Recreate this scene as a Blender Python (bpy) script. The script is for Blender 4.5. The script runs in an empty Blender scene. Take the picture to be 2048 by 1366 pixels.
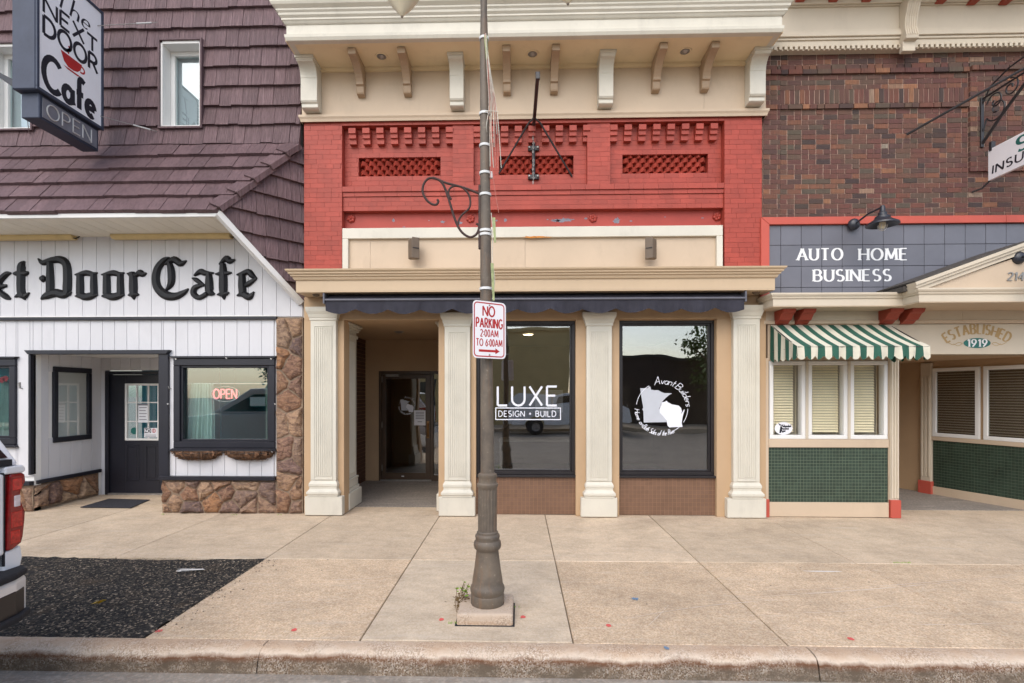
import bpy, bmesh, math, random
from mathutils import Vector, Matrix
random.seed(7)
R = math.radians
sc = bpy.context.scene
col = sc.collection
# ---------------------------------------------------------------- camera
FPX, CAM_D, CAM_H, YAW = 1050.0, 7.34, 1.73, R(1.5)
CY = 787.0
CX = 1036.0 - FPX * math.tan(YAW)
cd = bpy.data.cameras.new('camera'); cam = bpy.data.objects.new('camera', cd); col.objects.link(cam)
cam.location = (0, -CAM_D, CAM_H); cam.rotation_euler = (R(90), 0, YAW)
cd.sensor_width = 36; cd.lens = FPX / 2048 * 36
cd.shift_x = (1024 - CX) / 2048; cd.shift_y = (CY - 683) / 2048
cd.clip_start = 0.05; cd.clip_end = 3000
sc.camera = cam
sc.render.resolution_x = 1024; sc.render.resolution_y = 683
# ---------------------------------------------------------------- sky and sun (bright overcast, high sun behind the camera)
SUN_EL, SUN_AZ = R(44), R(196)      # azimuth measured from +Y clockwise
w = bpy.data.worlds.new('World'); sc.world = w; w.use_nodes = True
nt = w.node_tree; nt.nodes.clear()
o_ = nt.nodes.new('ShaderNodeOutputWorld'); b_ = nt.nodes.new('ShaderNodeBackground')
s_ = nt.nodes.new('ShaderNodeTexSky'); s_.sky_type = 'NISHITA'; s_.sun_disc = False
s_.sun_elevation = SUN_EL; s_.sun_rotation = SUN_AZ
s_.air_density = 1.0; s_.dust_density = 1.8; s_.ozone_density = 1.0
h_ = nt.nodes.new('ShaderNodeHueSaturation'); h_.inputs['Saturation'].default_value = 0.78
nt.links.new(s_.outputs[0], h_.inputs['Color']); nt.links.new(h_.outputs[0], b_.inputs[0])
b_.inputs[1].default_value = 0.15
nt.links.new(b_.outputs[0], o_.inputs[0])
sd = bpy.data.lights.new('sun', 'SUN'); sun = bpy.data.objects.new('sun', sd); col.objects.link(sun)
sd.energy = 0.8; sd.angle = R(60); sd.color = (1.0, 0.945, 0.85)
sv = Vector((math.sin(SUN_AZ) * math.cos(SUN_EL), math.cos(SUN_AZ) * math.cos(SUN_EL), math.sin(SUN_EL)))
sun.rotation_euler = sv.to_track_quat('Z', 'Y').to_euler(); sun.location = (0, -10, 20)
sc.view_settings.view_transform = 'Standard'; sc.view_settings.look = 'None'
sc.view_settings.gamma = 1; sc.view_settings.exposure = 0.94
sc.view_settings.use_curve_mapping = False

# ---------------------------------------------------------------- photo measurements -> metres (Y is the depth of the plane measured on)
_c, _s = math.cos(YAW), math.sin(YAW)
def X(px, Y):
    t = (px - CX) / FPX; dy = Y + CAM_D
    return dy * (t * _c - _s) / (_c + t * _s)
def Z(py, Y, px=1036):
    dx = X(px, Y); zc = -dx * _s + (Y + CAM_D) * _c
    return CAM_H - (py - CY) / FPX * zc
def G(px, py, z=0.0):
    zc = FPX * (CAM_H - z) / (py - CY); xc = (px - CX) / FPX * zc
    return (xc * _c - zc * _s, xc * _s + zc * _c - CAM_D)

# ---------------------------------------------------------------- mesh building
class M:
    def __init__(s): s.v = []; s.f = []; s.mi = []
    def add(s, vs, fs, mi=0):
        o = len(s.v); s.v += [tuple(p) for p in vs]
        for f in fs: s.f.append(tuple(i + o for i in f)); s.mi.append(mi)
        return s
    def box(s, x0, x1, y0, y1, z0, z1, mi=0):
        return s.add([(x0,y0,z0),(x1,y0,z0),(x1,y1,z0),(x0,y1,z0),(x0,y0,z1),(x1,y0,z1),(x1,y1,z1),(x0,y1,z1)],
                     [(0,3,2,1),(4,5,6,7),(0,1,5,4),(1,2,6,5),(2,3,7,6),(3,0,4,7)], mi)
    def prism(s, pts, ext, mi=0):
        pts = [Vector(p) for p in pts]; e = Vector(ext); n = len(pts)
        return s.add(pts + [p + e for p in pts],
                     [tuple(range(n))[::-1], tuple(range(n, 2*n))] + [(i, (i+1) % n, n + (i+1) % n, n + i) for i in range(n)], mi)
    def pyz(s, poly, x0, x1, mi=0): return s.prism([(x0, y, z) for y, z in poly], (x1 - x0, 0, 0), mi)
    def pxz(s, poly, y0, y1, mi=0): return s.prism([(x, y0, z) for x, z in poly], (0, y1 - y0, 0), mi)
    def pxy(s, poly, z0, z1, mi=0): return s.prism([(x, y, z0) for x, y in poly], (0, 0, z1 - z0), mi)
    def quad(s, a, b, c, d, mi=0): return s.add([a, b, c, d], [(0, 1, 2, 3)], mi)
    def tube(s, path, r, n=8, closed=False, mi=0):
        P = [Vector(p) for p in path]; k = len(P); rs = r if isinstance(r, (list, tuple)) else [r] * k
        vs = []; prev = None
        for i in range(k):
            if closed: t = P[(i+1) % k] - P[i-1]
            else: t = P[min(i+1, k-1)] - P[max(i-1, 0)]
            t.normalize()
            if prev is None:
                a = Vector((0,0,1)) if abs(t.z) < .9 else Vector((1,0,0))
                u = t.cross(a).normalized()
            else:
                u = (prev - t * prev.dot(t)); u = u.normalized() if u.length > 1e-6 else t.orthogonal().normalized()
            prev = u; v = t.cross(u)
            for j in range(n):
                a = 2 * math.pi * j / n
                vs.append(P[i] + (u * math.cos(a) + v * math.sin(a)) * rs[i])
        fs = []
        for i in range(k if closed else k - 1):
            for j in range(n):
                a = i * n + j; b = i * n + (j+1) % n; c2 = ((i+1) % k) * n
                fs.append((a, b, c2 + (j+1) % n, c2 + j))
        if not closed: fs += [tuple(range(n))[::-1], tuple(range((k-1)*n, k*n))]
        return s.add(vs, fs, mi)
    def lathe(s, prof, c=(0,0,0), n=24, axis='z', a0=0, a1=360, mi=0):
        full = abs(a1 - a0) >= 360; m = n if full else n + 1; vs = []
        for r, h in prof:
            for j in range(m):
                a = R(a0 + (a1 - a0) * j / n); x, y = r * math.cos(a), r * math.sin(a)
                p = {'z': (x, y, h), 'y': (x, h, y), 'x': (h, x, y)}[axis]
                vs.append((p[0] + c[0], p[1] + c[1], p[2] + c[2]))
        fs = []
        for i in range(len(prof) - 1):
            for j in range(n):
                fs.append((i*m + j, i*m + (j+1) % m, (i+1)*m + (j+1) % m, (i+1)*m + j))
        return s.add(vs, fs, mi)
    def corn(s, prof, x0, x1, yf, yb, mi=0):
        """moulding: profile (out, z) swept along front and both mitred returns"""
        vs = []
        for o, z in prof: vs += [(x0-o, yb, z), (x0-o, yf-o, z), (x1+o, yf-o, z), (x1+o, yb, z)]
        fs = []
        for i in range(len(prof) - 1):
            for j in range(3): fs.append((i*4+j, i*4+j+1, (i+1)*4+j+1, (i+1)*4+j))
        return s.add(vs, fs, mi)
    def mesh(s, name, mats, smooth=False, norm=True):
        me = bpy.data.meshes.new(name); me.from_pydata(s.v, [], s.f)
        for m_ in (mats if isinstance(mats, (list, tuple)) else [mats]): me.materials.append(m_)
        if any(s.mi): me.polygons.foreach_set('material_index', s.mi)
        if norm:
            bm = bmesh.new(); bm.from_mesh(me); bmesh.ops.recalc_face_normals(bm, faces=bm.faces); bm.to_mesh(me); bm.free()
        if smooth:
            me.polygons.foreach_set('use_smooth', [True] * len(me.polygons))
            try: me.set_sharp_from_angle(angle=R(42))
            except Exception: pass
        me.update(); return me
    def build(s, name, mats, parent=None, bev=0, smooth=False, label=None, kind=None, seg=1):
        ob = bpy.data.objects.new(name, s.mesh(name, mats, smooth)); col.objects.link(ob)
        if parent is not None:
            ob.parent = parent
            if parent.type == 'EMPTY': ob.location = -parent.location
        if bev:
            b = ob.modifiers.new('bevel', 'BEVEL'); b.width = bev; b.segments = seg; b.limit_method = 'ANGLE'; b.angle_limit = R(50)
        if label: ob['label'] = label
        if kind: ob['kind'] = kind
        return ob
def inst(mesh, name, parent, loc, scale=(1,1,1), rot=(0,0,0)):
    ob = bpy.data.objects.new(name, mesh); col.objects.link(ob); ob.parent = parent
    off = -parent.location if parent.type == 'EMPTY' else Vector((0,0,0))
    ob.location = Vector(loc) + off; ob.scale = scale; ob.rotation_euler = rot
    return ob
def thing(name, label, cat, loc=(0,0,0), group=None):
    o = bpy.data.objects.new(name, None); col.objects.link(o); o.location = loc; o.empty_display_size = .2
    o['label'] = label; o['category'] = cat
    if group: o['group'] = group
    return o
def tag(o, label, cat, group=None):
    o['label'] = label; o['category'] = cat
    if group: o['group'] = group
    return o
def struct(o): o['kind'] = 'structure'; return o

# ---------------------------------------------------------------- materials
def lin(v):
    v /= 255.0
    return v / 12.92 if v <= .04045 else ((v + .055) / 1.055) ** 2.4
def rgb(r, g, b, k=1.0): return (lin(r)*k, lin(g)*k, lin(b)*k)
class NT:
    def __init__(s, name):
        s.m = bpy.data.materials.new(name); s.m.use_nodes = True; s.t = s.m.node_tree
        s.b = s.t.nodes['Principled BSDF']; s.out = s.t.nodes['Material Output']
    def n(s, typ, **kw):
        x = s.t.nodes.new(typ)
        for k, v in kw.items(): setattr(x, k, v)
        return x
    def l(s, a, b): s.t.links.new(a, b)
    def pos(s, scale=None):
        g = s.n('ShaderNodeNewGeometry').outputs['Position']
        if scale is None: return g
        m = s.n('ShaderNodeVectorMath', operation='MULTIPLY'); s.l(g, m.inputs[0]); m.inputs[1].default_value = scale
        return m.outputs[0]
    def noise(s, vec, scale, detail=5, rough=.6, lo=.3, hi=.7):
        n = s.n('ShaderNodeTexNoise'); n.inputs['Scale'].default_value = scale; n.inputs['Detail'].default_value = detail
        n.inputs['Roughness'].default_value = rough; s.l(vec, n.inputs['Vector'])
        m = s.n('ShaderNodeMapRange'); m.inputs[1].default_value = lo; m.inputs[2].default_value = hi
        s.l(n.outputs[0], m.inputs[0]); return m.outputs[0]
    def mix(s, f, a, b, bt='MIX'):
        m = s.n('ShaderNodeMix', data_type='RGBA', blend_type=bt)
        for sock, v in ((m.inputs[0], f), (m.inputs[6], a), (m.inputs[7], b)):
            if isinstance(v, (int, float)): sock.default_value = v
            elif isinstance(v, tuple): sock.default_value = (*v[:3], 1)
            else: s.l(v, sock)
        return m.outputs[2]
    def math(s, op, a, b=0.0):
        m = s.n('ShaderNodeMath', operation=op)
        for i, v in enumerate((a, b)):
            if isinstance(v, (int, float)): m.inputs[i].default_value = v
            else: s.l(v, m.inputs[i])
        return m.outputs[0]
    def rand(s):
        a = s.n('ShaderNodeObjectInfo').outputs['Random']; g = s.n('ShaderNodeNewGeometry').outputs['Random Per Island']
        return s.math('FRACT', s.math('ADD', a, g))
    def ramp(s, f, stops, interp='LINEAR'):
        r = s.n('ShaderNodeValToRGB'); r.color_ramp.interpolation = interp; e = r.color_ramp.elements
        while len(e) < len(stops): e.new(.5)
        for i, (p, c) in enumerate(stops): e[i].position = p; e[i].color = (*c, 1)
        s.l(f, r.inputs[0]); return r.outputs[0]
    def hsv(s, c, val, sat=1.0):
        h = s.n('ShaderNodeHueSaturation'); s.l(c, h.inputs['Color'])
        if isinstance(val, (int, float)): h.inputs['Value'].default_value = val
        else: s.l(val, h.inputs['Value'])
        h.inputs['Saturation'].default_value = sat; return h.outputs[0]
    def maprange(s, f, a, b, c, d):
        m = s.n('ShaderNodeMapRange'); s.l(f, m.inputs[0])
        for i, v in enumerate((a, b, c, d)): m.inputs[i+1].default_value = v
        return m.outputs[0]
    def bump(s, h, strength=.4, dist=.004):
        b = s.n('ShaderNodeBump'); b.inputs['Strength'].default_value = strength; b.inputs['Distance'].default_value = dist
        s.l(h, b.inputs['Height']); s.l(b.outputs[0], s.b.inputs['Normal']); return b.outputs[0]
    def done(s, c=None, rough=.6, spec=.4, metal=0):
        if c is not None:
            if isinstance(c, tuple): s.b.inputs['Base Color'].default_value = (*c, 1)
            else: s.l(c, s.b.inputs['Base Color'])
        if isinstance(rough, (int, float)): s.b.inputs['Roughness'].default_value = rough
        else: s.l(rough, s.b.inputs['Roughness'])
        s.b.inputs['Specular IOR Level'].default_value = spec; s.b.inputs['Metallic'].default_value = metal
        return s.m
def mat(name, c, rough=.6, var=.1, sc_=2.5, bump=0, bs=80, rnd=0, spec=.35, metal=0, streak=None, samt=.25, dirt=0, sat=1.0):
    t = NT(name); a = tuple(x*(1-var) for x in c); b = tuple(min(.95, x*(1+var)) for x in c)
    cc = t.mix(t.noise(t.pos(), sc_), a, b)
    if dirt:   # irregular grime
        d = t.noise(t.pos((1.6, 1.6, .7)), 2.3, 8, .72, .52, .78)
        cc = t.mix(t.math('MULTIPLY', d, dirt), cc, tuple(x*.42 for x in c))
        d2 = t.noise(t.pos(), 37, 4, .7, .62, .74)
        cc = t.mix(t.math('MULTIPLY', d2, dirt*.7), cc, tuple(x*.5 for x in c))
    if streak:
        st = t.noise(t.pos(streak), 1, 4, .65, .3, .7)
        cc = t.mix(t.math('MULTIPLY', st, samt), cc, tuple(x*.35 for x in c))
    if rnd: cc = t.hsv(cc, t.maprange(t.rand(), 0, 1, 1-rnd, 1+rnd), sat)
    if bump: t.bump(t.noise(t.pos(), bs, 4, .6, 0, 1), bump)
    return t.done(cc, rough, spec, metal)

MT = {}
MT['cream'] = mat('cream_paint', rgb(234,228,212,.73), .5, .06, 1.5, .12, 30, dirt=.26)
MT['cream2'] = mat('cream_paint_neighbour', rgb(224,210,188,.76), .5, .05, 1.5, .12, 30, dirt=.18)
MT['tan'] = mat('tan_paint', rgb(216,194,168,.78), .55, .06, 1.2, .12, 40, dirt=.2)
MT['tan_dark'] = mat('tan_metal', rgb(213,188,156,.80), .5, .05, 1.2, .08, 40, dirt=.14)
MT['tan_wall'] = mat('tan_stucco', rgb(204,172,136,.78), .6, .06, 1.4, .15, 90, dirt=.12)
MT['bracket'] = mat('bracket_tan', rgb(182,156,128,.80), .5, .07, 3, .1, 40, dirt=.2)
MT['soffit'] = mat('soffit_tan', rgb(236,216,178,.88), .6, .06, 1.2, .1, 30, dirt=.22)
MT['red'] = mat('red_painted_brick', rgb(180,76,61,.76), .5, .13, 2.2, .5, 140, rnd=.09, dirt=.34)
MT['redsm'] = mat('red_paint_lintel', rgb(180,72,60,.78), .5, .12, 2.0, .2, 60, dirt=.35)
MT['peel'] = mat('bare_grey_primer', rgb(128,126,136), .7, .25, 30)
MT['rosette'] = mat('rosette_red', rgb(172,62,48,.8), .5, .15, 30)
MT['coral'] = mat('coral_paint', rgb(204,94,78,.78), .5, .06, 2, .1, 30, dirt=.12)
MT['brickred'] = mat('rust_red_paint', rgb(168,72,54,.80), .5, .08, 4, .1, 30, dirt=.15)
MT['white_sid'] = mat('white_siding', rgb(228,227,230,.78), .5, .03, 1.2, .12, 35, rnd=.025, dirt=.15)
MT['white'] = mat('white_trim', rgb(240,238,234,.86), .45, .03, 2, .05, 30, dirt=.12)
MT['soff_w'] = mat('cream_soffit_board', rgb(246,240,224,.90), .55, .04, 2, rnd=.03, dirt=.15)
MT['yellowed'] = mat('yellowed_plastic', rgb(232,208,152,.88), .5, .1, 4)
MT['black'] = mat('black_blue_paint', rgb(27,27,36), .42, .18, 3, .15, 40, spec=.45)
MT['black_l'] = mat('black_letter_paint', rgb(26,26,30), .5, .2, 6, .1, 30, spec=.3)
MT['iron'] = mat('black_iron', rgb(44,42,44), .45, .25, 8, .2, 60, spec=.5)
MT['frame'] = mat('dark_window_frame', rgb(34,30,32), .4, .15, 4, spec=.5)
MT['bronze'] = mat('bronze_door_frame', rgb(74,58,44), .38, .15, 4, spec=.5)
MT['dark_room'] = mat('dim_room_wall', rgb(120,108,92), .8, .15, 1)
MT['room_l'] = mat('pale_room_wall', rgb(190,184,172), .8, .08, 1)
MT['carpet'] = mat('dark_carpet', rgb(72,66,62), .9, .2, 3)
MT['charcoal'] = mat('charcoal_tile', rgb(104,104,112,.98), .38, .07, 3, rnd=.07, dirt=.08, spec=.45)
MT['letter_w'] = mat('white_letter', rgb(236,236,236,.9), .5, .03, 3)
MT['letter_g'] = mat('gold_brown_letter', rgb(170,142,98), .6, .1, 3)
MT['letter_k'] = mat('black_letter', rgb(28,26,38), .5, .1, 3)
MT['letter_r'] = mat('red_letter', rgb(176,36,36), .5, .12, 6)
MT['teal'] = mat('teal_paint', rgb(40,104,96), .5, .1, 4)
MT['vinyl'] = mat('white_vinyl', rgb(232,234,242,.9), .6, .03, 6)
MT['vinyl_g'] = mat('pale_grey_vinyl', rgb(196,200,208,.85), .6, .04, 6)
MT['awn_k'] = mat('black_awning_cloth', rgb(46,45,54), .8, .25, 4, .3, 90, dirt=.2)
MT['awn_bar'] = mat('grey_awning_bar', rgb(92,92,100), .4, .1, 4)
MT['awn_g'] = mat('green_awning_cloth', rgb(44,86,72), .85, .12, 3, .2, 120, dirt=.2)
MT['awn_w'] = mat('cream_awning_cloth', rgb(224,218,198,.78), .85, .08, 3, .2, 120, dirt=.3)
MT['mortar'] = mat('mortar', rgb(172,146,132), .9, .2, 20, .3, 120)
MT['stone_mortar'] = mat('grey_mortar', rgb(136,118,100), .9, .15, 14, .5, 90)
MT['slate'] = mat('dark_slate_roof', rgb(74,70,66), .8, .25, 14, .3, 60)
MT['lamp_k'] = mat('black_lamp_enamel', rgb(40,42,50), .35, .1, 5, spec=.5)
MT['flood'] = mat('brown_floodlight', rgb(104,90,76), .45, .1, 6)
MT['chrome'] = mat('bumper_metal', rgb(216,216,218), .3, .05, 6, metal=.35, spec=.6)
MT['white_car'] = mat('white_car_paint', rgb(240,240,242,.88), .18, .01, 2, spec=.6)
MT['rubber'] = mat('black_rubber', rgb(38,38,42), .75, .2, 30, .3, 80)
MT['sign_w'] = mat('sign_white', rgb(246,242,243,.92), .45, .03, 4)
MT['sign_p'] = mat('sign_panel_white', rgb(248,246,248,.94), .45, .03, 3, dirt=.06)
MT['sign_box'] = mat('navy_sign_metal', rgb(58,64,80), .5, .15, 5, .1, 40, dirt=.25)
MT['grey_pl'] = mat('grey_panel', rgb(118,118,126), .5, .12, 6)
MT['neon_off'] = mat('unlit_neon_tube', rgb(190,188,186), .3, .05, 6)
MT['tie'] = mat('white_band', rgb(220,220,218,.9), .5, .1, 20)
MT['wire_r'] = mat('red_brown_wire', rgb(172,108,96), .6, .2, 30)
MT['wire_w'] = mat('pale_wire', rgb(196,190,176), .6, .2, 30)
MT['steel'] = mat('galvanised_wire', rgb(150,146,142), .4, .2, 20, metal=.6)
MT['leaf'] = mat('weed_leaf', rgb(120,160,40), .6, .3, 30)
MT['leaf_d'] = mat('dry_weed', rgb(110,88,56), .8, .3, 30)
MT['strap'] = mat('green_strap', rgb(150,158,112), .5, .3, 30)
MT['coir'] = mat('coir_liner', rgb(112,84,64), .95, .55, 45, 1.0, 90, rnd=.45)
MT['curtain'] = mat('sheer_curtain', rgb(206,218,206,.8), .9, .08, 6, streak=(30,30,.6), samt=.35)
MT['paper'] = mat('white_paper', rgb(236,236,240,.9), .7, .02, 6)
MT['grey_ink'] = mat('grey_ink', rgb(120,120,126), .7, .05, 6)
MT['blind'] = mat('beige_blind', rgb(246,236,204,.95), .55, .05, 5)
MT['blind_d'] = mat('brown_blind', rgb(190,180,166), .55, .1, 5)
MT['yellow'] = mat('yellow_wrapper', rgb(226,184,48), .5, .2, 30)
MT['mat_k'] = mat('black_doormat', rgb(48,48,54), .95, .2, 40, .8, 160)
MT['spray_r'] = mat('red_spray_paint', rgb(206,92,88), .8, .2, 25)
MT['spray_b'] = mat('blue_spray_paint', rgb(110,134,158), .8, .25, 25)
MT['spray_w'] = mat('white_spray_paint', rgb(216,212,206), .8, .15, 25)
MT['rustpatch'] = mat('bare_wood_patch', rgb(190,120,48), .8, .3, 25)
MT['tanbrick'] = mat('buff_brick', rgb(206,180,128,.85), .8, .12, 1.5, rnd=.05)
MT['darkbrick'] = mat('dark_brown_brick', rgb(70,58,52), .8, .15, 2)
MT['foliage'] = mat('tree_leaf', rgb(84,108,52,.75), .7, .4, 2.5, rnd=.3)
MT['bark'] = mat('bark', rgb(90,76,62), .9, .3, 8)

def emis(name, c, s):
    t = NT(name); t.b.inputs['Emission Color'].default_value = (*c, 1); t.b.inputs['Emission Strength'].default_value = s
    return t.done(c, .5)
MT['neon'] = emis('pink_neon', rgb(255,112,118), 1.1)
MT['bulb'] = emis('warm_bulb', rgb(255,226,180), 9)
def glass(name, tint=(.86,.9,.9), r0=.1, wob=.0, ws=.9):
    t = NT(name); t.t.nodes.remove(t.b)
    tr = t.n('ShaderNodeBsdfTransparent'); tr.inputs[0].default_value = (*tint, 1)
    gl = t.n('ShaderNodeBsdfGlossy'); gl.inputs['Roughness'].default_value = 0.0
    g = t.n('ShaderNodeNewGeometry'); d = t.n('ShaderNodeVectorMath', operation='DOT_PRODUCT')
    t.l(g.outputs['Incoming'], d.inputs[0]); t.l(g.outputs['Normal'], d.inputs[1])
    k = t.math('POWER', t.math('SUBTRACT', 1.0, t.math('ABSOLUTE', d.outputs['Value'])), 5.0)      # Schlick, same from both faces
    fac = t.math('ADD', r0, t.math('MULTIPLY', k, 1-r0))
    if wob:
        b = t.n('ShaderNodeBump'); b.inputs['Strength'].default_value = 1; b.inputs['Distance'].default_value = wob
        t.l(t.noise(t.pos(), ws, 1.5, .4, 0, 1), b.inputs['Height']); t.l(b.outputs[0], gl.inputs['Normal'])
    mx = t.n('ShaderNodeMixShader'); t.l(fac, mx.inputs[0]); t.l(tr.outputs[0], mx.inputs[1]); t.l(gl.outputs[0], mx.inputs[2])
    t.l(mx.outputs[0], t.out.inputs[0]); return t.m
MT['glass'] = glass('window_glass', (.86,.88,.87), .25, .011, .8)
MT['glass_cafe'] = glass('cafe_window_glass', (.86,.96,.96), .14, .003, .9)
MT['glass_pale'] = glass('blind_window_glass', (.98,.98,.97), .035, .004, 1.0)
MT['globe'] = mat('milky_globe', rgb(232,220,192,.85), .3, .04, 5)
MT['tailred'] = mat('red_lens', rgb(132,18,20), .15, .35, 30, spec=.6)
MT['tailbright'] = mat('bright_red_lens', rgb(196,34,30), .12, .4, 45, spec=.6, streak=(3,3,90), samt=.4)
MT['lens'] = mat('clear_lens', rgb(214,200,200), .15, .2, 30, spec=.6)
MT['carglass'] = mat('dark_car_glass', rgb(24,26,30), .06, .1, 3, spec=.6)

def m_brick():
    t = NT('brown_wire_cut_brick'); r = t.rand()
    c = t.ramp(r, [(0, rgb(70,60,60)), (.16, rgb(98,72,68)), (.32, rgb(114,74,67)), (.48, rgb(92,84,74)), (.6, rgb(122,78,67)),
                   (.8, rgb(104,70,67)), (.95, rgb(136,92,72)), (.99, rgb(160,112,84)), (1, rgb(150,140,126))])
    st = t.noise(t.pos((90, 90, 7)), 1, 4, .7, .3, .7)
    c = t.mix(t.math('MULTIPLY', st, .6), c, rgb(60,48,44))
    c = t.mix(t.math('MULTIPLY', t.noise(t.pos(), 3, 6, .65, .45, .75), .3), c, rgb(92,84,66))
    t.bump(st, .6, .004); return t.done(c, .85, .25)
MT['brick'] = m_brick()
def m_stone():
    t = NT('split_field_stone'); r = t.rand()
    c = t.ramp(r, [(0, rgb(166,126,98)), (.2, rgb(196,162,132)), (.4, rgb(138,112,104)), (.6, rgb(186,138,100)), (.8, rgb(122,102,98)), (1, rgb(204,172,140))])
    n1 = t.noise(t.pos((1, 1, 2.2)), 9, 8, .78, .44, .62)
    c = t.mix(t.math('MULTIPLY', n1, .8), c, rgb(92,70,66))
    n2 = t.noise(t.pos((1.2, 1, 2)), 17, 6, .7, .5, .72)
    c = t.mix(t.math('MULTIPLY', n2, .6), c, rgb(206,168,132))
    t.bump(t.noise(t.pos((1, 1, 2.2)), 14, 8, .75, 0, 1), 1.0, .05); return t.done(c, .8, .3)
MT['stone'] = m_stone()
def m_shingle():
    t = NT('mauve_brown_metal_shake'); r = t.rand()
    c = t.mix(t.noise(t.pos(), .8), rgb(107,85,88), rgb(121,97,99))
    st = t.noise(t.pos((70, 22, 1.4)), 1, 4, .75, .4, .62)
    c = t.mix(t.math('MULTIPLY', st, .5), c, rgb(58,42,42))
    c = t.hsv(c, t.maprange(r, 0, 1, .86, 1.14))
    t.bump(st, .8, .006); return t.done(c, .55, .35)
MT['shingle'] = m_shingle()
def m_walk(name, base, agg, stain, dark=rgb(120,104,88)):
    t = NT(name); p = t.pos()
    c = t.mix(t.noise(p, 1.3, 6, .65), tuple(x*.86 for x in base), tuple(x*1.1 for x in base))
    sp = t.n('ShaderNodeTexVoronoi'); sp.inputs['Scale'].default_value = 95; t.l(p, sp.inputs['Vector'])
    spk = t.ramp(sp.outputs['Color'], [(0, rgb(110,92,74)), (.35, base), (.6, rgb(214,180,142,.6)), (.85, rgb(150,112,88)), (1, rgb(225,214,196,.75))])
    c = t.mix(agg, c, spk)
    c = t.mix(t.math('MULTIPLY', t.noise(p, 5, 9, .8, .42, .68), .34), c, dark)
    c = t.mix(t.math('MULTIPLY', t.noise(t.pos((1, 1, 1)), 26, 5, .8, .48, .66), .36), c, rgb(232,218,200,.85))
    c = t.mix(t.math('MULTIPLY', t.noise(t.pos((.8, 2.2, 1)), 2.0, 8, .7, .5, .8), stain), c, dark)
    c = t.mix(t.math('MULTIPLY', t.noise(t.pos((.35, 3.0, 1)), 2.6, 8, .75, .54, .70), .45), c, rgb(224,212,196,.82))   # pale scrape streaks
    c = t.mix(t.math('MULTIPLY', t.noise(p, 60, 3, .7, .66, .72), .5), c, dark)
    c = t.hsv(c, t.maprange(t.n('ShaderNodeObjectInfo').outputs['Random'], 0, 1, .91, 1.07))
    c = t.mix(t.math('MULTIPLY', t.noise(p, .9, 7, .7, .48, .72), .35), c, dark)
    t.bump(t.noise(p, 150, 3, .7, 0, 1), .35, .004); return t.done(c, .85, .25)
MT['walk'] = m_walk('sidewalk_concrete', rgb(216,196,170,.97), .32, .32)
MT['walk_agg'] = m_walk('worn_aggregate_concrete', rgb(224,200,170,1.0), .55, .30)
MT['walk_pale'] = m_walk('pale_concrete_pad', rgb(216,199,175,.98), .26, .3)
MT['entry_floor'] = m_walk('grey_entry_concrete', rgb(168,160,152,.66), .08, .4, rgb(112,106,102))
def m_kerb():
    t = NT('weathered_kerb_concrete'); p = t.pos()
    sep = t.n('ShaderNodeSeparateXYZ'); t.l(p, sep.inputs[0])
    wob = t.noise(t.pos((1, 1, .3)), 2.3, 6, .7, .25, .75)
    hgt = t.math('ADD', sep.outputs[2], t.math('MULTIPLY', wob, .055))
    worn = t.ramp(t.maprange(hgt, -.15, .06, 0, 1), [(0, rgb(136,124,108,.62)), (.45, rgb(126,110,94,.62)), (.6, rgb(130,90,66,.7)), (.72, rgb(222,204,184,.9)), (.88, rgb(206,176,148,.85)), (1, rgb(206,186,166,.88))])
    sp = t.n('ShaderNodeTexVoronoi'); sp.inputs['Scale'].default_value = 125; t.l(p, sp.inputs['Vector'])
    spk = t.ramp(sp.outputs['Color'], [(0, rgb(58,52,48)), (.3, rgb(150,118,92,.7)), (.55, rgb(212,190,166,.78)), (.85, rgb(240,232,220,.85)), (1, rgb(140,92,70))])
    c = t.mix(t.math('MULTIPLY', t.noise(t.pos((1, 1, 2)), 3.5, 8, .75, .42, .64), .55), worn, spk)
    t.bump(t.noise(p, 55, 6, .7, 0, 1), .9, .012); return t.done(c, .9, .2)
MT['kerb'] = m_kerb()
def m_asph():
    t = NT('loose_asphalt_patch'); p = t.pos()
    v = t.n('ShaderNodeTexVoronoi'); v.inputs['Scale'].default_value = 68; t.l(p, v.inputs['Vector'])
    c = t.ramp(v.outputs['Color'], [(0, rgb(26,26,26)), (.55, rgb(48,46,44)), (.76, rgb(84,77,70)), (.88, rgb(150,134,116)), (1, rgb(204,190,168))])
    c = t.mix(t.math('MULTIPLY', t.noise(p, 2.2, 6, .7, .55, .8), .55), c, rgb(120,100,78))
    t.bump(v.outputs['Distance'], 1.0, .012); return t.done(c, .9, .25)
MT['asph'] = m_asph()
MT['road'] = m_walk('grey_road', rgb(176,168,158,.66), .25, .35, rgb(96,90,84))
def m_pole():
    t = NT('weathered_bronze_pole'); p = t.pos()
    c = t.mix(t.noise(p, 5, 6, .65), rgb(84,76,68), rgb(116,104,90))
    c = t.mix(t.math('MULTIPLY', t.noise(t.pos((6, 6, .8)), 2.2, 6, .7, .5, .75), .6), c, rgb(132,96,64))
    c = t.mix(t.math('MULTIPLY', t.noise(p, 40, 4, .7, .62, .7), .5), c, rgb(160,148,130))
    t.bump(t.noise(p, 60, 4, .6, 0, 1), .25); return t.done(c, .55, .4)
MT['pole'] = m_pole()
MT['tile_g'] = mat('green_mosaic_tile', rgb(48,63,52), .35, .15, 3, rnd=.2, spec=.5)
MT['tile_b'] = mat('brown_mosaic_tile', rgb(114,86,68), .45, .1, 2, rnd=.08, spec=.4)
MT['grout_g'] = mat('pale_grout', rgb(122,132,112), .9, .1, 6)
MT['grout_b'] = mat('tan_grout', rgb(150,118,94), .9, .1, 6)

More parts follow.
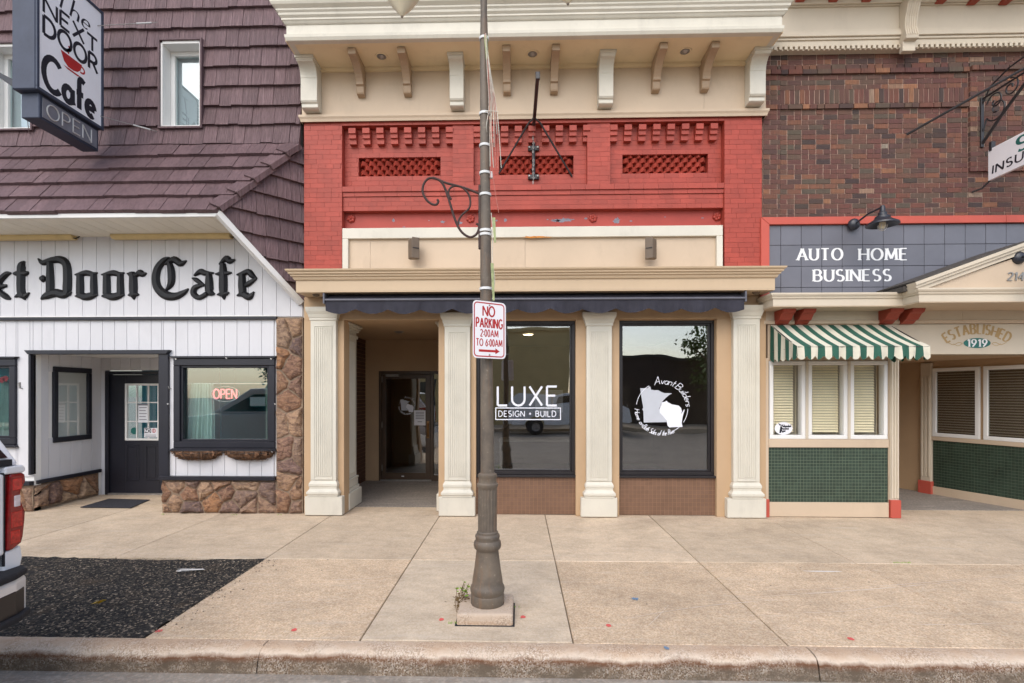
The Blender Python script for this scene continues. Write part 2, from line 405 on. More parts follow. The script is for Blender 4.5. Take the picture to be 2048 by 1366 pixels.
# ---------------------------------------------------------------- a stroke alphabet for all lettering
def arc(cx, cy, rx, ry, a0, a1, n=12):
    return [(cx + rx*math.cos(R(a0 + (a1-a0)*i/n)), cy + ry*math.sin(R(a0 + (a1-a0)*i/n))) for i in range(n+1)]
GL = {
 'A': (.78, [[(0,0),(.39,1)], [(.39,1),(.78,0)], [(.14,.34),(.64,.34)]]),
 'B': (.6, [[(0,0),(0,1)], [(0,1),(.28,1)]+arc(.28,.765,.25,.235,90,-90)+[(0,.53)], [(.28,.53)]+arc(.3,.265,.29,.265,90,-90)+[(0,0)]]),
 'C': (.72, [arc(.42,.5,.42,.5,45,315,18)]), 'D': (.7, [[(0,0),(0,1)], [(0,1),(.25,1)]+arc(.25,.5,.45,.5,90,-90,14)+[(0,0)]]),
 'E': (.52, [[(0,0),(0,1)], [(0,1),(.52,1)], [(0,.52),(.44,.52)], [(0,0),(.52,0)]]),
 'F': (.5, [[(0,0),(0,1)], [(0,1),(.5,1)], [(0,.52),(.42,.52)]]),
 'G': (.76, [arc(.42,.5,.42,.5,45,330,18)+[(.8,.45),(.5,.45)]]), 'H': (.68, [[(0,0),(0,1)], [(.68,0),(.68,1)], [(0,.52),(.68,.52)]]),
 'I': (.02, [[(0,0),(0,1)]]), 'J': (.4, [[(.4,1),(.4,.25)]+arc(.2,.22,.2,.22,0,-150)]),
 'K': (.6, [[(0,0),(0,1)], [(.56,1),(0,.42)], [(.2,.6),(.6,0)]]), 'L': (.5, [[(0,1),(0,0)], [(0,0),(.5,0)]]),
 'M': (.84, [[(0,0),(.06,1)], [(.06,1),(.42,.12)], [(.42,.12),(.78,1)], [(.78,1),(.84,0)]]),
 'N': (.7, [[(0,0),(0,1)], [(0,1),(.7,0)], [(.7,0),(.7,1)]]), 'O': (.84, [arc(.42,.5,.42,.5,90,450,28)]),
 'P': (.56, [[(0,0),(0,1)], [(0,1),(.28,1)]+arc(.28,.73,.28,.27,90,-90)+[(0,.46)]]),
 'R': (.62, [[(0,0),(0,1)], [(0,1),(.28,1)]+arc(.28,.74,.27,.26,90,-90)+[(0,.48)], [(.28,.48),(.62,0)]]),
 'S': (.54, [arc(.27,.75,.25,.25,40,270,14)+arc(.27,.25,.27,.25,90,-140,14)[1:]]),
 'T': (.66, [[(.33,0),(.33,1)], [(0,1),(.66,1)]]), 'U': (.66, [[(0,1),(0,.33)]+arc(.33,.33,.33,.33,180,360,14)+[(.66,1)]]),
 'V': (.7, [[(0,1),(.35,0)], [(.35,0),(.7,1)]]), 'W': (1.0, [[(0,1),(.25,0)], [(.25,0),(.5,1)], [(.5,1),(.75,0)], [(.75,0),(1,1)]]),
 'X': (.66, [[(0,0),(.66,1)], [(0,1),(.66,0)]]), 'Y': (.64, [[(0,1),(.32,.45)], [(.64,1),(.32,.45)], [(.32,.45),(.32,0)]]),
 '0': (.5, [arc(.25,.5,.25,.5,90,450,24)]), '1': (.24, [[(.02,.8),(.2,1)], [(.2,1),(.2,0)]]),
 '2': (.5, [arc(.25,.74,.24,.26,160,-40,12)+[(0,0)], [(0,0),(.5,0)]]), '4': (.56, [[(.42,0),(.42,1)], [(.42,1),(0,.3)], [(0,.3),(.56,.3)]]),
 '6': (.5, [[(.42,1),(.16,.68),(.02,.36)], arc(.25,.3,.24,.3,90,450,22)]), '9': (.5, [[(.08,0),(.34,.32),(.48,.64)], arc(.25,.7,.24,.3,90,450,22)]),
 ':': (.06, [[(.03,.22),(.03,.34)], [(.03,.62),(.03,.74)]]), '+': (.4, [[(.2,.28),(.2,.72)], [(0,.5),(.4,.5)]]), ' ': (.35, []), '.': (.1, [[(.05,0),(.05,.1)]]),
 'a': (.44, [arc(.21,.23,.21,.23,40,340,14), [(.42,.48),(.42,.1),(.48,0)]]), 'b': (.44, [[(0,1),(0,0)], arc(.21,.23,.21,.23,140,-140,14)]),
 'd': (.44, [arc(.21,.23,.21,.23,40,320,14), [(.42,1),(.42,0)]]), 'e': (.44, [[(.02,.25),(.42,.25)], arc(.21,.24,.21,.24,5,310,14)]),
 'f': (.34, [[(.4,.92)]+arc(.26,.82,.12,.16,60,180,8)+[(.14,0)], [(0,.5),(.34,.5)]]), 'g': (.44, [arc(.21,.23,.21,.23,40,320,14), [(.42,.46),(.42,-.1)]+arc(.21,-.12,.21,.18,0,-150,8)]),
 'h': (.42, [[(0,1),(0,0)], [(0,.3)]+arc(.2,.28,.2,.2,160,0,8)+[(.4,0)]]), 'i': (.06, [[(.03,.46),(.03,0)], [(.03,.62),(.03,.7)]]),
 'l': (.06, [[(.03,1),(.03,0)]]), 'n': (.4, [[(0,.46),(0,0)], [(0,.3)]+arc(.19,.28,.19,.19,160,0,8)+[(.38,0)]]), 'm': (.6, [[(0,.46),(0,0)], [(0,.3)]+arc(.14,.3,.14,.17,160,0,8)+[(.28,0)], [(.28,.3)]+arc(.43,.3,.15,.17,160,0,8)+[(.58,0)]]),
 'o': (.44, [arc(.22,.23,.22,.23,90,450,18)]), 'p': (.44, [[(0,.46),(0,-.3)], arc(.21,.23,.21,.23,140,-140,14)]), 'r': (.28, [[(0,.46),(0,0)], [(0,.28)]+arc(.18,.28,.18,.18,170,50,6)]),
 's': (.34, [arc(.17,.345,.15,.12,30,270,8)+arc(.17,.115,.17,.115,90,-140,8)[1:]]), 't': (.3, [[(.12,.8),(.12,.1),(.24,0)], [(0,.5),(.3,.5)]]),
 'u': (.4, [[(0,.46),(0,.16)]+arc(.19,.17,.19,.17,180,350,8)+[(.38,.46)], [(.38,.46),(.38,0)]]), 'v': (.4, [[(0,.46),(.2,0)], [(.2,0),(.4,.46)]]),
 'c': (.4, [arc(.21,.23,.21,.23,45,315,12)]),
}
def layout(txt, gap=.24):
    x = 0; out = []
    for ch in txt:
        wd, st = GL[ch]
        out.append((ch, [[(x + a, b) for a, b in s] for s in st])); x += wd + (gap if ch != ' ' else gap*.6)
    return out, x - gap
def strip(m, pts, fn, hw, depth=0.0, off=0.0, mi=0):
    """variable-width ribbon along a 2-D path; fn maps (u, v, out) to space; raised by depth with side walls"""
    n = len(pts)
    if n < 2: return
    L = []; Rr = []
    closed = n > 3 and abs(pts[0][0]-pts[-1][0]) < 1e-6 and abs(pts[0][1]-pts[-1][1]) < 1e-6
    for i in range(n):
        a = pts[i-1] if i > 0 else (pts[-2] if closed else pts[0]); b = pts[i+1] if i < n-1 else (pts[1] if closed else pts[-1])
        d1 = Vector((pts[i][0]-a[0], pts[i][1]-a[1])); d2 = Vector((b[0]-pts[i][0], b[1]-pts[i][1]))
        d1 = d1.normalized() if d1.length > 1e-9 else d2.normalized(); d2 = d2.normalized() if d2.length > 1e-9 else d1
        t = (d1 + d2); t = t.normalized() if t.length > .2 else d2
        k = 1 / max(.55, t.dot(d2)); nn = Vector((-t.y, t.x)); h = hw(t) * k
        L.append((pts[i][0]+nn.x*h, pts[i][1]+nn.y*h)); Rr.append((pts[i][0]-nn.x*h, pts[i][1]-nn.y*h))
    top = [fn(a, b, off + depth) for a, b in L] + [fn(a, b, off + depth) for a, b in Rr]
    fs = [(i, i+1, n+i+1, n+i) for i in range(n-1)]
    if depth > 0:
        bot = [fn(a, b, 0) for a, b in L] + [fn(a, b, 0) for a, b in Rr]
        N = 2*n
        fs += [(i, i+1, N+i+1, N+i) for i in range(n-1)] + [(n+i, n+i+1, N+n+i+1, N+n+i) for i in range(n-1)]
        fs += [(0, n, N+n, N), (n-1, 2*n-1, N+2*n-1, N+n-1)]
        top = top + bot
    m.add(top, fs, mi)
def lettering(m, txt, fn, cap, wide, gap=.24, mode='mono', thick=.12, thin=.05, depth=0.0, center=True, italic=0):
    """lettering of cap height `cap` fitted to width `wide`; fn maps (u, v, out) in metres to space"""
    lay, tot = layout(txt, gap); kx = wide / tot; k = 0
    def hw(t):
        if mode == 'mono': return thick * cap / 2
        return (thin + (thick - thin) * abs(t.y) ** 1.2) * cap / 2
    for ch, strokes in lay:
        for s in strokes:
            pts = [(x * kx + b * cap * italic - (wide/2 if center else 0), b * cap) for x, b in s]
            strip(m, pts, fn, hw, depth, .0002 * (k % 5)); k += 1
            if mode == 'serif':
                for e, o in ((0, 1), (-1, -2)):
                    p, q = pts[e], pts[o]
                    if ch in 'OSCG069' or abs(p[1]-q[1]) < abs(p[0]-q[0]) * .8: continue
                    if min(abs(p[1]), abs(p[1]-cap)) > .02 * cap: continue
                    v = .03*cap if p[1] < cap/2 else cap*.97
                    strip(m, [(p[0]-.17*cap, v), (p[0]+.17*cap, v)], fn, lambda t: .036*cap, depth, .0002 * (k % 5)); k += 1
                if ch in 'ETFLZ':
                    pass
def ridge(m, path, fn, h0=.012, h1=.045):
    """raised stroke with a ridge along its spine; path = (u, v, width) in metres"""
    n = len(path); vs = []
    for i in range(n):
        a = path[max(0, i-1)]; b = path[min(n-1, i+1)]
        t = Vector((b[0]-a[0], b[1]-a[1])); t = t.normalized() if t.length > 1e-9 else Vector((1,0)); nn = Vector((-t.y, t.x))
        x, y, wd = path[i]; hh = h0 + (h1-h0) * min(1, wd / .09)
        for o, z in ((-.5, 0), (-.5, h0), (-.22, hh), (.22, hh), (.5, h0), (.5, 0)):
            vs.append(fn(x + nn.x*wd*o, y + nn.y*wd*o, z))
    fs = []
    for i in range(n-1):
        for j in range(5): fs.append((i*6+j, i*6+j+1, (i+1)*6+j+1, (i+1)*6+j))
    fs += [tuple(range(6)), tuple(range((n-1)*6, n*6))]
    m.add(vs, fs)
def clip(poly, a, b, c):
    """keep a*x+b*y<=c"""
    out = []
    for i in range(len(poly)):
        p, q = poly[i], poly[(i+1) % len(poly)]
        dp, dq = a*p[0]+b*p[1]-c, a*q[0]+b*q[1]-c
        if dp <= 0: out.append(p)
        if dp * dq < 0:
            t = dp / (dp - dq); out.append((p[0]+(q[0]-p[0])*t, p[1]+(q[1]-p[1])*t))
    return out
def area(p): return abs(sum(p[i][0]*p[(i+1) % len(p)][1] - p[(i+1) % len(p)][0]*p[i][1] for i in range(len(p)))) / 2 if len(p) > 2 else 0
UNIT = M().box(-.5,.5,-.5,.5,-.5,.5)
def unit_mesh(name, mat_):
    return UNIT.mesh(name, mat_)
# ================================================================ ground
rnd = random.Random(11)
st = M().quad((-250,-250,-.155),(250,-250,-.155),(250,250,-.155),(-250,250,-.155)).build('street', MT['road']); struct(st)
YK, YJ = -3.69, -1.90            # back of kerb, joint between the two rows of slabs
g_ = M().box(-14, 14, -4.42, -3.70, -.3, -.149).build('gutter', MT['road']); struct(g_)
sw = M().box(-14, 14, YK, .62, -.25, -.03).build('sidewalk', mat('dark_joint_dirt', rgb(104,90,74), .95, .2, 9)); struct(sw)
def slab(x0, x1, y0, y1, m_, drop=0.0, rag=.0):
    g = .004; pts = [(x0+g, y0+g), (x1-g, y0+g), (x1-g, y1-g), (x0+g, y1-g)]
    o = M().pxy(pts, -.1, -drop).build('slab', m_, sw, bev=.006)
    return o
JX = [-8.95, -7.4, -5.82, -4.26, -2.65, -1.11, .385, 1.86, 3.45, 5.0, 6.55, 8.1, 9.7]
for i in range(len(JX)-1):
    slab(JX[i], JX[i+1], YJ, .62, MT['walk'], rnd.uniform(0, .003))
    if JX[i] < -2.7: continue
    pale = abs(JX[i] + 1.11) < .01
    slab(JX[i], JX[i+1], YK + (.012 if pale else 0), YJ, MT['walk_pale'] if pale else MT['walk_agg'], rnd.uniform(0, .003))
# loose asphalt patch that replaces the left slabs, ragged edge, gently uneven
m = M(); nx, ny = 90, 32; x0, x1, y0, y1 = -9.0, -2.655, YK+.004, YJ-.004
for j in range(ny+1):
    for i in range(nx+1):
        xx = x0 + (x1-x0)*i/nx; yy = y0 + (y1-y0)*j/ny
        if i == nx: xx += rnd.uniform(-.03, .016)
        if j in (0, ny): yy += rnd.uniform(-.004, .012) if j == ny else rnd.uniform(-.004, .004)
        m.v.append((xx, yy, -.012 + rnd.uniform(-.006, .006) + .012*math.sin(xx*2.1)*math.sin(yy*3.3+1)))
for j in range(ny):
    for i in range(nx):
        a = j*(nx+1)+i; m.f.append((a, a+1, a+nx+2, a+nx+1)); m.mi.append(0)
ap = struct(m.build('asphalt_patch', MT['asph'], smooth=True))
# loose stones on the patch
m = M()
for i in range(900):
    x, y = (rnd.uniform(-4.6, -2.7), rnd.uniform(YK+.03, YJ-.03)) if i < 800 else (-2.66+abs(rnd.gauss(0,.10)), rnd.uniform(YK+.03, YJ-.03)); s = rnd.uniform(.004, .011)
    a = rnd.uniform(0, 6.28); p = [(x+s*math.cos(a+k*2.1)*rnd.uniform(.7,1.3), y+s*math.sin(a+k*2.1)*rnd.uniform(.7,1.3), .0) for k in range(3)]
    m.add(p + [(x, y, s*.9)], [(0,1,3),(1,2,3),(2,0,3)])
gr = m.build('gravel', mat('loose_grit', rgb(120,108,94), .9, .4, 30, rnd=.5), ap); gr['kind'] = 'stuff'
# kerb in three cast lengths with a worn, chipped nose
kb = thing('kerb', 'weathered concrete kerb', 'kerb'); del kb['category']; del kb['label']; struct(kb)
def kerb_piece(xa, xb):
    prof = [(-3.688,-.2),(-3.688,-.004),(-3.75,.001),(-3.80,-.004),(-3.832,-.018),(-3.852,-.045),(-3.862,-.085),(-3.868,-.125),(-3.872,-.2)]
    n = max(4, int((xb-xa)/.045)); m = M(); ph = rnd.uniform(0, 9)
    for i in range(n+1):
        xx = xa + (xb-xa)*i/n
        chip = max(0, math.sin(xx*1.7+ph)*math.sin(xx*4.3+ph*2)) * .012
        for k, (yy, zz) in enumerate(prof):
            j = .0045 if 3 <= k <= 6 else .0012
            m.v.append((xx, yy + rnd.uniform(-j, j) + (chip if 3 <= k <= 6 else 0), zz + (rnd.uniform(-j, j) if k > 0 else 0) - (chip*.8 if 3 <= k <= 5 else 0)))
    P = len(prof)
    for i in range(n):
        for k in range(P-1): m.f.append((i*P+k, (i+1)*P+k, (i+1)*P+k+1, i*P+k+1)); m.mi.append(0)
    m.f += [tuple(range(P)), tuple(range(n*P, n*P+P))]; m.mi += [0, 0]
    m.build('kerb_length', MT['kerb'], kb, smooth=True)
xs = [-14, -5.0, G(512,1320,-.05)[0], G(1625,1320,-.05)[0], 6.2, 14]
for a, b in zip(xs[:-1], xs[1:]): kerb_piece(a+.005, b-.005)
# spray marks and scrapes, paper-thin paint on the concrete
def blot(px, py, rx, ry, m_, parent, n=22, jag=.35, z=.0016, nm='paint_mark'):
    x, y = G(px, py); mm = M()
    pts = [(x + rx*math.cos(6.283*k/n)*rnd.uniform(1-jag,1), y + ry*math.sin(6.283*k/n)*rnd.uniform(1-jag,1), z) for k in range(n)]
    mm.add(pts, [tuple(range(n))]); return mm.build(nm, m_, parent)
for px, py in ((318,1262),(588,1260),(883,1239),(1046,1234),(1217,1251),(1702,1278)): blot(px, py, .024, .03, MT['spray_r'], sw)
blot(1270,1198,.045,.04, MT['spray_b'], sw, jag=.8); blot(1333,1297,.022,.035, MT['spray_b'], sw, jag=.6, z=.006)
blot(1648,1143,.19,.018, MT['spray_w'], sw, jag=.3); blot(1612,1142,.05,.01, MT['spray_w'], sw, jag=.7)
blot(388,1141,.20,.028, MT['spray_w'], ap, jag=.6, z=.012); blot(365,1144,.12,.03, MT['spray_w'], ap, jag=.8, z=.0126)
for k in range(34):      # specks of dirt and gum
    px, py = rnd.uniform(120, 2040), rnd.uniform(1045, 1275)
    if px < 560 and py > 1108: continue
    s = rnd.uniform(.004, .012); blot(px, py, s, s*rnd.uniform(.5,1), MT['rubber'], sw, n=7, z=.0012, nm='gum_spot')
# long pale scrapes left by snow ploughs
scm = mat('pale_scrape', rgb(226,212,196,.84), .85, .06, 20)
for pa_, pb_, bow, wd0 in (((1480,1184),(2040,1148),6,.010),((1475,1196),(2046,1150),4,.014),((1250,1238),(1560,1200),-6,.012),((1770,1248),(2040,1244),3,.010),((1590,1226),(1800,1208),5,.009),((640,1160),(800,1150),3,.012),((520,1210),(680,1200),-3,.010),((1292,1256),(1338,1210),1,.012),((1310,1060),(1350,1100),0,.008),((815,1130),(1080,1127),1,.012),((735,1215),(775,1165),0,.02),((1112,1150),(1140,1270),0,.014)):
    pts = []; n = 26
    for k in range(n+1):
        f = k/n; px = pa_[0]+(pb_[0]-pa_[0])*f; py = pa_[1]+(pb_[1]-pa_[1])*f + bow*math.sin(math.pi*f); pts.append(G(px, py))
    mm = M(); L_ = []; R_ = []
    for k, (x, y) in enumerate(pts):
        h2 = wd0*.5*rnd.uniform(.15, 1)*math.sin(math.pi*(k+.5)/(n+1))**.5; L_.append((x, y+h2, .0014)); R_.append((x, y-h2, .0014))
    mm.add(L_+R_, [(i, i+1, n+2+i, n+1+i) for i in range(n)]).build('scrape_mark', scm, sw)
# tufts of moss and grass in the joints
m = M()
def tuft(x, y, n, h, sp):
    for k in range(n):
        a = rnd.uniform(0, 6.28); d = rnd.uniform(0, sp); bx, by = x + rnd.uniform(-sp, sp), y + rnd.uniform(-.006, .006)
        hh = h*rnd.uniform(.5, 1); tx, ty = bx + math.cos(a)*hh*.6, by + math.sin(a)*hh*.6
        m.add([(bx-.002,by,0),(bx+.002,by,0),(tx,ty,hh)], [(0,1,2)])
gx, gy = G(1803, 1126); tuft(gx, gy, 40, .018, .09)
for px, py in ((906,1247),(1028,1215),(330,1029),(470,1030),(560,1030)):
    gx, gy = G(px, py); tuft(gx, gy, 14, .02, .05)
gt = m.build('joint_grass', MT['leaf'], sw); gt['kind'] = 'stuff'
# yellow scrap on the asphalt
x, y = G(197, 1208); m = M()
for k in range(5):
    a = rnd.uniform(-.5,.5); bx, by = x + (k-2)*.013, y + rnd.uniform(-.01,.01)
    m.add([(bx-.025,by-.012,.004),(bx+.02,by-.016,.02+.006*k),(bx+.03,by+.018,.03),(bx-.01,by+.02,.008)], [(0,1,2),(0,2,3)])
tag(m.build('wrapper_scrap', MT['yellow']), 'crumpled yellow scrap lying on the dark asphalt patch', 'litter')
# ================================================================ the red-brick shop in the middle
YP, YR, YW = .08, .20, .10
XL, XR = X(608, YP), X(1524, YP)
shop = thing('brick_shop', 'red painted brick shop with tan cornices and cream fluted pilasters', 'building', ((XL+XR)/2, .3, 0))
# masonry body
m = M().box(XL, XR, .34, 8, 3.0, 6.62); m.build('upper_wall', MT['redsm'], shop)
# ---- painted brickwork
BR = []       # (x0,x1,z0,z1,yfront,depth)
COURSE = .0678
def courses(x0, x1, z0, z1, yf, holes=(), dep=.06, head=.5, L=.205):
    n = max(1, round((z1-z0)/COURSE)); ch = (z1-z0)/n
    for r in range(n):
        za, zb = z0 + r*ch, z0 + (r+1)*ch
        cuts = [(x0, x1)]
        for hx0, hx1, hz0, hz1 in holes:
            if za + ch*.5 > hz0 and za + ch*.5 < hz1:
                cuts = [c for a, b in cuts for c in ((a, min(b, hx0)), (max(a, hx1), b)) if c[1] - c[0] > .02]
        for a, b in cuts:
            x = a - (L*head if r % 2 else 0) - rnd.uniform(0, .04)
            if r % 6 == 5: LL = L*.52
            else: LL = L
            while x < b:
                e = x + LL; u, v = max(a, x), min(b, e)
                if v - u > .025: BR.append((u, v, za, zb, yf + rnd.uniform(-.0012, .0012), dep))
                x = e
zt, zb_ = Z(236, YP), 3.36
XA, XB = X(684, YP), X(1449, YP)
courses(XL, XA, zb_, zt, YP); courses(XB, XR, zb_, zt, YP)
zpt = Z(247, YP); courses(XA, XB, zpt, zt, YP - .004)             # band over the panels
zpb = Z(371, YP)
piers = [(X(905, YP), X(947, YP)), (X(1175, YP), X(1221, YP))]
for a, b in piers: courses(a, b, zpb, zpt, YP + .02)
LZ0, LZ1 = Z(353.5, YR), Z(308.5, YR)
panels = [(XA, piers[0][0], 717, 881), (piers[0][1], piers[1][0], 998, 1147), (piers[1][1], XB, 1245, 1416)]
lat = []
for a, b, l0, l1 in panels:
    h = (X(l0, YR), X(l1, YR), LZ0, LZ1); lat.append(h); courses(a, b, zpb, zpt, YR, [h])
for (ya, yb, yo) in ((369.5, 380, .085), (381, 390, .105), (391.5, 419, .12)):
    courses(XA, XB, Z(yb, yo), Z(ya, yo), yo, dep=.1)
bw = M()
holes_z = [zpb]
bw.box(XL, XA, YP+.008, .36, zb_, zt); bw.box(XB, XR, YP+.008, .36, zb_, zt); bw.box(XA, XB, YP+.006, .36, zpt, zt)
for a, b in piers: bw.box(a, b, YP+.027, .36, zpb, zpt)
for (a, b, _, _), h in zip(panels, lat):
    bw.box(a, b, YR+.006, .36, h[3], zpt); bw.box(a, b, YR+.006, .36, zpb, h[2]); bw.box(a, h[0], YR+.006, .36, h[2], h[3]); bw.box(h[1], b, YR+.006, .36, h[2], h[3])
    bw.box(h[0], h[1], .33, .355, h[2], h[3])
bw.box(XA, XB, .127, .36, Z(419,.12), zpb)
bwo = bw.build('brick_facing', MT['red'], shop)
BM = unit_mesh('painted_brick', MT['red'])
def lay_bricks(lst, parent, nm, mesh, mt, gap=.0026, keep=300, gapz=None):
    gapz = gap if gapz is None else gapz
    lst = sorted(lst, key=lambda b: (b[0]+b[1])**2/4 + ((b[2]+b[3])/2-1.7)**2)
    for b in lst[:keep]:
        inst(mesh, nm, parent, ((b[0]+b[1])/2, b[4]+b[5]/2, (b[2]+b[3])/2), (b[1]-b[0]-gap, b[5], b[3]-b[2]-gapz))
    if len(lst) > keep:
        m = M()
        for b in lst[keep:]: m.box(b[0]+gap/2, b[1]-gap/2, b[4], b[4]+b[5], b[2]+gapz/2, b[3]-gapz/2)
        o = bpy.data.objects.new(nm + '_field', m.mesh(nm + '_field', mt, norm=False)); col.objects.link(o); o.parent = parent; o['kind'] = 'stuff'
lay_bricks(BR, bwo, 'brick', BM, MT['red'])
# corbel teeth: three stepped bricks each
teeth = [706.5+27.6*k for k in range(8)] + [955+27.2*k for k in range(9)] + [1226.5+28.45*k for k in range(8)]
for tx in teeth:
    xc = X(tx, YR - .06)
    for (ya, yb, out) in ((251.5, 262, .122), (263, 272.5, .098), (273.6, 284.5, .07)):
        yy = YR - out; za, zb = Z(yb, yy), Z(ya, yy)
        inst(BM, 'corbel_brick', bwo, (xc, (yy + YR + .02)/2, (za+zb)/2), (.1, YR + .02 - yy, zb - za))
# dog-tooth lattice: bricks set on the diagonal, every second course shifted
DM = M().pxy([(0,-.5),(.5,0),(0,.5),(-.5,0)], -.5, .5).mesh('dogtooth_brick', MT['red'])
for h in lat:
    rows = 5; hh = (h[3]-h[2])/rows; n = round((h[1]-h[0])/.116); p = (h[1]-h[0])/n
    for r in range(rows):
        for k in range(n + (0 if r % 2 else 1)):
            xx = h[0] + p*(k + (.5 if r % 2 else 0))
            if xx < h[0]+.02 or xx > h[1]-.02: continue
            inst(DM, 'dogtooth_brick', bwo, (xx, YR+.085, h[2]+hh*(r+.5)), (.112, .15, hh*.95))
# smooth lintel with rosettes and peeling paint
lt = M().box(XA-.01, XB+.01, .215, .35, Z(457,.2), Z(419,.12)).build('lintel', MT['redsm'], shop)
for px, py in ((702,437),(941,437),(1186,436),(1434,433)):
    x, z = X(px, .2), Z(py, .2, px); m = M()
    for k in range(6):
        a = k*math.pi/3 + .3
        m.lathe([(.0,-.026),(.02,-.02),(.026,-.004),(.024,.006)], (x+.036*math.cos(a), .208, z+.036*math.sin(a)), 8, 'y')
    m.lathe([(0,-.034),(.016,-.026),(.02,-.0)], (x, .206, z), 10, 'y'); m.lathe([(.0,-.008),(.06,-.006),(.064,.01)], (x, .212, z), 18, 'y')
    m.build('rosette', MT['rosette'], lt, smooth=True)
def flake(px, py, w_, h_, m_=None, Y=.2135, parent=lt, n=26):
    x, z = X(px, Y), Z(py, Y, px); mm = M(); ph = rnd.uniform(0, 6)
    pts = [(x + w_*math.cos(6.283*k/n)*(rnd.uniform(.45,1)), Y, z + h_*math.sin(6.283*k/n)*rnd.uniform(.35,1)) for k in range(n)]
    mm.add(pts, [tuple(range(n))]).build('peeled_patch', m_ or MT['peel'], parent)
for a in ((1128,440,.17,.04),(1110,441,.09,.025),(1233,441,.06,.055),(1172,437,.03,.02),(885,444,.05,.025),(921,446,.035,.03),(787,441,.025,.035),(858,441,.012,.01),(1011,440,.03,.04),(993,441,.02,.02),(1262,442,.03,.014),(1405,436,.025,.012),(1330,434,.015,.01),(808,454,.03,.008),(724,421,.05,.01),(790,420,.06,.01),(1095,439,.02,.012)):
    flake(*a)
# sign panel: cream frame round a plain tan board
z0, z1 = 3.34, Z(455, YW)
xa, xb = X(686, YW), X(1444, YW)
m = M().box(xa, xb, YW-.035, .36, z1-.15, z1).box(xa, xa+.085, YW-.035, .36, z0, z1-.15).box(xb-.085, xb, YW-.035, .36, z0, z1-.15)
fr = m.build('sign_frame', MT['cream'], shop, bev=.006)
flake(1072, 474, .26, .02, MT['rustpatch'], YW-.0365, fr, 40)
for a, b in ((xa+.086, X(740, YW)), (X(740, YW)+.003, X(1050, YW)), (X(1050, YW)+.003, xb-.086)):
    M().box(a, b, YW+.012, .36, z0, z1-.151).build('sign_board', MT['tan'], shop)
# ---- upper frieze, soffit and cornice
YF = .05; zs = 6.33
zf0 = Z(238, YF)
cuts = [XL-.02, X(938,YF), X(1408,YF), XR+.04]
for a, b in zip(cuts[:-1], cuts[1:]): M().box(a+.0015, b-.0015, YF, .36, zf0+.05, zs).build('frieze_panel', MT['tan'], shop)
m = M().corn([(0,zf0-.005),(.012,zf0-.005),(.02,zf0+.03),(.035,zf0+.055),(.035,zf0+.085),(.0,zf0+.1)], XL-.02, XR+.04, YF, .3)
m.build('frieze_moulding', MT['tan'], shop)
YS = -.56
xs0, xs1 = X(571, YS), X(1566, YS)
m = M().box(xs0, xs1, YS, .4, zs, zs+.03); so = m.build('soffit', MT['soffit'], shop)
M().box(XL-.02, XR+.03, YF-.05, YF, zs-.045, zs-.001).build('soffit_moulding', MT['soffit'], shop)
m = M().corn([(-.06,zs-.004),(.0,zs-.004),(.012,zs+.0),(.03,zs+.035),(.034,zs+.07),(.02,zs+.078),(.012,zs+.078),(.012,zs+.2),(.02,zs+.2),
              (.032,zs+.21),(.05,zs+.235),(.06,zs+.24),(.06,zs+.262),(.085,zs+.285),(.09,zs+.31),(.11,zs+.33),(.11,zs+.35),(.15,zs+.38),(.165,zs+.41),(.165,zs+.44),(.1,zs+.46),(-.5,zs+.47)], xs0+.03, xs1-.03, YS, .6)
co = m.build('upper_cornice', MT['cream'], shop)
M().box(xs0+.2, xs1-.2, YS+.3, 8, zs+.2, zs+.455).build('roof', MT['slate'], shop)
for px in (763, 1065, 1370):
    x = X(px, -.22); m = M().lathe([(.086,-.006),(.09,0),(.09,.004)], (x,-.22,zs-.002), 24); m.lathe([(.086,-.006),(.066,-.004),(.066,.03)], (x,-.22,zs-.002), 24)
    o = m.build('soffit_light', MT['soffit'], so, smooth=True)
    m = M().lathe([(.0,.028),(.064,.028)], (x,-.22,zs-.03), 20); m.lathe([(0,-.004),(.022,.0),(.05,.024)], (x,-.22,zs-.03), 16); m.build('lamp_lens', MT['steel'], o, smooth=True)
def small_bracket(px, k):
    x0 = X(px, -.3); wd = .105; zb = Z(184, -.05); zt = zs
    prof = [(YF,zb),(YF-.09,zb+.01),(YF-.1,zb+.03),(YF-.1,zb+.115),(YF-.13,zb+.125)]
    for i in range(9):
        a = R(90*i/8); prof.append((YF-.13-.32*(1-math.cos(a)), zb+.125+(zt-.085-zb-.125)*math.sin(a)**1.1))
    prof += [(YF-.47,zt-.085),(YF-.47,zt-.001),(YF,zt-.001)]
    M().pyz(prof, x0-wd/2, x0+wd/2).build('small_bracket', MT['bracket'], shop, bev=.004)
for px in (709, 806, 1013, 1111, 1323, 1425): small_bracket(px, 0)
def big_bracket(x0, x1):
    zb = Z(208, -.12)
    prof = [(YF,zb),(YF-.1,zb),(YF-.135,zb+.015),(YF-.135,zb+.065),(YF-.16,zb+.075),(YF-.16,zb+.085),(YF-.17,zb+.09),(YF-.17,zb+.4)]
    for i in range(8):
        a = R(90*i/7); prof.append((YF-.175-.12*(1-math.cos(a)), zb+.41+(zs-.07-zb-.41)*math.sin(a)))
    prof += [(YF-.31,zs-.07),(YF-.33,zs-.05),(YF-.33,zs-.001),(YF,zs-.001)]
    o = M().pyz(prof, x0, x1).build('console_bracket', MT['cream'], shop, bev=.006)
    M().box(x0-.012, x1+.012, YF-.345, YF, zs-.035, zs-.0015).build('console_cap', MT['cream'], o)
for a, b in ((601,634),(899,927),(1198,1227),(1500,1532)): big_bracket(X(a,-.12), X(b,-.12))
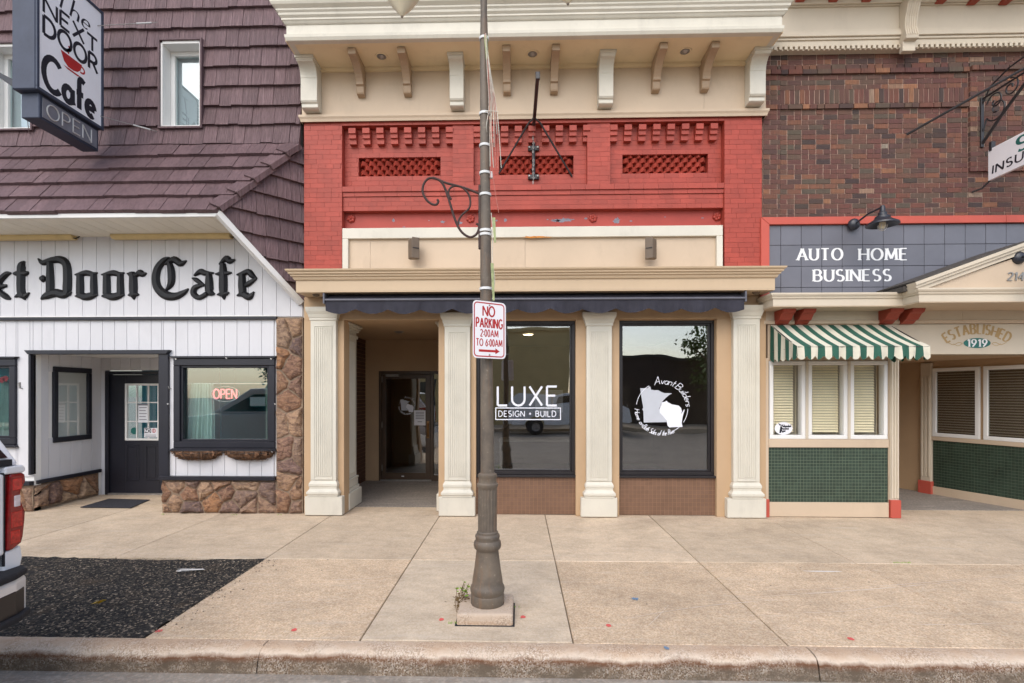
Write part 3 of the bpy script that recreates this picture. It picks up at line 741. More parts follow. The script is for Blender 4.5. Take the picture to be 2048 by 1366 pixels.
# ---- storefront cornice
YC = -.28
xc0, xc1 = X(592, YC), X(1550, YC)
m = M().corn([(-.3,3.12),(.0,3.12),(.0,3.265),(.02,3.27),(.03,3.29),(.03,3.3),(.055,3.315),(.055,3.33),(.08,3.345),(.08,3.36),(.105,3.38),(.11,3.40),(.09,3.405),(-.4,3.42)], xc0, xc1, YC, .3)
m.build('shop_cornice', MT['tan_dark'], shop)
M().box(xc0, xc1, YC+.002, .3, 3.105, 3.125).build('cornice_soffit', MT['tan_dark'], shop)
for px in (632, 1512):
    x = X(px, -.12); M().lathe([(.0,-.03),(.035,-.026),(.05,-.004),(.052,0)], (x,-.12,3.105), 16).build('soffit_fitting', MT['flood'], shop, smooth=True)
# ---- ground floor walls
ex0, ex1 = X(688, YW), X(877, YW)
w1 = (X(953, .2), X(1150, .2)); w2 = (X(1236, .2), X(1428, .2))
zw0, zw1 = Z(949, .2), Z(642, .2)
gx0, gx1 = X(608, YW), X(1532, YW)
m = M().box(gx0, gx1, YW, .34, 2.78, 3.11).box(gx0, ex0, YW, .34, 0, 2.78).box(ex1, w1[0], YW, .34, 0, 2.78)
m.box(w1[1], w2[0], YW, .34, 0, 2.78).box(w2[1], gx1, YW, .34, 0, 2.78)
m.box(w1[0], w1[1], .16, .34, zw1, 2.78).box(w2[0], w2[1], .16, .34, zw1, 2.78)
m.build('ground_floor_wall', MT['tan_wall'], shop, bev=.004)
def mosaic(x0, x1, yf, z0, z1, pitch, tm, gm, parent, ax=None):
    bk = M().box(x0, x1, yf+.0018, .34, z0, z1).build('bulkhead', gm, parent)
    nx = round((x1-x0)/pitch); nz = round((z1-z0)/pitch); m = M(); px_, pz = (x1-x0)/nx, (z1-z0)/nz
    for i in range(nx):
        for k in range(nz):
            d = rnd.uniform(0, .0012)
            m.box(x0+i*px_+.0022, x0+(i+1)*px_-.0022, yf-d, yf+.02, z0+k*pz+.0022, z0+(k+1)*pz-.0022)
    o = bpy.data.objects.new('mosaic_tile', m.mesh('mosaic_tile', tm, norm=False)); col.objects.link(o); o.parent = bk; o['kind'] = 'stuff'
def shop_window(w_, nm='shop_window'):
    x0, x1 = w_; t_ = .045
    m = M().box(x0, x1, .19, .29, zw1-t_, zw1).box(x0, x1, .19, .29, zw0, zw0+t_).box(x0, x0+t_, .19, .29, zw0+t_, zw1-t_).box(x1-t_, x1, .19, .29, zw0+t_, zw1-t_)
    t2 = .07
    m.box(x0+t_, x1-t_, .22, .285, zw1-t2, zw1-t_).box(x0+t_, x1-t_, .22, .285, zw0+t_, zw0+t2).box(x0+t_, x0+t2, .22, .285, zw0+t2, zw1-t2).box(x1-t2, x1-t_, .22, .285, zw0+t2, zw1-t2)
    f = m.build(nm, MT['frame'], shop, bev=.004)
    M().box(x0+t2-.003, x1-t2+.003, .255, .261, zw0+t2-.003, zw1-t2+.003).build('pane', MT['glass'], f)
    M().box(x0-.04, x1+.04, .12, .3, zw0-.03, zw0-.001).build('sill', MT['frame'], f, bev=.004)
    mosaic(x0-.02, x1+.02, .165, .006, zw0-.031, .056, MT['tile_b'], MT['grout_b'], shop)
    return f
W1 = shop_window(w1); W2 = shop_window(w2)
# ---- pilasters
def pilaster(x0, x1, bx0, bx1, yb, parent=shop, zcap=2.9, dx=(0,)):
    """front pilaster: plinth, base mouldings, shaft with fluted panel, cap"""
    yf = .025
    p = M().box(x0, x1, yf, YW+.02, .5, zcap-.1).build('pilaster', MT['cream'], parent, bev=.005)
    M().box(bx0, bx1, yb, YW+.02, .008, .275).build('plinth', MT['cream'], p, bev=.008)
    m = M().corn([(0,.275),(.03,.275),(.03,.3),(.045,.31),(.045,.34),(.03,.355),(.012,.38),(.012,.41),(.02,.42),(.02,.45),(0,.49),(-.01,.5)], x0, x1, yf, YW)
    m.build('base_moulding', MT['cream'], p)
    pw = (x1-x0); a, b = x0+pw*.17, x1-pw*.17; za, zb = .56, zcap-.27
    m = M()
    for u0, u1, v0, v1 in ((a-.012, b+.012, zb, zb+.014), (a-.012, b+.012, za-.05, za-.036), (a-.012, a, za-.036, zb), (b, b+.012, za-.036, zb)): m.box(u0, u1, yf-.008, yf+.01, v0, v1)
    n = 8; pt = (b-a)/n
    for k in range(n): m.box(a+pt*(k+.2), a+pt*(k+.8), yf-.009, yf+.01, za, zb-.012)
    m.build('fluted_panel', MT['cream'], p, bev=.002)
    m = M().corn([(0,zcap-.19),(.0,zcap-.19),(.012,zcap-.18),(.012,zcap-.15),(.02,zcap-.14),(.03,zcap-.1),(.05,zcap-.06),(.055,zcap-.03),(.055,zcap),(-.1,zcap)], x0, x1, yf, YW)
    m.build('cap_moulding', MT['cream'], p)
PL = []
for a, b, c, d, zc in ((621,672,609,684,2.95),(889,940,877,950,2.86),(1173,1224,1162,1235,2.86),(1467,1520,1455,1533,2.95)):
    pilaster(X(a,.025), X(b,.025), X(c,0), X(d,0), 0.0, zcap=zc)
# pilaster turned into the entry on its left, and a sliver of its twin on the right
def side_pilaster(xf, sgn, y0, y1, zcap=2.78):
    o = lambda d: xf + sgn*d
    def bx(d0, d1, ya, yb_, za, zb): return M().box(min(o(d0), o(d1)), max(o(d0), o(d1)), ya, yb_, za, zb)
    p = bx(-.09, 0, y0, y1, .45, zcap-.1).build('entry_pilaster', MT['cream'], shop, bev=.005)
    bx(-.09, .06, y0-.05, y1+.08, .008, .26).build('plinth', MT['cream'], p, bev=.008)
    m = bx(-.09, .035, y0-.03, y1+.04, .26, .31); m2 = bx(-.09, .02, y0-.015, y1+.02, .31, .42); m.add(m2.v, m2.f); m3 = bx(-.09, .03, y0-.02, y1+.03, .42, .45); m.add(m3.v, m3.f); m.build('base_moulding', MT['cream'], p, bev=.008)
    m = bx(-.09, .02, y0-.02, y1+.02, zcap-.2, zcap-.15)
    for k, e in enumerate((.03,.05,.075)): q = bx(-.09, e, y0-e, y1+e, zcap-.1+k*.033, zcap-.1+(k+1)*.033); m.add(q.v, q.f)
    m.build('cap_moulding', MT['cream'], p, bev=.006)
    m = M(); a, b = y0+.08, y1-.08; pt = (b-a)/6
    for k in range(6): q = bx(-.01, .008, a+pt*(k+.2), a+pt*(k+.8), .52, zcap-.26); m.add(q.v, q.f)
    m.build('fluted_panel', MT['cream'], p, bev=.002)
side_pilaster(X(693, .36), 1, .36, .84); side_pilaster(X(878,.3)+.02, -1, .36, .8)
# ---- entry recess
yb = 3.0; lx = XL + .02; zc = 2.79; rx = X(877, YW)
m = M().box(lx-.12, lx, .9, yb, 0, zc+.1); ew = m.build('entry_side_wall', MT['grout_b'], shop)
BR2 = []
n = 38
m = M()
for r in range(n):
    y_ = .9 + (0 if r % 2 else -.1)
    while y_ < yb:
        a, b = max(.9, y_), min(yb, y_+.2); y_ += .2
        if b-a > .03: m.box(lx, lx+.012, a+.005, b-.005, r*zc/n+.005, (r+1)*zc/n-.005)
o = m.build('side_brick', mat('dark_brown_entry_brick', rgb(92,64,50), .7, .12, 3, rnd=.12), ew); o['kind'] = 'stuff'
M().box(lx-.12, gx0+.5, .34, .9, 0, zc+.1).build('entry_return', MT['tan_wall'], shop)
M().box(rx, rx+.12, .3, yb+2.5, 0, zc+.1).build('entry_right_wall', MT['tan_wall'], shop)
ce = M().box(lx-.1, rx+.1, .33, yb+.2, zc, zc+.08).build('entry_ceiling', MT['tan_wall'], shop)
x = X(798, 1.6); m = M().lathe([(.0,-.03),(.05,-.024),(.075,-.004),(.09,0)], (x,1.6,zc), 20); m.build('ceiling_light', MT['steel'], ce, smooth=True)
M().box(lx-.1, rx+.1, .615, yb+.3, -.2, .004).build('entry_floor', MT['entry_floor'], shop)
def XB_(px): return X(px, yb)
dx0, dx1, dz = XB_(758), XB_(867), Z(742, yb)
m = M().box(lx, dx0, yb, yb+.15, 0, zc).box(dx0, rx, yb, yb+.15, dz, zc); m.build('entry_back_wall', MT['tan_wall'], shop)
m = M().box(dx0, dx0+.055, yb-.02, yb+.1, 0, dz).box(dx1-.055, dx1, yb-.02, yb+.1, 0, dz).box(dx0+.055, dx1-.055, yb-.02, yb+.1, dz-.06, dz).box(dx1, rx, yb-.02, yb+.1, dz-.06, dz).box(dx1, rx, yb-.02, yb+.1, 0, .12)
ef = m.build('entry_door_frame', MT['bronze'], shop, bev=.004)
M().box(dx1, rx, yb+.03, yb+.036, .12, dz-.06).build('side_light', MT['glass'], ef)
a, b = dx0+.06, dx1-.06
m = M().box(a, a+.075, yb+.0, yb+.045, .03, dz-.065).box(b-.1, b, yb, yb+.045, .03, dz-.065).box(a+.075, b-.1, yb, yb+.045, .03, .16).box(a+.075, b-.1, yb, yb+.045, dz-.15, dz-.065)
dr = m.build('entry_door', MT['bronze'], shop, bev=.004)
M().box(a+.07, b-.095, yb+.02, yb+.026, .155, dz-.145).build('pane', MT['glass'], dr)
m = M().tube([(b-.05,yb,1.15),(b-.05,yb-.06,1.15),(b-.05,yb-.06,.88),(b-.05,yb,.88)], .014, 8).box(b-.075,b-.025,yb-.012,yb,.85,1.18); m.build('pull_handle', mat('brass_handle', rgb(150,112,70), .35, .1, 5, metal=.6), dr)
M().box(a+.08, a+.34, yb-.045, yb, dz-.11, dz-.06).build('door_closer', MT['steel'], dr, bev=.005)
for z in (.2, 1.05, 1.95): M().box(a-.012, a+.008, yb-.014, yb, z, z+.12).build('hinge', MT['steel'], dr)
M().box(a-.02, b+.02, yb-.06, yb+.05, .004, .03).build('threshold', MT['steel'], ef)
M().box(dx0+.45, dx0+.5, yb-.006, yb, .085, .1).build('door_label', MT['paper'], dr)
# paper notice and vinyl map emblem on the entry door
px0, px1 = XB_(828), XB_(851)
pp = M().box(px0, px1, yb+.014, yb+.0165, Z(851,yb), Z(821,yb)).build('door_notice', MT['paper'], dr)
m = M()
for k in range(7):
    if k == 5: continue
    z = Z(824.5+3.2*k, yb); i = .03 if k != 6 else .07
    m.box(px0+i, px1-i, yb+.0128, yb+.0135, z-.008, z+.004)
m.build('notice_lines', MT['grey_ink'], pp)
def emblem(fn, s, parent, mt):
    """two joined map outlines inside a ring; traced at crop pixels, centre (662,690), s metres per pixel"""
    U = lambda p: [((x-662)*s, -(y-690)*s) for x, y in p]
    mn = U([(328,372),(450,372),(470,345),(492,350),(500,395),(560,405),(610,402),(680,440),(720,452),(770,450),(838,456),(790,482),(735,530),(680,590),(662,610),(655,660),(630,700),(640,760),(700,830),(745,880),(750,918),(384,926),(378,740),(358,712),(376,690),(340,470)])
    wi = U([(668,602),(720,590),(752,572),(768,600),(800,612),(830,632),(940,652),(980,690),(995,745),(972,792),(1000,760),(1030,712),(1038,720),(1005,830),(990,930),(1005,996),(790,1002),(765,975),(748,890),(690,820),(640,770),(634,710),(662,650)])
    m = M(); m.add([fn(u, v, .0005) for u, v in mn], [tuple(range(len(mn)))]); mw_ = M(); mw_.add([fn(u, v, .0018) for u, v in wi], [tuple(range(len(wi)))]); m.v, m.f, m.mi = [], [], []
    mn_ = M().add([fn(u, v, .0005) for u, v in mn], [tuple(range(len(mn)))]); mn_.build('map_emblem', MT['vinyl_g'], parent); mw_.build('map_emblem', mt, parent)
    hw = lambda t: 4.4*s
    for a0, a1 in ((120, 172), (-2, -34), (-48, -62)):
        pts = [((412*math.cos(R(a0+(a1-a0)*k/12))+14)*s, 412*math.sin(R(a0+(a1-a0)*k/12))*s) for k in range(13)]
        strip(m, pts, fn, hw, 0, .001)
    # script along the rim
    def rim(txt, a0, a1, rad, cap, inward=False):
        lay, tot = layout(txt, .1); kk = 0
        for ch, stt in lay:
            for q in stt:
                out = []
                for x, y in q:
                    f = x / tot; hh = y*cap + (x - (q[0][0])) * 0
                    an = R(a0 + (a1-a0)*f + y*(4 if not inward else -3)*-1); rr = rad + (hh if not inward else -(cap*.4) + hh)
                    if inward: an = R(a0 + (a1-a0)*f + y*3); rr = rad - hh
                    out.append(((rr*math.cos(an)+14)*s, rr*math.sin(an)*s))
                strip(m, out, fn, hw, 0, .0008 + .0002*(kk % 4)); kk += 1
    rim('Avant', 108, 62, 385, 125); rim('Builders', 58, 4, 385, 110)
    rim('Home on', 182, 222, 440, 75, True); rim('Both Sides of the River', 224, 298, 445, 80, True)
    return m.build('emblem_script', mt, parent)
emblem(lambda u, v, o: (X(813, yb)+u, yb+.0145-o, Z(812, yb)+v), 28.0/700*.0098, dr, MT['vinyl'])
gy = .2535
emblem(lambda u, v, o: (X(1240+662/8.037, .25)+u, gy-o, Z(730+690/8.037, .25, 1322)+v), .00716/8.037, W2, MT['vinyl'])
# LUXE / DESIGN + BUILD on the first window
m = M(); xc = X(1054.5, .25)
fnw = lambda zz: (lambda u, v, o: (xc+u, gy-o-.0004, zz+v))
lettering(m, 'LUXE', fnw(Z(811, .25)), Z(773,.25)-Z(811,.25), X(1115,.25)-X(994,.25)-.02, gap=.26, thick=.11)
bz0, bz1, bx0, bx1 = Z(840,.25), Z(815,.25), X(990.5,.25), X(1122,.25)
for u0, u1, v0, v1 in ((bx0,bx1,bz0,bz0+.014),(bx0,bx1,bz1-.014,bz1),(bx0,bx0+.014,bz0+.014,bz1-.014),(bx1-.014,bx1,bz0+.014,bz1-.014)):
    m.quad((u0,gy,v0),(u1,gy,v0),(u1,gy,v1),(u0,gy,v1))
lettering(m, 'DESIGN + BUILD', fnw(bz0+.05), bz1-bz0-.1, (bx1-bx0)*.87, gap=.32, thick=.14)
m.build('window_lettering', MT['vinyl'], W1)
# ---- room behind the glass
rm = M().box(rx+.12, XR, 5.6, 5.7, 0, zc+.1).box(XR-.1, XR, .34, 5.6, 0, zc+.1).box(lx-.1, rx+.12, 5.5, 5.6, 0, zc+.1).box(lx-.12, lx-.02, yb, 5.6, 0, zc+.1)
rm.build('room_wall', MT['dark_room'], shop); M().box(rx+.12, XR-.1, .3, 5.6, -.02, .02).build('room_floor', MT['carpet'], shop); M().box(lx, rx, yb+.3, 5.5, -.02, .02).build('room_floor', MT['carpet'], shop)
M().box(lx-.1, XR, .335, 5.7, zc+.1, zc+.2).build('room_ceiling', MT['room_l'], shop)
for x, y in ((.2,1.6),(.2,3.0),(1.9,1.6),(1.9,3.0)):
    M().lathe([(0,-.01),(.085,-.008),(.1,0)], (x,y,zc+.1), 18).build('downlight', MT['bulb'], shop)
m = M().box(.35,.9,3.2,3.26,1.35,1.8); m.build('wall_picture', MT['paper'], shop)
m = M().box(-.4,1.4,3.6,4.3,.72,.77)
for x, y in ((-.36,3.64),(1.36,3.64),(-.36,4.26),(1.36,4.26)): m.box(x-.025,x+.025,y-.025,y+.025,.02,.72)
m.build('room_table', MT['room_l'], shop)
# ---- folded black awning
ya = -.22; a0, a1 = X(649, ya), X(1490, ya)
aw = thing('folded_awning', 'black retracted awning with scalloped valance above the shop windows', 'awning', ((a0+a1)/2, ya, 2.85))
zt_, zm, zv = Z(585, ya), Z(599, ya), Z(620, ya)
M().pyz([(YW-.005,zt_+.015),(-.1,zt_+.01),(ya-.01,zm+.02),(ya-.01,zm+.004),(YW-.005,zm-.06)], a0+.02, a1-.02).build('folded_cloth', MT['awn_k'], aw, bev=.012)
M().tube([(a0,ya-.03,zm),(a1,ya-.03,zm)], .017, 10).build('front_bar', MT['awn_bar'], aw, smooth=True)
m = M(); nx = 260; nz = 5
for i in range(nx+1):
    x = a0 + .02 + (a1-a0-.04)*i/nx; s_ = abs(math.sin((x-a0)*math.pi/.44)); zb2 = zv + .02 - .06*s_
    for k in range(nz+1):
        f = k/nz; m.v.append((x, ya-.028 + f*(.010*math.sin(x*23)+.012*math.sin(x*9.1+1)+.006*math.sin(x*61)), zm-.01+(zb2-zm)*f + .004*math.sin(x*5)))
for i in range(nx):
    for k in range(nz): m.f.append((i*(nz+1)+k, (i+1)*(nz+1)+k, (i+1)*(nz+1)+k+1, i*(nz+1)+k+1)); m.mi.append(0)
m.build('valance', MT['awn_k'], aw, smooth=True)
for x in (a0+.005, a1-.005):
    M().box(x-.012, x+.012, ya-.05, YW, zm-.05, zt_).build('end_bracket', MT['awn_bar'], aw, bev=.004)
# ---- two wall floodlights
for px, py, lab, s_ in ((828,500,'brown box floodlight left of the lamp post, on the tan board', 1), (1301,500,'brown box floodlight right of the lamp post, on the tan board', -1)):
    x, z = X(px, .0), Z(py, .0, px); t_ = thing('wall_floodlight', lab, 'light', (x, YW, z), 'floodlights on the tan board')
    M().box(x-.035, x+.035, -.02, YW+.012, z-.05, z+.05).build('mount_box', MT['flood'], t_, bev=.006)
    q = [(x-.075*s_, -.045), (x-.005*s_, -.12), (x+.085*s_, -.075), (x+.075*s_, .0), (x-.06*s_, .015)]
    M().pxy(q, z-.135, z+.135).build('lamp_body', MT['flood'], t_, bev=.006)
    M().prism([(x-.0*s_, -.126, z-.14), (x+.092*s_, -.078, z-.14), (x+.092*s_, -.078, z+.15), (x-.0*s_, -.126, z+.15)], (-.004*s_, .012, 0)).build('lamp_door', MT['flood'], t_, bev=.003)
    M().prism([(x+.01*s_, -.129, z-.003), (x+.088*s_, -.088, z-.003), (x+.088*s_, -.088, z+.006), (x+.01*s_, -.129, z+.006)], (-.001*s_, .003, 0)).build('door_seam', MT['rubber'], t_)
# ---- empty iron sign bracket with chain
xk = X(1067, YR); t_ = thing('sign_bracket', 'empty black iron sign bracket with hanging chain on the red brick', 'bracket', (xk, YR, 4.9))
za, zb = Z(262, YR), Z(356, YR)
M().tube([(xk,YR-.03,zb),(xk,YR-.03,za+.02),(xk+.005,-.25,za+.03),(xk+.012,-.85,za+.045),(xk+.015,-1.0,za+.055)], .024, 8).build('arm', MT['iron'], t_, smooth=True)
M().box(xk-.012, xk+.042, -1.03, -.99, za+.01, za+.1).build('arm_tip', MT['iron'], t_, bev=.006)
for zz in (Z(299, YR), zb):
    o = M().box(xk-.08, xk+.08, YR-.045, YR+.0, zz-.035, zz+.035).build('wall_clamp', MT['iron'], t_, bev=.008)
    for sx in (-.06, .06): M().lathe([(0,-.03),(.014,-.026),(.016,0)], (xk+sx, YR-.045, zz), 8, 'y').build('bolt', MT['steel'], o)
for px, py in ((998,347),(1144,355)): M().tube([(xk,-.12,za+.02),(xk+(X(px,YR)-xk)*.15,-.08,za-.03),(X(px,YR),YR-.01,Z(py,YR))], .013, 6).build('stay', MT['iron'], t_, smooth=True)
m = M(); z = za + .0
for k in range(26):
    a = (0 if k % 2 else math.pi/2); c_ = (xk - .006 + .004*math.sin(k), YR-.09, z - k*.031 + (0 if k < 12 else -.06))
    m.tube([(c_[0]+.009*math.cos(q)*math.cos(a), c_[1]+.009*math.cos(q)*math.sin(a), c_[2]+.02*math.sin(q)) for q in [6.283*j/8 for j in range(8)]], .0035, 5, closed=True)
m.build('chain', MT['steel'], t_, smooth=True)
# ================================================================ the cafe on the left
YQ = .17
CR = X(607, .16)              # party wall
CLX = -9.6                    # left end, out of frame
cafe = thing('cafe_building', 'white sided cafe with mauve shingled mansard roof and brown stone base', 'building', ((CLX+CR)/2, .3, 0))
zsof = Z(473, .16, 300); ztrim = Z(636, .16, 300)
# ---- mansard geometry
YE, ZE = -.65, Z(424, -.65, 300)
YKk, ZKk = .05, Z(290, .05, 300)
Cc = Vector((X(440, YE), YE, ZE)); Bb = Vector((CR+.005, .14, Z(603, .14, 605))); Tt = Vector((CR+.005, .06, ZKk-.02))
win_up = [(X(325, .06), X(400, .06), Z(252, .06, 360), Z(86, .06, 360)), (X(-16, .06), X(62, .06), Z(252, .06, 360), Z(86, .06, 360))]
ZTOP = 7.95
m = M(); a = CLX
for wx0, wx1, wz0, wz1 in sorted(win_up):
    m.box(a, wx0, .12, .5, ZKk-.1, ZTOP); m.box(wx0, wx1, .12, .5, ZKk-.1, wz0); m.box(wx0, wx1, .12, .5, wz1, ZTOP); a = wx1
m.box(a, CR, .12, .5, ZKk-.1, ZTOP); m.box(CLX, CR, .5, 8, 4.0, ZTOP)
mw = m.build('mansard_wall', MT['slate'], cafe)
mr = M().prism([(CLX,YE+.02,ZE-.01),(CLX,YKk+.05,ZKk),(CLX,.2,ZKk),(CLX,.2,ZE-.01)], (Cc.x-CLX,0,0))
mr.add([(Cc.x,YE+.02,ZE-.01),(Cc.x,YKk+.05,ZKk),(Cc.x,.2,ZKk),(Cc.x,.2,ZE-.01),(Tt.x,Tt.y+.06,Tt.z)], [(0,1,4),(1,2,4),(2,3,4),(3,0,4)])
mr = mr.build('mansard_roof', MT['slate'], cafe)
def shingles(parent, fn, u0, u1, v0, rows, ex, regions, holes=(), keep=(.12, .24), lap=.03):
    """courses of shakes on a plane; fn(u, v, out); each shake is its own wedge with a thick butt"""
    for r in range(rows):
        va, vb = v0 + r*ex, v0 + (r+1)*ex + lap; u = u0 - rnd.uniform(0, .15); drop = 0
        while u < u1:
            wd = rnd.uniform(*keep); drop = (drop if rnd.random() < .45 else rnd.choice((0, 0, .008, .014))); lift = rnd.uniform(0, .008)
            quads = [[(u+.0025, va-drop), (u+wd-.0025, va-drop), (u+wd-.0025, vb), (u+.0025, vb)]]
            for hx0, hx1, hz0, hz1 in holes:
                nq = []
                for q in quads:
                    if len(q) < 3: continue
                    if min(a_ for a_, _ in q) >= hx1 or max(a_ for a_, _ in q) <= hx0 or va-drop >= hz1 or vb <= hz0: nq.append(q); continue
                    nq += [clip(q, 1, 0, hx0), clip(q, -1, 0, -hx1)]
                    mid = clip(clip(q, 1, 0, hx1), -1, 0, -hx0)
                    nq += [clip(mid, 0, 1, hz0), clip(mid, 0, -1, -hz1)]
                quads = nq
            for q in quads:
                for h in regions: q = clip(q, *h) if len(q) > 2 else []
                if len(q) < 3 or area(q) < .0012: continue
                mm = M(); n = len(q)
                hgt = lambda v: .006 + lift + (.050) * max(0, min(1, (vb - v) / (vb - va)))
                mm.add([fn(a_, b_, 0) for a_, b_ in q] + [fn(a_, b_, hgt(b_)) for a_, b_ in q],
                       [tuple(range(n, 2*n))] + [(i, (i+1) % n, n+(i+1) % n, n+i) for i in range(n)])
                SH.append((parent, mm))
            u += wd
SH = []
# upper, nearly upright face
shingles(mw, lambda u, v, o: (u, .115 - .045*max(0,(ZKk+.6-v))/.6 - o, v), -8.6, CR-.005, ZKk+.0, 10, .282, [(1,0,CR-.006)],
         [(w_[0]-.03, w_[1]+.03, w_[2]-.03, w_[3]+.03) for w_ in win_up])
# lower slope
sl = Vector((0, YKk-YE, ZKk-ZE)); SL = sl.length; sl.normalize(); nrm = Vector((0, -sl.z, sl.y))
hipk = (Tt.x - Cc.x) / SL
shingles(mr, lambda u, v, o: Vector((u, YE, ZE)) + sl*v + nrm*(o+.002), -8.2, CR, -.02, 5, SL/5, [(1, -hipk, Cc.x-.01)])
# wing that closes the end of the eave, set at 45 degrees
wd_ = Vector((Bb.x-Cc.x, Bb.y-Cc.y, 0)); WL = wd_.length; wd_.normalize(); wn = Vector((wd_.y, -wd_.x, 0))
wing = M().prism([Cc - wn*.06, Vector((Bb.x,Bb.y,Bb.z)) - wn*.06, Vector((Bb.x, Bb.y, Tt.z)) - wn*.06], wn*.055).build('mansard_wing', MT['slate'], cafe)
kb_, kt_ = (Bb.z-Cc.z)/WL, (Tt.z-Cc.z)/WL
shingles(wing, lambda u, v, o: Cc + wd_*u + Vector((0,0,v)) + wn*(o-.004), -.02, WL, Bb.z-Cc.z-.03, 8, .285, [(1,0,WL), (kb_,-1,0), (-kt_,1,0)], keep=(.1,.2))
# nearest 300 as single shakes, the rest joined
def sh_key(t): v = t[1].v[0]; return (v[0]**2 + (v[1]+CAM_D)**2 + (v[2]-CAM_H)**2)
SH.sort(key=sh_key); rest = {}
for k, (par, mm) in enumerate(SH):
    if k < 300: mm.build('shingle', MT['shingle'], par)
    else: q = rest.setdefault(par.name, (par, M()))[1]; q.add(mm.v, mm.f)
for par, q in rest.values(): o = q.build('shingle_field', MT['shingle'], par); o['kind'] = 'stuff'
# hip caps
hv = (Tt - Cc); HL = hv.length; hv.normalize()
pl = (Vector((-1,0,0)) - hv*Vector((-1,0,0)).dot(hv)); pl = (pl - nrm*pl.dot(nrm)).normalized(); pw_ = Vector((wd_.x,wd_.y,0)); pw_ = (Vector((0,0,-1)) - hv*Vector((0,0,-1)).dot(hv)); pw_ = (pw_ - wn*pw_.dot(wn)).normalized()
nseg = 5
for k in range(nseg):
    p0 = Cc + hv*(HL*k/nseg) + nrm*.052 + wn*.05; p1 = Cc + hv*min(HL-.03, HL*(k+1)/nseg+.05) + nrm*.018 + wn*.018
    up = (nrm+wn).normalized()*.014; a, b = .19, .06
    m = M().add([p0+pl*a, p0+up, p0+pw_*b, p1+pl*a, p1+up, p1+pw_*b, p0+pl*a-nrm*.03, p0-up, p0+pw_*b-wn*.03, p1+pl*a-nrm*.02, p1-up, p1+pw_*b-wn*.02],
            [(0,1,4,3),(1,2,5,4),(0,6,7,1),(1,7,8,2),(0,3,9,6),(2,8,11,5),(6,9,10,7),(7,10,11,8),(3,4,10,9),(4,5,11,10)])
    m.build('hip_cap', MT['shingle'], mr)
# ---- eave: fascia, soffit boards, wing trim
M().box(CLX, Cc.x, YE-.012, YE+.015, zsof+.002, ZE+.012).build('fascia', MT['white'], cafe, bev=.004)
sb = M().box(CLX, Cc.x-.02, YE+.03, .5, zsof+.017, zsof+.03).box(Cc.x-.02, CR-.02, .1, .5, zsof+.017, zsof+.03).build('soffit_backing', MT['slate'], cafe)
u = -8.2
while u < CR:
    q = [(u+.004, YE+.015), (u+.196, YE+.015), (u+.196, .18), (u+.004, .18)]; s_ = wd_.y/wd_.x
    q = clip(q, 1, -1/s_, Cc.x - YE/s_ - .03)
    if len(q) > 2: M().pxy(q, zsof, zsof+.015).build('soffit_board', MT['soff_w'], cafe)
    u += .2
edge = [Cc + Vector((0,0,-.0)) + wn*.03, Bb + wn*.03]
dn = Vector((kb_*wd_.x, kb_*wd_.y, -1)).normalized() ; ed = (edge[1]-edge[0]).normalized(); perp = wn.cross(ed).normalized(); perp = perp if perp.z < 0 else -perp
M().prism([edge[0]-wn*.09, edge[1]-wn*.09, edge[1]-wn*.09+perp*.075, edge[0]-wn*.09+perp*.075], wn*.1).build('wing_trim', MT['white'], cafe, bev=.004)
for a, b in ((-30, 148), (226, 462)):
    xa, xb = X(a,.08), X(b,.08)
    o = M().pyz([(.15,zsof-.001),(.02,zsof-.001),(.02,zsof-.03),(.05,zsof-.06),(.12,zsof-.06),(.15,zsof-.04)], xa, xb).build('strip_light', MT['yellowed'], cafe, bev=.004)
    M().tube([(xb-.02,.08,zsof-.03),(xb+.03,.07,zsof-.05),(xb+.05,.1,zsof-.02),(xb+.04,.13,zsof)], .008, 6).build('flex_lead', MT['rubber'], o)
# ---- siding
def planks(x0, x1, z0, z1, yf, pitch, holes=(), parent=cafe, nm='siding_plank', ph=0.0, mt=None):
    M().box(x0, x1, yf+.016, yf+.02, z0, z1)
    u = x0 - ph
    while u < x1:
        a, b = max(x0, u)+.002, min(x1, u+pitch)-.002; segs = [(z0, z1)]
        for hx0, hx1, hz0, hz1 in holes:
            if b > hx0+.003 and a < hx1-.003:
                if a < hx0 < b and hx0 - a > .01: segs2 = 1
                segs = [s for p, q in segs for s in ((p, min(q, hz0)), (max(p, hz1), q)) if s[1]-s[0] > .01]
        for p, q in segs:
            if b - a > .01: M().box(a, b, yf, yf+.022, p, q).build(nm, mt or MT['white_sid'], parent, bev=.0025)
        u += pitch
def split(x0, x1, z0, z1, yf, pitch, holes, **kw):
    """same siding, cut exactly round the openings"""
    xs_ = sorted({x0, x1, *[h[0] for h in holes], *[h[1] for h in holes]}); 
    xs_ = [v for v in xs_ if x0 <= v <= x1]
    for a, b in zip(xs_[:-1], xs_[1:]):
        planks(a, b, z0, z1, yf, pitch, [h for h in holes if h[0] < (a+b)/2 < h[1]], ph=(a-x0) % pitch, **kw)
back = M().box(CLX, CR, .178, .3, ztrim, zsof+.03)
planks(-8.6, CR-.01, ztrim+.012, zsof+.01, .155, .2045)
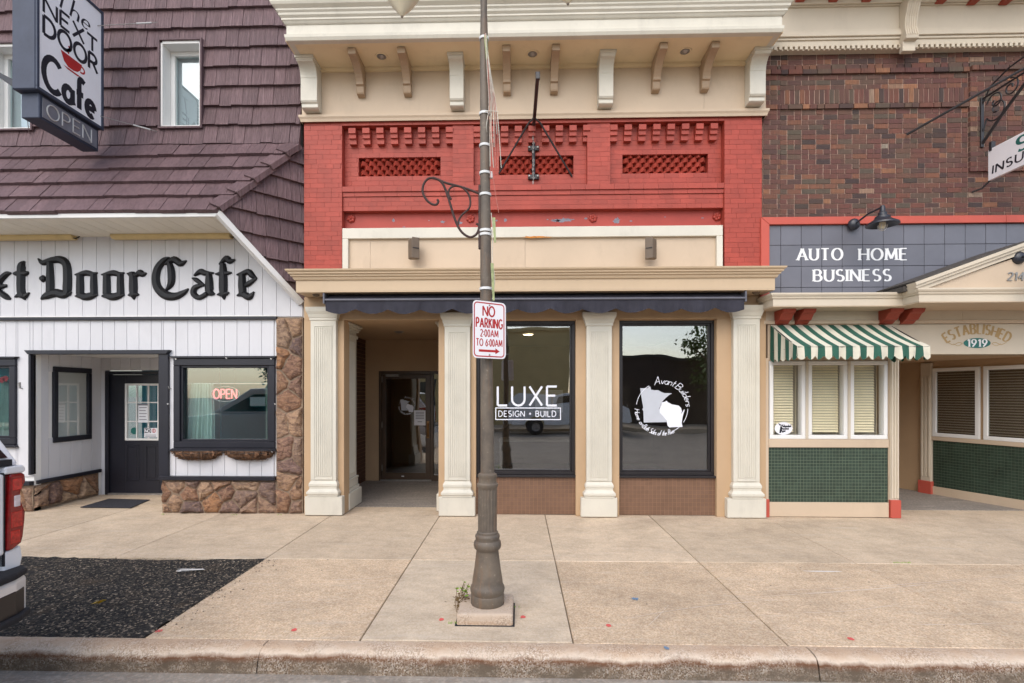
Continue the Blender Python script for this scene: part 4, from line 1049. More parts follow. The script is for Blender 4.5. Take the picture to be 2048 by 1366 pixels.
# lower wall with openings: entry, big window, left window
EX0, EX1 = X(66, YQ), X(323, YQ)
ZEH = Z(704, YQ, 200)
WX = (X(352, YQ), X(549, YQ), Z(893, YQ, 450), Z(721, YQ, 450))
LW = (X(-130, YQ), X(32, YQ), Z(886, YQ, 20), Z(722, YQ, 20))
PX = X(554, YQ); ZST = Z(955, YQ, 440)
holes = [(EX0, EX1, -1, ZEH), WX, LW]
split(-8.6, PX, ZST, ztrim-.02, YQ, .181, holes)
for x0, x1, z0, z1 in ((CLX, LW[0], 0, ztrim), (LW[0], LW[1], 0, LW[2]), (LW[0], LW[1], LW[3], ztrim), (LW[1], EX0, 0, ztrim), (EX0, EX1, ZEH, ztrim), (EX1, WX[0], 0, ztrim), (WX[0], WX[1], 0, WX[2]), (WX[0], WX[1], WX[3], ztrim), (WX[1], CR, 0, ztrim)):
    back.box(x0, x1, YQ+.02, .3, z0, z1)
back.build('front_wall', MT['white'], cafe)
M().box(-8.6, X(553,.13), .12, .2, ztrim-.028, ztrim+.012).build('black_band', MT['black'], cafe, bev=.004)
M().box(-8.6, X(553,.13), .135, .2, ztrim+.013, ztrim+.03).build('white_ledge', MT['white'], cafe, bev=.003)
# entry casing
zcap_e = Z(950, .13, 60)+.0
M().pxz([(X(47,.1),Z(700,.1,190)),(X(338,.1),Z(700,.1,190)),(X(332,.1),Z(708,.1,190)),(X(54,.1),Z(708,.1,190))], .1, .2).build('entry_header', MT['black'], cafe, bev=.004)
M().box(X(56,.13), EX0, .13, .22, zcap_e, Z(708,.1,190)).build('entry_post', MT['black'], cafe, bev=.004)
M().box(EX1-.02, X(336,.13), .13, .22, Z(955,.13,330), Z(708,.1,190)).build('entry_post', MT['black'], cafe, bev=.004)
YD = 1.45
es = M().box(EX0-.15, EX0-.02, .3, YD, 0, ZEH+.3).box(EX1, EX1+.12, .3, YD, 0, ZEH+.3)
es.build('entry_side_wall', MT['white'], cafe)
M().box(EX0-.1, EX1+.1, .2, YD+.1, ZEH+.0, ZEH+.06).build('entry_ceiling', MT['white'], cafe)
M().box(EX0-.1, EX1+.1, .6, YD+.2, -.2, .003).build('entry_floor', MT['walk'], cafe)
# side wall planks and its little window
sx = EX0 - .015
def sidebox(y0, y1, z0, z1, t0, t1): return M().box(sx+t0, sx+t1, y0, y1, z0, z1)
def yon(px):   # depth at which the side wall crosses a pixel column
    lo, hi = -.5, 3
    for _ in range(40):
        mid = (lo+hi)/2
        if X(px, mid) > sx: lo = mid
        else: hi = mid
    return (lo+hi)/2
yA, yB = yon(108), yon(178); zA, zB = Z(872, yon(140), 140), Z(745, yon(140), 140)
zcap = Z(949, yon(150), 150)
y_ = .24
while y_ < YD:
    e = min(YD, y_+.2)
    for p, q in (((zcap, ZEH),) if (e < yA+.02 or y_ > yB-.02) else ((zcap, zA), (zB, ZEH))): sidebox(y_+.003, e-.003, p, q, -.03, .006).build('siding_plank', MT['white_sid'], cafe, bev=.0025)
    y_ += .2
m = sidebox(yA-.03, yB+.03, zB, zB+.08, -.02, .03); 
for q in (sidebox(yA-.03, yB+.03, zA-.08, zA, -.02, .03), sidebox(yA-.03, yA+.05, zA, zB, -.02, .03), sidebox(yB-.05, yB+.03, zA, zB, -.02, .03)): m.add(q.v, q.f)
sw_ = m.build('side_window', MT['black'], cafe, bev=.005)
sidebox(yA+.05, yB-.05, zA, zB, -.006, .0).build('pane', MT['glass'], sw_)
sidebox(yA, yB, zA-.02, zB+.02, -.028, -.022).build('unlit_room_sheet', MT['rubber'], sw_)  # black sheet added behind the pane, its colour standing in for the unlit room
sidebox(.22, YD-.04, zcap-.035, zcap+.02, -.02, .045).build('stone_cap', MT['black'], cafe, bev=.005)
# back wall with the door
bx0, bx1 = sx, EX1+.1
dx0, dx1, dzt = X(218, YD), X(218, YD)+1.0, Z(749, YD, 270)
M().box(bx0, dx0-.06, YD, YD+.1, 0, ZEH+.1).build('entry_back_wall', MT['white_sid'], cafe)
u = bx0
while u < bx1:
    M().box(u+.002, min(bx1,u+.17)-.002, YD-.006, YD+.09, dzt+.07, ZEH).build('siding_plank', MT['white_sid'], cafe, bev=.0025); u += .17
M().box(dx1+.06, bx1, YD, YD+.1, 0, ZEH).build('entry_back_wall', MT['white_sid'], cafe)
fr_ = M().box(dx0-.06, dx0, YD-.02, YD+.1, 0, dzt+.06).box(dx1, dx1+.06, YD-.02, YD+.1, 0, dzt+.06).box(dx0, dx1, YD-.02, YD+.1, dzt, dzt+.06).build('door_frame', MT['black'], cafe, bev=.004)
wx0, wx1, wz0, wz1 = X(249,YD), X(318,YD), Z(881,YD,270), Z(767,YD,270)
dzm = .03
m = M().box(dx0+.004, wx0, YD+.02, YD+.065, dzm, dzt-.004).box(wx1, dx1-.004, YD+.02, YD+.065, dzm, dzt-.004).box(wx0, wx1, YD+.02, YD+.065, dzm, wz0).box(wx0, wx1, YD+.02, YD+.065, wz1, dzt-.004)
door = m.build('cafe_door', MT['black'], cafe, bev=.003)
m = M(); t_ = .035
for a, b, c, d in ((wx0,wx1,wz1-t_,wz1),(wx0,wx1,wz0,wz0+t_),(wx0,wx0+t_,wz0+t_,wz1-t_),(wx1-t_,wx1,wz0+t_,wz1-t_)): m.box(a,b,YD+.005,YD+.05,c,d)
for k in (1,2):
    xx = wx0 + (wx1-wx0)*k/3; zz = wz0 + (wz1-wz0)*k/3
    m.box(xx-.01, xx+.01, YD+.012, YD+.045, wz0+t_, wz1-t_).box(wx0+t_, wx1-t_, YD+.014, YD+.043, zz-.01, zz+.01)
m.build('door_grille', MT['white'], door, bev=.003)
M().box(wx0+.01, wx1-.01, YD+.046, YD+.05, wz0+.01, wz1-.01).build('pane', MT['glass_cafe'], door)
for a, b in ((X(250,YD), X(277,YD)), (X(289,YD), X(316,YD))):
    za, zb = .24, .86; m = M().box(a,b,YD+.008,YD+.03,zb-.03,zb).box(a,b,YD+.008,YD+.03,za,za+.03).box(a,a+.03,YD+.008,YD+.03,za+.03,zb-.03).box(b-.03,b,YD+.008,YD+.03,za+.03,zb-.03).box(a+.05,b-.05,YD+.012,YD+.03,za+.05,zb-.05)
    m.build('door_panel', MT['black'], door, bev=.006)
M().box(dx0, dx1, YD-.03, YD+.09, .003, .03).build('door_sill', MT['steel'], fr_)
nt_ = M().box(X(276,YD), X(295,YD), YD+.006, YD+.008, Z(845,YD,280), Z(808,YD,280)).build('door_notice', MT['paper'], door)
m = M()
for k in range(5): z = Z(815+6*k,YD,280); m.box(X(278,YD), X(293-2*(k%2),YD), YD+.0045, YD+.005, z-.008, z+.004)
m.build('notice_lines', MT['grey_ink'], nt_); 
M().box(X(276,YD), X(295,YD), YD+.0042, YD+.0052, Z(811,YD,280), Z(807.5,YD,280)).build('notice_heading', MT['grey_pl'], nt_)
ns = M().box(X(288,YD), X(314,YD), YD+.004, YD+.006, Z(875,YD,300), Z(856,YD,300)).build('door_sticker', MT['paper'], door)
M().box(X(289,YD), X(301.5,YD), YD+.002, YD+.0035, Z(866,YD,300), Z(857,YD,300)).build('sticker_black_field', MT['letter_k'], ns)
m = M(); lettering(m, 'NO', lambda u, v, o: (X(295.2,YD)+u, YD+.0015-o, Z(865,YD,300)+v), .055, .085, thick=.2); m.build('sticker_lettering', MT['paper'], ns)
m = M().lathe([(.026,.0),(.034,.0)], (X(307.5,YD),YD+.002,Z(861.5,YD,300)), 18, 'y'); m.box(X(307.5,YD)-.006,X(307.5,YD)+.006,YD+.002,YD+.003,Z(866,YD,300)+.01,Z(858,YD,300)-.005)
m.build('sticker_symbol', MT['letter_r'], ns)
m = M()
for k in range(2): m.box(X(290.5,YD), X(312,YD), YD+.002, YD+.003, Z(870+3*k,YD,300)-.006, Z(870+3*k,YD,300)+.004)
m.build('sticker_lines', MT['grey_ink'], ns)
M().lathe([(0,0),(.06,0)], (X(265,YD),YD+.04,Z(862,YD,260)), 20, 'y').build('round_sticker', MT['teal'], door)
# ---- windows
def cafe_window(w_, px_lo, px_hi, glassmat, flare=True):
    x0, x1, z0, z1 = w_; t_ = .075
    m = M().box(x0-.02, x1+.02, YQ-.035, YQ+.1, z1-t_, z1+.03).box(x0-.02, x1+.02, YQ-.035, YQ+.1, z0-.02, z0+t_).box(x0-.02, x0+t_, YQ-.035, YQ+.1, z0+t_, z1-t_).box(x1-t_, x1+.02, YQ-.035, YQ+.1, z0+t_, z1-t_)
    f = m.build('front_window', MT['black'], cafe, bev=.008)
    t2 = t_ + .03; m = M()
    for a, b, c, d in ((x0+t_,x1-t_,z1-t2,z1-t_),(x0+t_,x1-t_,z0+t_,z0+t2),(x0+t_,x0+t2,z0+t2,z1-t2),(x1-t2,x1-t_,z0+t2,z1-t2)): m.box(a,b,YQ-.005,YQ+.08,c,d)
    m.build('inner_frame', MT['black'], f, bev=.004)
    M().pxz([(x0-.02,z1+.032),(x0-.09,z1+.062),(x1+.06,z1+.062),(x1+.02,z1+.032)], YQ-.06, YQ+.02).build('head_moulding', MT['black'], f, bev=.004)
    M().pxz([(x0-.09,z0-.062),(x0-.02,z0-.022),(x1+.02,z0-.022),(x1+.05,z0-.062)], YQ-.06, YQ+.02).build('sill_moulding', MT['black'], f, bev=.004)
    M().box(x0+t2-.002, x1-t2+.002, YQ+.05, YQ+.056, z0+t2-.002, z1-t2+.002).build('pane', glassmat, f)
    return f, (x0+t2, x1-t2, z0+t2, z1-t2)
fw, gw = cafe_window(WX, 0, 0, MT['glass_cafe']); fl, gl = cafe_window(LW, 0, 0, MT['glass_cafe'])
for k, (hx, hz) in enumerate(((.02,1.02),(.53,1.03),(.98,1.02),(1.02,.5),(.0,-.08),(.53,-.08),(.99,-.05),(-.06,.5))):   # cup hooks for light strings
    x = WX[0] + (WX[1]-WX[0])*hx; z = WX[2] + (WX[3]-WX[2])*hz
    M().tube([(x,YQ-.03,z),(x,YQ-.065,z),(x+.012,YQ-.07,z-.014),(x+.022,YQ-.066,z-.004)], .004, 6).build('cup_hook', MT['white'], fw)
# curtains, rod, neon sign, room
def curtain(x0, x1, z0, z1, y, flare, parent):
    m = M(); n = 60
    for i in range(n+1):
        f = i/n
        for k in range(9):
            g = k/8; x = x0 + (x1-x0)*f*(1 - .0) - flare*g*(1-f)*.6 + flare*.2*g*f*(1 if g < .7 else .6)
            m.v.append((x, y + .022*math.sin(f*38+g*.8)*(0.5+.5*g) + .01*math.sin(f*91), z1 + (z0-z1)*g))
    for i in range(n):
        for k in range(8): m.f.append((i*9+k, (i+1)*9+k, (i+1)*9+k+1, i*9+k+1)); m.mi.append(0)
    return m.build('curtain', MT['curtain'], parent, smooth=True)
yr_ = .36
zr = Z(767, yr_, 450)
M().tube([(gw[0]-.1,yr_,zr),(gw[1]+.2,yr_,zr)], .007, 8).build('curtain_rod', MT['white'], fw)
curtain(X(381,yr_), X(426,yr_), gw[2]-.05, zr+.01, yr_, .15, fw); curtain(X(531,yr_), X(552,yr_), gw[2]-.05, zr+.01, yr_, .0, fw)
curtain(X(2,yr_), X(20,yr_), gl[2]-.05, Z(752,yr_,20), yr_, .05, fl)
m = M(); xo, zo = X(450,.3), Z(797,.3,450)
lay, tot = layout('OPEN', .22)
for ch, ss in lay:
    for s_ in ss: m.tube([(xo + (x/tot-.5)*.345, .3 + .002, zo + y*.135) for x, y in s_], .0095, 6)
on = thing('neon_sign', 'pink neon OPEN sign hanging behind the cafe window', 'sign', (xo, .3, zo))
m.build('neon_letters', MT['neon'], on, smooth=True)
M().tube([(xo+.215*math.cos(a), .305, zo+.067+.11*math.sin(a)) for a in [6.283*k/32 for k in range(32)]], .005, 5, closed=True).build('neon_ring', MT['neon_off'], on, smooth=True)
m = M()
for sx_ in (-.12, .14): m.tube([(xo+sx_, .305, zo+.15), (xo+sx_, .31, gw[3]+.02)], .002, 4)
m.build('hanging_wire', MT['steel'], on)
rx0, rx1 = EX1+.12, CR-.1
wallt = mat('teal_room_wall', rgb(96,170,182), .8, .1, 1)
M().box(rx0, rx1, 3.6, 3.7, 0, 2.9).box(rx0-.06, rx0, 1.5, 3.6, 0, 2.9).box(rx1, rx1+.05, .3, 3.6, 0, 2.9).build('room_wall', wallt, cafe)
M().box(CLX, rx1, .3, 3.7, 2.9, 2.95).build('room_ceiling', MT['room_l'], cafe); M().box(rx0, rx1, .3, 3.6, -.02, .02).build('room_floor', MT['carpet'], cafe)
M().box(CLX, EX0-.15, .6, .7, 0, 2.9).build('room_wall', wallt, cafe)
M().box(dx0-.3, dx1+.3, YD+1.2, YD+1.25, 0, 2.6).build('room_wall', wallt, cafe)
pf = M().box(X(500,1.2), X(530,1.2), 1.2, 1.23, Z(812,1.2,500), Z(794,1.2,500)).build('wall_picture', MT['paper'], cafe)
for xx in (X(420,1.6), X(505,1.6)):
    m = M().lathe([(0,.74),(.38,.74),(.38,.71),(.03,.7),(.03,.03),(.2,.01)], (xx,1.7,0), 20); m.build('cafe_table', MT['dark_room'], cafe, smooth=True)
# red stars on the left window
for k, (px, py) in enumerate(((11,757),(3,760))):
    M().lathe([(0,0),(.05,.0)], (X(px,.28),.28,Z(py,.28,10)), 5, 'y').build('window_ornament', MT['letter_r'], fl)
# ---- stonework
def stones(fn, W, H, n, parent, seed, keepout=None):
    rr = random.Random(seed); pts = []
    tries = 0
    while len(pts) < n and tries < 9000:
        tries += 1; p = (rr.uniform(0, W), rr.uniform(0, H)); dmin = .72*math.sqrt(W*H/n)
        if all(math.hypot((p[0]-q[0])*.85, p[1]-q[1]) > dmin for q in pts): pts.append(p)
    for i, p in enumerate(pts):
        poly = [(0,0),(W,0),(W,H),(0,H)]
        for j, q in enumerate(pts):
            if i == j or math.hypot(p[0]-q[0], p[1]-q[1]) > .9: continue
            a, b = q[0]-p[0], q[1]-p[1]; c = (q[0]**2+q[1]**2-p[0]**2-p[1]**2)/2
            poly = clip(poly, a, b, c)
        if area(poly) < .003: continue
        cx = sum(a for a, _ in poly)/len(poly); cy = sum(b for _, b in poly)/len(poly)
        ring = []
        for k in range(len(poly)):
            a, b = poly[k], poly[(k+1) % len(poly)]; L = math.hypot(b[0]-a[0], b[1]-a[1]); s_ = max(1, int(L/.032))
            for t in range(s_):
                f = t/s_; ring.append((a[0]+(b[0]-a[0])*f, a[1]+(b[1]-a[1])*f))
        def shr(p_, d, jit):
            vx, vy = p_[0]-cx, p_[1]-cy; L = math.hypot(vx, vy) or 1; k = max(.15, (L-d)/L)
            return (cx+vx*k+rr.uniform(-jit,jit), cy+vy*k+rr.uniform(-jit,jit))
        N = len(ring); h = rr.uniform(.03, .06); tx, ty = rr.uniform(-.12,.12), rr.uniform(-.12,.12)
        r0 = [shr(q, rr.uniform(.003,.012), .006) for q in ring]; r1 = [shr(q, .016, .006) for q in r0]; r2 = [shr(q, .045, .010) for q in r0]
        tl = lambda q: (q[0]-cx)*tx + (q[1]-cy)*ty
        vs = [fn(a, b, -.01) for a, b in r0] + [fn(a, b, h*.55+rr.uniform(-.006,.006)) for a, b in r1] + [fn(a, b, max(.01, h+tl((a,b))+rr.uniform(-.014,.014))) for a, b in r2] + [fn(cx, cy, h+.008)]
        fs = [(k, (k+1) % N, N+(k+1) % N, N+k) for k in range(N)] + [(N+k, N+(k+1) % N, 2*N+(k+1) % N, 2*N+k) for k in range(N)] + [(2*N+k, 2*N+(k+1) % N, 3*N) for k in range(N)]
        so_ = M().add(vs, fs).build('stone', MT['stone'], parent, smooth=True)
        so_.data.set_sharp_from_angle(angle=R(100))
pil = M().box(PX, CR-.005, YQ-.02, .3, 0, ztrim+.0).build('stone_pillar', MT['stone_mortar'], cafe)
stones(lambda u, v, o: (PX+u, YQ-.02-o, v), CR-.01-PX, ztrim-.01, 17, pil, 5)
sx0 = X(322, .12)
bas = M().box(sx0, PX-.001, YQ-.02, .3, 0, ZST-.03).build('stone_base', MT['stone_mortar'], cafe)
stones(lambda u, v, o: (sx0+u, YQ-.02-o, v), PX-sx0, ZST-.04, 17, bas, 9)
M().box(sx0-.02, PX+.005, YQ-.085, YQ+.03, ZST-.03, ZST+.025).build('stone_cap', MT['black'], cafe, bev=.005)
bl = M().box(CLX, EX0, YQ-.0, .3, 0, zcap-.05).build('stone_base', MT['stone_mortar'], cafe)
stones(lambda u, v, o: (EX0-1.3+u, YQ-o, v), 1.3, zcap-.06, 10, bl, 21)
M().box(-8.6, EX0-.0, YQ-.06, YQ+.02, zcap-.04, zcap+.02).build('stone_cap', MT['black'], cafe, bev=.005)
bs_ = sidebox(.165, YD-.06, .0, zcap-.04, -.06, .0).build('stone_base', MT['stone_mortar'], cafe)
stones(lambda u, v, o: (sx+o, .17+u, v+.03), YD-.25, zcap-.07, 7, bs_, 33)
# ---- upstairs windows
for k, (wx0_, wx1_, wz0_, wz1_) in enumerate(win_up):
    m = M(); d = .30
    m.box(wx0_-.02, wx0_+.005, .05, d, wz0_, wz1_).box(wx1_-.005, wx1_+.02, .05, d, wz0_, wz1_).box(wx0_+.005, wx1_-.005, .05, d, wz1_-.012, wz1_+.025).box(wx0_-.02, wx1_+.02, .05, d, wz0_-.02, wz0_+.005)
    f = m.build('upper_window', MT['white'], cafe)
    m = M().box(wx0_-.045, wx0_-.02, .02, .13, wz0_-.045, wz1_+.05).box(wx1_+.02, wx1_+.045, .02, .13, wz0_-.045, wz1_+.05).box(wx0_-.02, wx1_+.02, .02, .13, wz1_+.025, wz1_+.05).box(wx0_-.02, wx1_+.02, .02, .13, wz0_-.045, wz0_-.02)
    m.build('casing', MT['shingle'], f)
    m = M(); a, b, c, e = wx0_+.005, wx1_-.005, wz0_+.005, wz1_-.012
    for p, q, r_, s_ in ((a,b,e-.06,e),(a,b,c,c+.05),(a,a+.06,c+.05,e-.06),(b-.06,b,c+.05,e-.06)): m.box(p,q,.23,.3,r_,s_)
    m.build('sash', MT['white'], f, bev=.004)
    M().box(a+.05, b-.05, .27, .275, c+.04, e-.05).build('pane', MT['glass_cafe'], f)
    M().box(a, b, .33, .34, c, e).build('blind', mat('pink_blind%d' % k, rgb(214,196,200,.8), .8, .05, 3), f)
# ---- black-letter sign "xt Door Cafe" (the word runs out of the frame on the left)
LT = {
 'x': [[(75,482,10),(45,490,34),(14,520,36),(-12,560,36)],[(-40,566,12),(0,572,30),(48,566,16)],[(-25,590,30),(15,620,36),(45,640,34),(72,655,10)],[(-70,480,10),(-40,492,34),(-12,540,36),(10,590,30)],[(-75,655,10),(-45,635,34),(-15,600,34)]],
 't': [[(165,405,8),(145,432,48),(140,480,52),(140,600,52),(155,632,44),(168,660,8)],[(90,490,8),(110,486,30),(168,486,34),(190,476,12)],[(100,642,8),(130,628,30),(165,636,32),(196,612,8)]],
 'D': [[(254,388,8),(285,415,32),(345,398,38),(405,396,46),(440,430,50),(447,520,54),(446,605,52),(470,625,12)],[(332,412,36),(332,520,50),(332,612,52)],[(266,520,16),(285,520,44),(304,520,22)],[(272,656,8),(310,632,44),(370,614,50),(425,626,46),(475,608,8)]],
 'o1': [[(530,488,42),(530,560,48),(530,622,48)],[(620,488,38),(620,560,44),(622,625,46)],[(497,494,8),(530,490,26),(575,482,34),(615,490,28),(646,480,8)],[(498,636,8),(535,632,40),(572,640,44),(610,632,40),(648,626,8)]],
 'o2': [[(706,488,42),(706,560,48),(706,622,48)],[(796,488,38),(796,560,44),(798,625,46)],[(672,494,8),(706,490,26),(750,482,34),(790,490,28),(823,480,8)],[(674,636,8),(710,632,40),(748,640,44),(786,632,40),(824,626,8)]],
 'r': [[(872,478,34),(880,520,48),(882,610,50),(886,658,8)],[(842,486,8),(865,492,32),(898,500,24)],[(890,510,14),(922,482,38),(945,490,34),(970,484,8)],[(848,630,8),(884,622,38),(920,626,8)]],
 'C': [[(1122,380,8),(1085,400,36),(1042,455,46),(1030,530,50),(1050,590,52),(1100,630,54),(1160,636,44),(1215,612,32),(1246,586,8)],[(1118,412,30),(1132,470,46),(1130,550,42),(1096,600,10)],[(1092,425,14),(1150,394,40),(1195,420,38),(1234,400,8)]],
 'a': [[(1380,480,34),(1383,540,48),(1386,605,50),(1420,622,10)],[(1284,500,12),(1325,474,34),(1360,484,32),(1415,482,8)],[(1270,516,8),(1300,530,28),(1350,566,16)],[(1350,560,12),(1292,578,34),(1280,618,38),(1318,645,30),(1368,618,30)]],
 'f': [[(1472,420,34),(1475,480,48),(1476,600,50),(1482,658,8)],[(1448,426,8),(1496,388,38),(1520,405,34),(1555,394,8)],[(1424,490,8),(1475,486,34),(1532,480,8)],[(1436,626,8),(1478,620,38),(1516,612,8)]],
 'e': [[(1600,490,40),(1600,560,48),(1604,620,46)],[(1564,494,8),(1600,488,28),(1642,474,34),(1668,500,34),(1698,520,8)],[(1694,518,14),(1645,552,32),(1608,576,10)],[(1566,632,8),(1606,622,38),(1648,640,40),(1680,606,8)]],
}
def smooth3(P, n=5):
    out = []; P = [Vector(p) for p in P]
    for i in range(len(P)-1):
        a, b, c, d = P[max(0,i-1)], P[i], P[i+1], P[min(len(P)-1,i+2)]
        for k in range(n):
            t = k/n; q = .5*((2*b)+(c-a)*t+(2*a-5*b+4*c-d)*t*t+(3*b-a-3*c+d)*t**3); out.append((q.x, q.y, max(6, q.z)))
    return out + [tuple(P[-1])]
ls = thing('letter_sign', 'raised black gothic letters ending in Door Cafe on white siding', 'sign', (X(260,.15), .155, Z(600,.15,260)))
kpx = 3.3032; s_m = (CAM_D+.155)/FPX/kpx
for nm_, strokes in LT.items():
    m = M()
    for s_ in strokes:
        ridge(m, [(X(x/kpx, .15), Z(400+y/kpx, .15, x/kpx), w_*s_m*1.12) for x, y, w_ in smooth3(s_)], lambda u, v, o: (u, .153-o, v))
    m.build('letter', MT['black_l'], ls)
# ---- hanging half baskets under the window
for k, (a, b, lab) in enumerate(((343,437,'brown coir half basket under the cafe window, the one nearer the door'), (448,545,'brown coir half basket under the cafe window, the one nearer the stone pillar'))):
    x0, x1 = X(a,.08), X(b,.08); zc_ = Z(903,.08,(a+b)/2); cx = (x0+x1)/2; rx_ = (x1-x0)/2
    t_ = thing('hanging_basket', lab, 'planter', (cx, .15, zc_-.15), 'half baskets under the cafe window')
    m = M(); n = 30; rows = 7
    for j in range(rows+1):
        f = j/rows; r_ = math.cos(f*math.pi/2*.93)
        for i in range(n+1):
            a_ = math.pi + math.pi*i/n; jj = 1 + rnd.uniform(-.16,.16) + .07*math.sin(i*1.7)
            m.v.append((cx + rx_*r_**.7*math.cos(a_)*jj, .16 + .17*r_*math.sin(a_)*jj, zc_ - .115*math.sin(f*math.pi/2) + rnd.uniform(-.016,.016)))
    for j in range(rows):
        for i in range(n): q = j*(n+1)+i; m.f.append((q, q+1, q+n+2, q+n+1)); m.mi.append(0)
    m.f.append(tuple(range(n+1))); m.mi.append(0)
    m.build('coir_liner', MT['coir'], t_, smooth=True)
    m = M()
    for i in range(1100):
        f = rnd.uniform(0,1); a_ = math.pi + math.pi*rnd.random(); r_ = math.cos(f*1.4); p = Vector((cx+rx_*r_**.7*math.cos(a_), .16+.17*r_*math.sin(a_), zc_-.125*math.sin(f*1.5)))
        q = p + Vector((rnd.uniform(-.04,.04), rnd.uniform(-.04,-.005), rnd.uniform(-.03,.03))); m.add([p, p+Vector((.006,0,.005)), q], [(0,1,2)])
    m.build('loose_fibre', MT['coir'], t_, kind='stuff')
    m = M()
    for r_, z in ((1.03, zc_+.02), (1.0, zc_-.02), (.8, zc_-.075)):
        m.tube([(cx+rx_*r_*math.cos(q), .16+.18*r_*math.sin(q), z) for q in [math.pi+math.pi*i/20 for i in range(21)]], .003, 5)
    for i in range(9):
        q = math.pi+math.pi*(i+.5)/9; m.tube([(cx+rx_*1.03*math.cos(q), .16+.185*math.sin(q), zc_+.045), (cx+rx_*math.cos(q), .16+.185*math.sin(q), zc_-.03), (cx+rx_*.6*math.cos(q), .16+.12*math.sin(q), zc_-.125)], .003, 5)
    m.build('wire_basket', MT['iron'], t_)
# doormat
q = [G(160,1016), G(262,1017), G(300,1001), G(218,999)]
tag(M().pxy(q, .005, .017).build('doormat', MT['mat_k'], bev=.004), 'flat black rubber doormat in front of the cafe door', 'doormat')
# small wall hooks either side of the entry
for px, lab in ((40,'small grey wall bracket left of the cafe entry'), (338,'small grey wall bracket right of the cafe entry')):
    x, z = X(px,.15), Z(771,.15,px)
    tag(M().tube([(x-.02,YQ,z+.04),(x-.025,YQ-.03,z+.03),(x+.01,YQ-.035,z-.04),(x+.02,YQ,z-.045)], .006, 6).box(x-.028,x-.008,YQ-.01,YQ,z-.03,z+.05).build('wall_hook', MT['steel']), lab, 'hook')
# ---- projecting box sign
SX, T_ = X(205, -.3), .29
yn, yf_ = -1.30, -.30
# keep the face upright: one constant plane x = SX
zb_, zt_ = Z(262, yf_, 205), Z(262, yf_, 205)+1.62
ps = thing('projecting_sign', 'large white and navy box sign jutting from the shingles, The Next Door Cafe', 'sign', (SX-T_/2, yf_, zb_))
m = M().box(SX-T_, SX, yn, yf_, zb_, zt_); m.build('cabinet', MT['sign_box'], ps, bev=.012)
pn = M().box(SX-.002, SX+.008, yn+.035, yf_-.035, zb_+.035, zt_-.035).build('face_panel', MT['sign_p'], ps)
m = M()
for a, b, c, d in ((yn,yf_,zb_,zb_+.04),(yn,yf_,zt_-.04,zt_),(yn,yn+.035,zb_+.04,zt_-.04),(yf_-.035,yf_,zb_+.04,zt_-.04)): m.box(SX, SX+.022, a, b, c, d)
m.build('face_rim', MT['sign_box'], ps, bev=.004)
def face(u0, v0): return lambda u, v, o: (SX+.009+o, yn+u0+u, zb_+v0+v)
m = M()
lettering(m, 'Cafe', face(.48, .09), .40, .76, gap=.17, thick=.18); 
lettering(m, 'DOOR', face(.5, .72), .215, .80, gap=.2, thick=.19); lettering(m, 'NEXT', face(.5, .975), .19, .80, gap=.2, thick=.18); lettering(m, 'The', face(.5, 1.2), .24, .52, gap=.2, mode='nib', thick=.13, thin=.05, italic=.25)
m.build('lettering', MT['letter_k'], pn)
m = M(); f_ = face(.5, .53)
cup = [(-.17,.15),(.15,.15),(.13,.07),(.08,.02),(.02,.0),(-.06,.0),(-.12,.04)]
m.add([f_(u, v, .0008) for u, v in cup], [tuple(range(len(cup)))])
m.add([f_(u, v, .0006) for u, v in [(-.13,-.012),(.14,-.012),(.08,-.034),(-.07,-.034)]], [(0,1,2,3)])
strip(m, [(.14+.05*math.cos(R(a)), .085+.04*math.sin(R(a))) for a in range(-110, 111, 20)], f_, lambda t: .011, 0, .0004)
strip(m, [(-.05,.17),(-.075,.2),(-.03,.23),(-.05,.27)], f_, lambda t: .012, 0, .0004)
m.build('cup_symbol', MT['letter_r'], pn)
ob_ = M().box(SX-.25, SX-.03, yn+.08, yf_-.03, zb_-.30, zb_-.0).build('lower_box', MT['sign_box'], ps, bev=.008)
M().box(SX-.032, SX-.02, yn+.12, yf_-.07, zb_-.27, zb_-.035).build('lower_panel', MT['grey_pl'], ob_)
m = M(); lay, tot = layout('OPEN', .25)
for ch, ss in lay:
    for s_ in ss: m.tube([(SX-.014, yn+.17 + x/tot*.66, zb_-.24 + y*.17) for x, y in s_], .008, 6)
m.build('neon_letters', MT['neon_off'], ob_, smooth=True)
for y0_, z0_, q in ((yf_-.1, zt_-.25, (X(315,.05), .05, Z(45,.05,315))), (yf_-.05, zb_+.18, (X(314,.05), .05, Z(263,.05,314)))):
    d = (Vector(q)-Vector((SX,y0_,z0_))).normalized(); e = Vector(q)-d*.28
    g_w = M().tube([(SX+.0, y0_, z0_), q], .005, 5).build('guy_wire', MT['steel'], ps); M().tube([e, e+d*.2], .011, 6).build('turnbuckle', MT['neon_off'], g_w)
M().tube([(SX-T_+.02, yn+.15, zb_-.02), (X(58,.05), .05, Z(266,.05,60))], .005, 5).build('guy_wire', MT['steel'], ps)
M().prism([(SX-T_-.0, yn+.06, zb_+.03), (SX-T_-.34, yn+.1, zb_+.26), (SX-T_-.34, yn+.1, zb_+.31), (SX-T_-.0, yn+.06, zb_+.13)], (0,.04,0)).build('side_brace', MT['iron'], ps)
